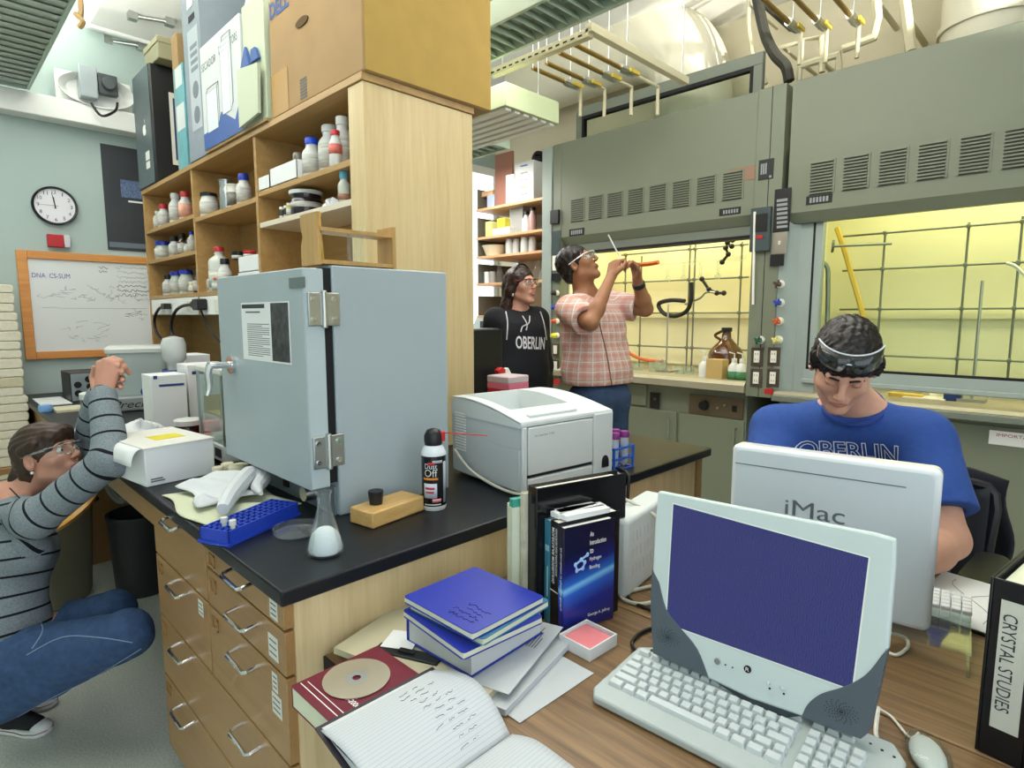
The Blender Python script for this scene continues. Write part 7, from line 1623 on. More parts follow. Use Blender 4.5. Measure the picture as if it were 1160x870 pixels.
def along(*chains):
    """distance along the nearest limb, for knitted stripes and checks"""
    segs = []
    for c, (pts, off) in enumerate(chains):
        L = off
        for i in range(len(pts)-1):
            a = np.array(pts[i], float); b = np.array(pts[i+1], float); segs.append((a, b, L, c)); L += np.linalg.norm(b-a)
    def f(V):
        best = np.full(len(V), 9e9); res = np.zeros(len(V))
        for c, (pts, off) in enumerate(chains):
            sw = np.zeros(len(V)); out = np.zeros(len(V)); md = np.full(len(V), 9e9)
            for a, b, L, k in segs:
                if k != c: continue
                d = b-a; n = np.linalg.norm(d); t = ((V-a) @ d)/(n*n); h = np.clip(t, 0, 1); ds = np.linalg.norm(V-a-h[:, None]*d, axis=1); md = np.minimum(md, ds)
                w = 1/(ds+.004)**7; sw += w; out += w*(L+np.clip(t, -.5, 1.5)*n)
            md = md-(.055 if off > .05 else 0); m = md < best; best[m] = md[m]; res[m] = (out/sw)[m]
        return res
    return f
def attr_mat(name, base, lines, rough=.85, bump=.25):
    """cloth woven with stripes: lines = (attribute, period, duty, phase, colour, strength)"""
    m = bpy.data.materials.new(name); m.use_nodes = True; nt = m.node_tree; b = nt.nodes['Principled BSDF']; b.inputs['Roughness'].default_value = rough; L = nt.links.new
    b.inputs['Specular IOR Level'].default_value = .2
    n = nt.nodes.new('ShaderNodeTexNoise'); n.inputs['Scale'].default_value = 180; tc = nt.nodes.new('ShaderNodeTexCoord'); L(tc.outputs['Object'], n.inputs['Vector'])
    r = nt.nodes.new('ShaderNodeValToRGB'); c = lin(base); r.color_ramp.elements[0].position = .3; r.color_ramp.elements[1].position = .7
    r.color_ramp.elements[0].color = tuple(x*.82 for x in c[:3])+(1,); r.color_ramp.elements[1].color = tuple(min(1, x*1.15) for x in c[:3])+(1,); L(n.outputs['Fac'], r.inputs[0]); cur = r.outputs[0]
    for at, per, duty, ph, col, st in lines:
        a = nt.nodes.new('ShaderNodeAttribute'); a.attribute_name = at
        f = nt.nodes.new('ShaderNodeMath'); f.operation = 'MULTIPLY_ADD'; f.inputs[1].default_value = 1/per; f.inputs[2].default_value = ph; L(a.outputs['Fac'], f.inputs[0])
        g = nt.nodes.new('ShaderNodeMath'); g.operation = 'FRACT'; L(f.outputs[0], g.inputs[0])
        h = nt.nodes.new('ShaderNodeMath'); h.operation = 'LESS_THAN'; h.inputs[1].default_value = duty; L(g.outputs[0], h.inputs[0])
        k = nt.nodes.new('ShaderNodeMath'); k.operation = 'MULTIPLY'; k.inputs[1].default_value = st; L(h.outputs[0], k.inputs[0])
        mx = nt.nodes.new('ShaderNodeMixRGB'); mx.inputs[2].default_value = lin(col); L(k.outputs[0], mx.inputs[0]); L(cur, mx.inputs[1]); cur = mx.outputs[0]
    L(cur, b.inputs['Base Color'])
    bp = nt.nodes.new('ShaderNodeBump'); bp.inputs['Strength'].default_value = bump; bp.inputs['Distance'].default_value = .002; L(n.outputs['Fac'], bp.inputs['Height']); L(bp.outputs[0], b.inputs['Normal'])
    return m
from mathutils.bvhtree import BVHTree
def draped_text(s_, M, w, h, V, F, m, root, outline=0, off=.0025):
    """lettering printed on a garment: laid onto the cloth surface"""
    cu = bpy.data.curves.new('lettering', 'FONT'); cu.body = s_; cu.resolution_u = 3; cu.offset = .02
    if outline: cu.fill_mode = 'NONE'; cu.bevel_depth = outline; cu.bevel_resolution = 1
    o = bpy.data.objects.new('lettering', cu); COL.objects.link(o); me = bpy.data.meshes.new_from_object(o); bpy.data.objects.remove(o); bpy.data.curves.remove(cu)
    bm = bmesh.new(); bm.from_mesh(me)
    if not outline: bmesh.ops.subdivide_edges(bm, edges=[e for e in bm.edges if e.calc_length() > .2], cuts=3)
    co = [v.co.copy() for v in bm.verts]; lo = Vector((min(c.x for c in co), min(c.y for c in co))); hi = Vector((max(c.x for c in co), max(c.y for c in co)))
    t = BVHTree.FromPolygons([tuple(v) for v in V], [tuple(int(i) for i in f) for f in F]); n = M.to_3x3() @ Vector((0, 0, 1))
    for v in bm.verts:
        p = M @ Vector(((v.co.x-lo.x)/(hi.x-lo.x)*w, (v.co.y-lo.y)/(hi.y-lo.y)*h, 0)); q = t.ray_cast(p+n*.3, -n)[0]
        v.co = (q if q is not None else p)+n*(off+v.co.z*(h if outline else 0))
    bmesh.ops.transform(bm, matrix=chain(root).inverted(), verts=bm.verts); bm.to_mesh(me); bm.free(); me.name = 'lettering'
    return finish('lettering', me, m, root, smooth=0)
def skinmat(n, c): return mat(n, c, .5, spec=.35, noise=.05, nscale=30, sss=.12)
def hairmat(n, c): return mat(n, c, .42, spec=.4, noise=.45, nscale=90, stretch=(1, 1, .18))
M_jean = mat('blue_denim', '#2e486c', .85, noise=.22, nscale=45, bump=.25, bscale=250)
M_denimd = mat('dark_denim', '#2b4060', .85, noise=.2, nscale=45)
def cuffcut(p, n, c, r):
    p, n, c = Vector(p), Vector(n).normalized(), Vector(c)
    def f(X, Y, Z):
        a = (X-p.x)*n.x+(Y-p.y)*n.y+(Z-p.z)*n.z; d = np.sqrt((X-c.x)**2+(Y-c.y)**2+(Z-c.z)**2); return np.where(d < r, a, -.1)
    return f
# ------------------------------------------------ crouching woman, left
wo = thing('person', 'crouching person in grey striped sweater and blue jeans, hands raised', 'person', (.22, 2.3, 0))
ear = P(35, 524, 1.93); Hd = Head(ear+FH*.072+RT*.004+Z3*.004, RT*.95-FH*.10+Z3*.27, k=.91, female=True)
nk = P(6, 568, 2.0); shN, shF = P(40, 588, 1.86), P(50, 562, 2.14); chest = P(10, 625, 1.98); waist = P(4, 690, 1.95); hipc = P(14, 730, 1.95)
hipN, hipF = P(24, 748, 1.88), P(30, 728, 2.03); knN, knF = P(144, 719, 1.83), P(126, 694, 2.02); anN, anF = P(-6, 800, 1.86), P(14, 778, 2.06)
elN, elF = P(126, 521, 1.86), P(100, 508, 2.12); wrN, wrF = P(117, 449, 1.93), P(112, 448, 2.02)
B1 = SDF(); Hd.skin(B1, nk, .043)
B1.chain([nk, chest, waist, hipc], [.06, .095, .085, .11], .04); B1.bone(nk, shN, .045, .05, .03); B1.bone(nk, shF, .045, .05, .03)
B1.chain([shN, elN, wrN], [.045, .036, .026], .02); B1.chain([shF, elF, wrF], [.045, .036, .026], .02); B1.chain([hipN, knN, anN], [.075, .05, .038], .03); B1.chain([hipF, knF, anF], [.075, .05, .038], .03)
# clasped hands: near hand with its back to the camera, fingers folded over; far hand's fingers wrap round from behind
kns = [P(113, 412, 1.94), P(120, 409, 1.94), P(127, 412, 1.945), P(132, 419, 1.95)]
for i, kn_ in enumerate(kns):
    B1.bone(wrN+RT*(.009*(i-1.5)), kn_, .015, .012, .012)
    a_ = kn_+FH*.026+RT*.010+Z3*(.006); b_ = a_+FH*.016-Z3*.022+RT*.004
    B1.chain([kn_, a_, b_], [.0105, .0095, .008], .005)
for i, (x, y) in enumerate(((134, 413), (138, 421), (139, 430), (137, 438))):
    a_ = P(x-9, y-1, 2.02); b_ = P(x-1, y-2, 1.985); c_ = P(x, y+1, 1.945)
    B1.bone(wrF, a_, .016, .011, .012); B1.chain([a_, b_, c_], [.0102, .0092, .0078], .004)
B1.chain([P(108, 440, 1.97), P(105, 428, 1.985), P(107, 416, 1.975)], [.013, .0105, .008], .005)
V1, F1 = B1.mesh(.0042); npobj('body', V1, F1, skinmat('skin_fair', '#c08e78'), wo, it=1)
Hd.extras(wo, mat('lip_pink', '#a8605a', .45), mat('brow_brown', '#3a261a', .8))
Hd.glasses(wo, frame_m=glassmat('frame_glass', '#e8eeee', .05, .7, .15))
hb = SDF(); Hd.ell(hb, (0, -.018, .040), (.084, .107, .092)); Hd.ell(hb, (0, -.06, -.03), (.070, .060, .075), .03); Hd.ell(hb, (0, .055, .072), (.064, .052, .036), .02)
for q in (-1, 1): Hd.bone(hb, (q*.074, .03, .06), (q*.078, -.01, .036), .014, .014, .02)
Hd.ell(hb, (0, .115, -.05), (.068, .082, .096), .010, True)
for q in (-1, 1): Hd.ell(hb, (q*.085, -.002, -.03), (.022, .030, .055), .008, True)
Hd.ell(hb, (0, -.03, -.16), (.09, .1, .07), .01, True)
def strand(Hq, f=420, a=.0016):
    def fn(X, Y, Z):
        x, y, z = Hq.loc(X, Y, Z); return a*np.sin(f*.5*x+30*y+6*np.sin(40*z))+a*np.sin(f*.8*np.sqrt(x*x+(z-.02)**2+1e-6)+20*y)*.6
    return fn
Vh, Fh = hb.mesh(.004, noise=strand(Hd)); npobj('hair', Vh, Fh, hairmat('hair_brown', '#3a2a20'), wo, it=1)
pony = SDF(); pony.chain([Hd.p(0, -.11, .0), Hd.p(.02, -.13, -.05), Hd.p(.03, -.12, -.12)], [.03, .026, .01], .02); Vp, Fp = pony.mesh(.005); npobj('ponytail', Vp, Fp, hairmat('hair_brown', '#3a2a20'), wo)
e_ = Hd.p(.078, -.008, -.043); obj('earring', MB().ball(e_, .0055, 8), mat('pearl', '#d8cfc4', .2), wo)
obj('necklace', MB().tube([P(11, 553, 1.93), P(20, 562, 1.90), P(30, 572, 1.88), P(36, 577, 1.90)], .0022, 6, 5), M_black, wo)
SW = SDF(); SW.chain([nk-Z3*.02, chest, waist, hipc], [.075, .118, .108, .125], .05); SW.bone(nk-Z3*.03, shN, .06, .064, .03); SW.bone(nk-Z3*.03, shF, .06, .064, .03)
SW.bone(P(30, 625, 1.93), P(34, 622, 2.06), .075, None, .04)
SW.chain([shN, elN], [.058, .052], .02); SW.chain([elN, wrN], [.053, .040], .03); SW.chain([shF, elF], [.064, .054], .02); SW.chain([elF, wrF], [.052, .040], .03)
dN = (wrN-elN).normalized(); dF = (wrF-elF).normalized()
SW.ell(Hd.p(0, -.0, -.14)+RT*.0, (.07, .07, .075), None, .01, True)
waistfront = P(10, 722, 1.9)
Vs, Fs = SW.mesh(.0055, noise=folds(.004, 45, 3), cut=[pl(wrN+dN*.004, dN) if False else (lambda X, Y, Z: -np.ones(1)), pl(hipc-Z3*.035, -Z3)])
keep = None
M_sw = attr_mat('striped_knit', '#7b858b', [('along', .058, .13, .0, '#15181e', 1)])
npobj('sweater', Vs, Fs, M_sw, wo, attr={'along': along(([shN, elN, wrN], .03), ([shF, elF, wrF], .01), ([nk+Z3*.05, chest, waist, hipc], .06))}, it=1)
JN = SDF(); JN.chain([hipN, knN], [.100, .070], .03); JN.chain([knN, anN], [.068, .062], .03); JN.chain([hipF, knF], [.100, .070], .03); JN.chain([knF, anF], [.068, .062], .03); JN.bone(hipN, hipF, .105, None, .04); JN.bone(hipc, hipc+Z3*.02, .118, None, .04)
dA = (anN-knN).normalized()
Vj, Fj = JN.mesh(.0055, noise=folds(.005, 60, 8), cut=[cuffcut(hipc+Z3*.03, Z3, hipc+Z3*.10-RT*.06, .19)]); jn = npobj('jeans', Vj, Fj, M_jean, wo, it=1)
def surf_tube(V, F, pts, r, name, m, root, n=40, dirs=None):
    t = BVHTree.FromPolygons([tuple(v) for v in V], [tuple(int(i) for i in f) for f in F]); q = []
    for p in spline([Vector(p) for p in pts], 10):
        d = (p-EYE).normalized(); h = t.ray_cast(EYE, d)[0]
        if h is not None: q.append(h-d*.001)
    if len(q) > 3: return obj(name, MB().tube(q, r, 5), m, root)
M_seam = mat('denim_seam', '#8091ab', .8)
surf_tube(Vj, Fj, [P(30, 742, 1.85), P(70, 722, 1.8), P(110, 722, 1.8), P(150, 728, 1.8)], .0016, 'seam', M_seam, jn); surf_tube(Vj, Fj, [P(20, 812, 1.85), P(60, 790, 1.8), P(110, 765, 1.8), P(160, 735, 1.8)], .0016, 'seam', M_seam, jn); surf_tube(Vj, Fj, [P(36, 735, 1.85), P(48, 715, 1.8), P(44, 700, 1.8)], .0016, 'pocket_edge', M_seam, jn)
bl = obj('belt', MB().tube([hipc+Z3*.028+RT*.122*math.cos(a)+FH*.122*math.sin(a) for a in [i*math.pi/14 for i in range(28)]], .014, 6, closed=True), mat('dark_leather', '#1c1612', .5), wo)
obj('buckle', MB().cbox(hipc+Z3*.028+RT*.125-FH*.06, (.012, .03, .03)), M_chrome, bl)
def sneaker(toe, dr, root, s=1):
    T_ = Vector((toe.x, toe.y, 0)); f = Vector((dr.x, dr.y, 0)).normalized(); r = Vector((f.y, -f.x, 0)); M_ = Matrix((r, f, Z3)).transposed().to_4x4(); M_.translation = T_
    so = [(-.028, -.26), (.028, -.26), (.034, -.2), (.036, -.1), (.042, -.06), (.036, -.02), (.015, 0), (-.015, .0), (-.034, -.02), (-.04, -.06), (-.032, -.12), (-.032, -.2)]
    k = obj('sneaker', MB().prism(so, 'z', 0.001, .024, M_), mat('sole_white', '#d6d8d4', .6), root, bevel=.006, label='black canvas sneaker with white sole')
    U_ = SDF(); U_.chain([M_ @ Vector((0, -.225, .05)), M_ @ Vector((0, -.14, .045)), M_ @ Vector((0, -.05, .030))], [.036, .036, .028], .02); U_.bone(M_ @ Vector((0, -.22, .05)), M_ @ Vector((0, -.215, .10)), .035, .036, .02)
    Vu, Fu = U_.mesh(.005, cut=[pl(T_+Z3*.022, -Z3)]); npobj('upper', Vu, Fu, mat('black_canvas', '#17181c', .8), k)
    obj('toe_cap', MB().ball(M_ @ Vector((0, -.030, .022)), (.033, .033, .024), 10), mat('sole_white', '#d6d8d4'), k)
    obj('stripe', MB().tube([M_ @ Vector((x*1.01, y, .018)) for x, y in so], .0015, 5, closed=True), mat('stripe_red', '#7a2a38', .6), k)
sneaker(W(56, 831, z=0), RT*.96-FH*.15, wo); sneaker(W(62, 800, z=0), RT*.96-FH*.1, wo)
# ------------------------------------------------ standing man in checked shirt
ma_ = thing('person', 'standing person in pink checked shirt looking up at a thin tube held high', 'person', (2.75, 2.0, 0))
Hm = Head(P(655, 301, 3.34), RT*.78-FH*.30+Z3*.48, k=.98)
nk = P(664, 336, 3.38); shR, shL = P(646, 350, 3.22), P(694, 345, 3.50); fT = (RT*.62-FH*.78).normalized(); rT = fT.cross(Z3)
ch = P(671, 372, 3.36); wa = P(677, 420, 3.34); hc = P(679, 452, 3.34); elR, elL = P(669, 366, 2.98), P(731, 350, 3.42); wrR, wrL = P(692, 314, 3.10), P(722, 317, 3.30)
B2 = SDF(); Hm.skin(B2, nk, .055); B2.chain([nk, ch, wa, hc], [.06, .09, .09, .10], .05); B2.bone(nk, shR, .05, .055, .03); B2.bone(nk, shL, .05, .055, .03)
B2.chain([shR, elR], [.048, .038], .02); B2.chain([elR, elR.lerp(wrR, .3), wrR], [.037, .040, .026], .02); B2.chain([shL, elL], [.052, .043], .02); B2.chain([elL, elL.lerp(wrL, .3), wrL], [.042, .043, .028], .02)
tube_a, tube_b = P(689, 266, 3.16), P(703.5, 294, 3.2)
hand(B2, wrR, (RT*.25+Z3*.9+FH*.2), (-RT*.75-FH*.6), RT*.5-FH*.3+Z3*.2, [(55, 60, 30), (62, 62, 30), (66, 66, 30), (70, 66, 30), (.9, .2, .6)], 1.0)
hand(B2, wrL, (-RT*.22+Z3*.9-FH*.2), (RT*.72+FH*.3+Z3*.2), -RT*.3-FH*.8, [(50, 62, 30), (56, 64, 30), (60, 66, 30), (64, 68, 30), (.9, .2, .6)], 1.0)
ftR = Vector((hc.x, hc.y, 0))+rT*.10; ftL = Vector((hc.x, hc.y, 0))-rT*.10
for q, ft in ((1, ftR), (-1, ftL)): B2.chain([hc+rT*.09*q-Z3*.03, ft+Z3*.5+fT*.02, ft+Z3*.09], [.09, .06, .045], .03)
Vb, Fb = B2.mesh(.0052); npobj('body', Vb, Fb, skinmat('skin_brown', '#946749'), ma_, it=1)
Hm.extras(ma_, mat('lip_brown', '#7c4a40', .45), mat('brow_black', '#14100e', .8)); Hm.glasses(ma_, frame_m=mat('white_frame', '#e0e2e2', .3))
hm = SDF(); Hm.ell(hm, (0, -.020, .044), (.082, .102, .088)); Hm.ell(hm, (0, -.062, -.02), (.064, .05, .06), .03)
for q in (-1, 1): Hm.bone(hm, (q*.073, .035, .05), (q*.077, .012, -.02), .010, .007, .02)
Hm.ell(hm, (0, .118, -.045), (.074, .086, .115), .010, True)
for q in (-1, 1): Hm.ell(hm, (q*.088, -.006, -.02), (.022, .026, .045), .008, True)
Hm.ell(hm, (0, -.03, -.15), (.09, .1, .07), .01, True)
Vh, Fh = hm.mesh(.005, noise=folds(.006, 260, 5)); npobj('hair', Vh, Fh, hairmat('hair_black', '#1c1816'), ma_, it=1)
SHs = SDF(); aR = shR.lerp(elR, .80); aL = shL.lerp(elL, .72)
for q in (1, -1, 0): SHs.chain([ch+rT*.085*q+Z3*.02, wa+rT*.095*q, hc+rT*.095*q-Z3*.02], [.125, .120, .128], .06)
SHs.bone(nk-Z3*.03, shR, .066, .074, .04); SHs.bone(nk-Z3*.03, shL, .066, .074, .04); SHs.chain([shR, aR], [.080, .078], .02); SHs.chain([shL, aL], [.080, .076], .02)
dR = (elR-shR).normalized(); dL = (elL-shL).normalized()
SHs.bone(aR+dR*.015, aR+dR*.12, .054, .056, .012, True); SHs.bone(aL+dL*.015, aL+dL*.12, .054, .056, .012, True)
SHs.ell(nk+Z3*.055+fT*.02, (.068, .068, .07), None, .01, True)
hemz = P(680, 437, 3.2).z
Vt, Ft = SHs.mesh(.006, noise=folds(.009, 42, 12), cut=[pl((0, 0, hemz), -Z3), cuffcut(aR, dR, aR+dR*.06, .13), cuffcut(aL, dL, aL+dL*.06, .13)])
def side(r_, f_, c_): return lambda V: .17*np.arctan2((V-np.array(c_)) @ np.array(r_), (V-np.array(c_)) @ np.array(f_))
M_plaid = attr_mat('checked_cotton', '#c4a79c', [('up', .052, .30, 0, '#bf7a6a', .45), ('side', .052, .30, 0, '#bf7a6a', .42), ('up', .052, .10, .5, '#dcd6d0', .6), ('side', .052, .10, .5, '#dcd6d0', .6), ('up', .052, .05, .38, '#8d8c94', .5), ('side', .052, .05, .38, '#8d8c94', .5)])
sh_ = npobj('shirt', Vt, Ft, M_plaid, ma_, attr={'up': lambda V: V[:, 2], 'side': side(rT, fT, ch)}, it=1)
surf_tube(Vt, Ft, [P(676, 352, 3.2), P(681, 375, 3.2), P(688, 405, 3.2), P(693, 436, 3.2)], .004, 'placket', mat('placket_dark', '#7a5f58', .8), sh_)
obj('collar', MB().tube([nk+Z3*.0+rT*.068-fT*.0, nk+Z3*.015-fT*.06, nk+Z3*.0-rT*.068], .018, 8, 6), M_plaid, sh_)
obj('collar_flap', MB().prism([(0, 0), (.05, .0), (.03, -.07)], 'z', 0, .006, frame(nk+fT*.075+rT*.055-Z3*.005, -rT-Z3*.3, Z3+fT*.3)), mat('plaid_plain', '#c49c90', .85), sh_, bevel=.002)
TR = SDF()
for q, ft in ((1, ftR), (-1, ftL)): TR.chain([hc+rT*.085*q, ft+Z3*.5+fT*.02, ft+Z3*.06], [.112, .082, .072], .03)
TR.bone(hc+rT*.05, hc-rT*.05, .125, None, .05)
Vj, Fj = TR.mesh(.008, noise=folds(.006, 50, 2)); npobj('jeans', Vj, Fj, M_denimd, ma_)
for ft in (ftR, ftL): obj('shoe', loft([(rrect(.045, .13, .04), 0), (rrect(.047, .132, .04), .03), (rrect(.035, .09, .03), .09)], Matrix.Translation(ft+fT*.04) @ Matrix((rT, fT, Z3)).transposed().to_4x4()), M_black, ma_, bevel=.005)
obj('wristwatch', MB().cyl(wrL.lerp(elL, .10), wrL.lerp(elL, .24), .036, .037, 18), M_black, ma_, bevel=.004)
tag(obj('sample_tube', MB().cyl(tube_a, tube_b, .004, n=10).cyl(tube_b, tube_b+(tube_b-tube_a).normalized()*.02, .007, n=10), mat('milky_glass', '#e6e8ea', .15, spec=.7)), 'thin white sample tube held up between the raised fingers', 'tube')
# ------------------------------------------------ standing woman in black hoodie
wf = thing('person', 'long haired smiling person in black hoodie with safety glasses, beside the wall shelves', 'person', (2.57, 2.52, 0))
Hw = Head(P(590.5, 324, 3.58), RT*.72-FH*.68+Z3*.10, k=.96, female=True); fT = (RT*.42-FH*.9).normalized(); rT = fT.cross(Z3)
nk = P(586, 352, 3.62); shR = nk+rT*.145-Z3*.055; shL = nk-rT*.14-Z3*.05; ch = P(588, 378, 3.62); wa = P(588, 420, 3.62); hc = P(588, 455, 3.62)
elR = shR+rT*.05-Z3*.29-fT*.03; elL = shL-rT*.04-Z3*.29; wrR = elR-Z3*.23+fT*.10-rT*.03; wrL = elL-Z3*.23+fT*.10+rT*.03
B3 = SDF(); Hw.skin(B3, nk, .042); B3.chain([nk, ch, wa, hc], [.06, .09, .085, .11], .05); B3.bone(nk, shR, .04, .045, .03); B3.bone(nk, shL, .04, .045, .03)
B3.chain([shR, elR, wrR], [.045, .036, .025], .02); B3.chain([shL, elL, wrL], [.045, .036, .025], .02)
hand(B3, wrR, (-Z3+fT*.3), rT, fT, [(20, 25, 20)]*4+[(.8, .4, .5)], .92); hand(B3, wrL, (-Z3+fT*.3), -rT, fT, [(20, 25, 20)]*4+[(.8, .4, .5)], .92)
fR = Vector((hc.x, hc.y, 0))+rT*.09; fL = Vector((hc.x, hc.y, 0))-rT*.09
for q, ft in ((1, fR), (-1, fL)): B3.chain([hc+rT*.085*q-Z3*.03, ft+Z3*.48+fT*.02, ft+Z3*.08], [.09, .055, .04], .03)
Vb, Fb = B3.mesh(.005); npobj('body', Vb, Fb, skinmat('skin_tan', '#c4947c'), wf, it=1)
Hw.extras(wf, mat('lip_pink', '#a8605a'), mat('brow_black', '#14100e'), smile=1); Hw.glasses(wf, frame_m=mat('red_frame', '#7a2c24', .3))
hw = SDF(); Hw.ell(hw, (0, -.020, .040), (.083, .104, .088))
for q in (-1, 1): hw.chain([Hw.p(q*.060, .005, .055), Hw.p(q*.074, -.03, -.03), Hw.p(q*.078, -.07, -.13), Hw.p(q*(.115 if q > 0 else .07), -.085, -.27)], [.028, .028, .034, .024], .03)
hw.chain([Hw.p(0, -.09, .0), Hw.p(0, -.10, -.12), Hw.p(.01, -.09, -.25)], [.06, .058, .03], .03)
Hw.ell(hw, (0, .118, -.05), (.070, .092, .112), .010, True)
Vh, Fh = hw.mesh(.005, noise=folds(.004, 240, 9)); npobj('hair', Vh, Fh, hairmat('hair_dark_brown', '#2e1e18'), wf, it=1)
obj('headband', MB().tube([Hw.p(.086*math.cos(a), .018, .035+.100*math.sin(a)) for a in [i*math.pi/12 for i in range(13)]], .006, 6), M_black, wf)
obj('earring', MB().ball(Hw.p(.08, -.004, -.055), (.006, .006, .014), 8), M_sticker, wf)
HO = SDF(); 
for q in (1, -1, 0): HO.chain([ch+rT*.06*q, wa+rT*.06*q, hc+rT*.065*q], [.122, .118, .128], .06)
HO.bone(nk-Z3*.04, shR, .062, .07, .04); HO.bone(nk-Z3*.04, shL, .062, .07, .04); HO.chain([shR, elR, wrR], [.068, .060, .046], .03); HO.chain([shL, elL, wrL], [.068, .060, .046], .03)
HO.chain([nk+rT*.06-fT*.02, nk-fT*.07-Z3*.01, nk-rT*.06-fT*.02], [.035, .045, .035], .03); HO.ell(nk+Z3*.05+fT*.03, (.055, .055, .075), None, .01, True)
Vt, Ft = HO.mesh(.006, noise=folds(.006, 45, 21), cut=[pl(wrR-Z3*.02, -Z3) if False else pl(hc-Z3*.1, -Z3)])
ho = npobj('hoodie', Vt, Ft, mat('black_fleece', '#15171d', .9, noise=.2, nscale=80), wf, it=1)
MT_ = frame(ch-Z3*.082+rT*.088, -rT-Z3*.06, Z3); draped_text('OBERLIN', MT_, .20, .075, Vt, Ft, mat('hoodie_print', '#d6d8dc', .7), ho)
MT_ = None
M_pipe2 = mat('white_piping', '#c8c8cc', .7)
for q, x0 in ((1, 573), (-1, 612)):
    surf_tube(Vt, Ft, [P(x0, 353, 3.5), P(x0+(2 if q > 0 else 4), 366, 3.5), P(x0+(1 if q > 0 else 7), 385, 3.5)], .004, 'piping', M_pipe2, ho)
for a__ in ([(592, 358), (597, 367), (596, 374)], [(600, 358), (599, 366), (592, 370), (590, 376)]): surf_tube(Vt, Ft, [P(x, y, 3.4) for x, y in a__], .004, 'drawstring', M_pipe2, ho)
TW = SDF()
for q, ft in ((1, fR), (-1, fL)): TW.chain([hc+rT*.08*q, ft+Z3*.48+fT*.02, ft+Z3*.05], [.11, .075, .065], .03)
Vj, Fj = TW.mesh(.008); npobj('jeans', Vj, Fj, M_denimd, wf)
for ft in (fR, fL): obj('shoe', loft([(rrect(.04, .12, .035), 0), (rrect(.042, .122, .035), .03), (rrect(.03, .08, .03), .08)], Matrix.Translation(ft+fT*.04) @ Matrix((rT, fT, Z3)).transposed().to_4x4()), M_black, wf, bevel=.005)
# ------------------------------------------------ seated man in blue T-shirt
sm_ = thing('person', 'seated dark haired person in blue T-shirt looking down behind the white computer', 'person', (1.95, .55, 0))
Fd = Vector((-.963, -.27, 0)).normalized(); rS = Fd.cross(Z3)
Hs = Head(P(956, 414, 1.64), Fd*.80-Z3*.60, up=Z3-rS*(.10), k=1.0)
nk = P(966, 462, 1.80); shR, shL = P(881, 490, 1.90), P(1043, 500, 1.70); ch = P(968, 545, 1.86); be = P(972, 630, 1.92); hc = Vector((2.02, .56, .60))
elR = P(857, 590, 1.72); elL = P(1074, 612, 1.56); wrR = P(900, 640, 1.50); wrL = P(1010, 655, 1.45)
B4 = SDF(); Hs.skin(B4, nk, .056); B4.chain([nk, ch, be, hc], [.06, .09, .09, .10], .05); B4.bone(nk, shR, .055, .058, .03); B4.bone(nk, shL, .055, .058, .03)
B4.chain([shR, elR], [.056, .046], .02); B4.chain([elR, elR.lerp(wrR, .3), wrR], [.045, .046, .030], .02); B4.chain([shL, elL], [.056, .048], .02); B4.chain([elL, elL.lerp(wrL, .3), wrL], [.047, .050, .032], .02)
hand(B4, wrR, (Fd*.9+rS*-.2-Z3*.25), Z3, -rS, [(12, 22, 16)]*4+[(.8, .4, .4)], 1.02); hand(B4, wrL, (Fd*.55+rS*.5-Z3*.2), Z3, rS, [(12, 22, 16)]*4+[(.8, .4, .4)], 1.02)
for q in (1, -1):
    kn = hc+Fd*.44+rS*.12*q+Z3*-.02; kn.z = .56; ak = kn+Fd*.03; ak.z = .09; B4.chain([hc+rS*.09*q, kn, ak], [.095, .06, .045], .03)
Vb, Fb = B4.mesh(.0042); npobj('body', Vb, Fb, skinmat('skin_pale', '#c89a84'), sm_, it=1)
Hs.extras(sm_, mat('lip_pale', '#a86c62', .45), mat('brow_dark', '#241810', .8), closed=True)
for q in (-1, 1): obj('eyelid', MB().ball(Hs.p(q*.031, .0815, .0105), (.0135*1, .0135, .0115), 10), skinmat('skin_lid', '#ba8a76'), sm_)
hs = SDF(); Hs.ell(hs, (0, -.014, .046), (.0815, .106, .089)); Hs.ell(hs, (0, -.062, -.02), (.064, .050, .062), .03)
for q in (-1, 1): Hs.bone(hs, (q*.076, .030, .055), (q*.077, .012, -.015), .014, .010, .02)
Hs.ell(hs, (0, .064, .068), (.062, .040, .030), .02)
Hs.ell(hs, (0, .120, -.058), (.069, .082, .101), .010, True)
for q in (-1, 1): Hs.ell(hs, (q*.086, -.002, -.018), (.028, .030, .046), .008, True)
Hs.ell(hs, (0, -.03, -.16), (.09, .1, .07), .01, True)
Vh, Fh = hs.mesh(.0038, noise=lambda X, Y, Z: folds(.006, 260, 31)(X, Y, Z)+folds(.0045, 620, 32)(X, Y, Z)); npobj('hair', Vh, Fh, hairmat('hair_black', '#1c1816'), sm_, it=1)
Hs.glasses(sm_, y=-.019, z=.094, rs=1.0, tk=.75, temple=False, tint=glassmat('smoke_lens', '#a4acb2', .0, .62), label='clear safety glasses pushed up on the hair')
TS = SDF()
for q in (1, -1, 0): TS.chain([ch+rS*.095*q+Z3*.02, be+rS*.09*q, hc+rS*.09*q], [.125, .130, .14], .06)
TS.bone(nk-Z3*.035, shR, .075, .080, .05); TS.bone(nk-Z3*.035, shL, .075, .080, .05); aR = shR.lerp(elR, .66); aL = shL.lerp(elL, .74); dR = (elR-shR).normalized(); dL = (elL-shL).normalized()
TS.chain([shR, aR], [.086, .084], .03); TS.chain([shL, aL], [.086, .086], .03)
TS.bone(aR+dR*.02, aR+dR*.12, .060, .062, .012, True); TS.bone(aL+dL*.02, aL+dL*.12, .062, .064, .012, True)
TS.ell(nk+Z3*.045+Fd*.035, (.078, .078, .072), None, .012, True)
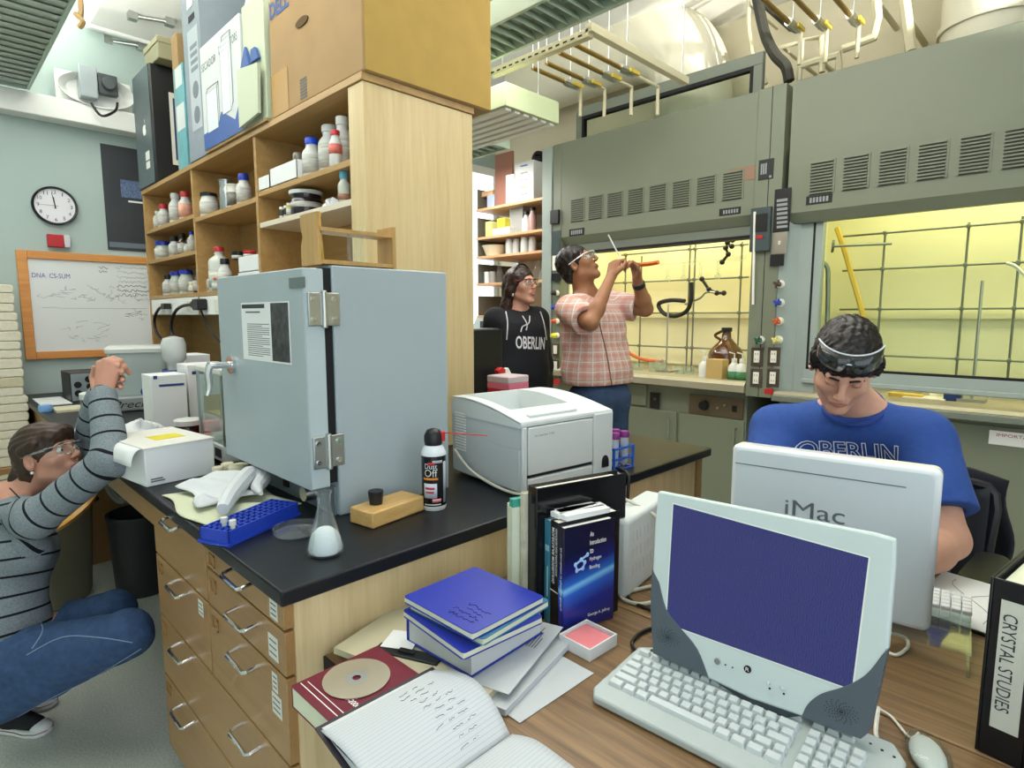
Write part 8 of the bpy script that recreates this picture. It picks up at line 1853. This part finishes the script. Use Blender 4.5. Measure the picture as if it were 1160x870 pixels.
Vt, Ft = TS.mesh(.0055, noise=folds(.010, 30, 17), cut=[pl(hc-Z3*.06, -Z3), cuffcut(aR, dR, aR+dR*.07, .15), cuffcut(aL, dL, aL+dL*.07, .15)])
ts = npobj('t_shirt', Vt, Ft, mat('royal_cotton', '#294a90', .9, noise=.08, nscale=60), sm_, it=1)
obj('neckband', MB().tube([nk+Fd*.03+Z3*.012+(rS*math.cos(a)*.080+Fd*math.sin(a)*.085+Z3*(-.045*math.sin(a))) for a in [i*math.pi/12 for i in range(24)]], .008, 6, closed=True), mat('royal_rib', '#223e88', .9), ts)
cpt = P(890, 513, 1.6); draped_text('OBERLIN', frame(P(889, 527, 1.72), P(1016, 540, 1.5)-P(889, 527, 1.68), Z3), (P(1016, 530, 1.62)-P(889, 517, 1.74)).length*.92, .055, Vt, Ft, mat('tee_print', '#c4cad8', .7), ts, outline=.02)
SJ = SDF()
for q in (1, -1): kn = hc+Fd*.44+rS*.12*q; kn.z = .56; ak = kn+Fd*.03; ak.z = .08; SJ.chain([hc+rS*.09*q, kn, ak], [.115, .08, .07], .03)
Vj, Fj = SJ.mesh(.009); npobj('jeans', Vj, Fj, M_denimd, sm_)
for q in (1, -1):
    ak = hc+Fd*.47+rS*.12*q; obj('shoe', loft([(rrect(.045, .13, .04), 0), (rrect(.047, .132, .04), .03), (rrect(.035, .09, .03), .085)], Matrix.Translation((ak.x+Fd.x*.05, ak.y+Fd.y*.05, 0)) @ Matrix((rS, Fd, Z3)).transposed().to_4x4()), M_black, sm_, bevel=.005)
# office chair under him
oc = thing('office_chair', 'black office chair with armrests under the seated person', 'chair', (hc.x+.08, hc.y-.08, 0)); M_mesh = mat('black_mesh', '#181b20', .7, noise=.15, nscale=90)
Fc = (RT*-.75-FH*.66).normalized(); rC = Fc.cross(Z3); MO = Matrix((rC, Fc, Z3)).transposed().to_4x4(); MO.translation = Vector((hc.x, hc.y, 0))+RT*.12
obj('seat', loft([(rrect(.24, .24, .08), .40), (rrect(.25, .25, .08), .43), (rrect(.24, .24, .08), .452)], MO @ Matrix.Translation((0, .06, 0))), M_mesh, oc, smooth=50)
mb = MB(); mb.grid(lambda a, b: MO @ Vector(((a-.5)*.50, -.22-.05*(1-(2*a-1)**2)+.0-.04*b, .50+.38*b)), 14, 10); obj('backrest', mb, M_mesh, oc, solid=.03)
obj('back_frame', MB().tube([MO @ Vector((x*.255, -.225-.04*b, .5+.38*b)) for x, b in ((-1, 0), (-1, .5), (-1, .95), (-.6, 1.02), (.6, 1.02), (1, .95), (1, .5), (1, 0))], .016, 8, 3), M_black, oc)
for q in (-1, 1):
    a_ = obj('armrest', loft([(rrect(.035, .13, .03), .69), (rrect(.042, .14, .035), .71), (rrect(.038, .13, .03), .728)], MO @ Matrix.Translation((q*.295, .04, 0))), M_black, oc, smooth=50)
    obj('arm_post', MB().tube([MO @ Vector((q*.24, .02, .42)), MO @ Vector((q*.295, .02, .44)), MO @ Vector((q*.295, .03, .70))], .018, 8, 4), M_black, oc)
obj('column', MB().cyl(MO @ Vector((0, .04, .08)), MO @ Vector((0, .04, .40)), .03), M_black, oc)
for i in range(5):
    a = i*2*math.pi/5; q = MO @ Vector((.30*math.cos(a), .04+.30*math.sin(a), .06)); l_ = obj('base_leg', MB().cyl(MO @ Vector((0, .04, .10)), q, .022, .016, 8), M_black, oc); obj('caster', MB().cyl(Vector((q.x, q.y, .03))-rC*.02, Vector((q.x, q.y, .03))+rC*.02, .029, n=14), M_black, l_)
jk = MB(); jk.grid(lambda a, b: MO @ Vector(((a-.5)*(.56+.06*b)+.01*math.sin(11*b), -.315-.05*(1-(2*a-1)**2)-.03*b+.012*math.sin(17*a+4*b), .90-.46*b+.015*math.sin(8*a))), 24, 16)
tag(obj('dark_jacket', jk, mat('navy_black_cloth', '#10131c', .95), solid=.02), 'dark jacket hanging over the back of the office chair', 'jacket')
# ================================================================ LIGHT
w = bpy.data.worlds.new('sky'); S.world = w; w.use_nodes = True
w.node_tree.nodes['Background'].inputs[0].default_value = (.88, .965, 1.05, 1); w.node_tree.nodes['Background'].inputs[1].default_value = 2.1
def area(name, loc, tgt, sx, sy, e, col=(1, .97, .92), label='lamp'):
    l = bpy.data.lights.new(name, 'AREA'); l.shape = 'RECTANGLE'; l.size = sx; l.size_y = sy; l.energy = e; l.color = col
    o = bpy.data.objects.new(name, l); COL.objects.link(o); o.location = loc
    o.rotation_euler = (Vector(tgt)-Vector(loc)).to_track_quat('-Z', 'Y').to_euler(); tag(o, label, 'lamp'); return o
# fluorescent tubes of the ceiling lights, plus added up-lamps that brighten the ceiling
area('area_lamp', (.2, 2.8, 2.79), (.2, 2.8, 0), .5, 3.5, 30, label='tubes of the light over the left aisle')
area('area_lamp', (.2, 2.8, 2.95), (.2, 2.8, 4), .5, 3.5, 120, label='added lamp brightening the ceiling over the left aisle')
area('area_lamp', (2.2, 1.6, 2.76), (2.2, 1.6, 0), .25, 2.2, 18, label='tubes of the light over the bench')
area('area_lamp', (2.2, 1.6, 2.93), (2.2, 1.6, 4), .25, 2.2, 90, label='added lamp brightening the ceiling over the bench')
area('area_lamp', (2.48, 3.1, 2.49), (2.48, 3.1, 0), .35, 1.4, 14, label='tubes of the hanging strip light')
area('area_lamp', (3.3, 4.1, 2.70), (3.75, 4.15, 0), .25, 1.1, 26, label='tubes of the short light by the wall shelves')
l = bpy.data.lights.new('sun_bounce', 'SPOT'); l.energy = 1500; l.spot_size = R(13); l.spot_blend = .12; l.shadow_soft_size = .04; l.color = (1, .96, .86)
o = bpy.data.objects.new('sun_bounce', l); COL.objects.link(o); o.location = (3.1, -2.3, 2.3); o.rotation_euler = (Vector((4.45, 2.0, 3.5))-o.location).to_track_quat('-Z', 'Y').to_euler(); tag(o, 'sunlight thrown up from the window onto the duct', 'light')
S.view_settings.view_transform = 'Standard'; S.view_settings.look = 'None'; S.view_settings.exposure = 0; S.view_settings.gamma = 1; S.view_settings.use_curve_mapping = False
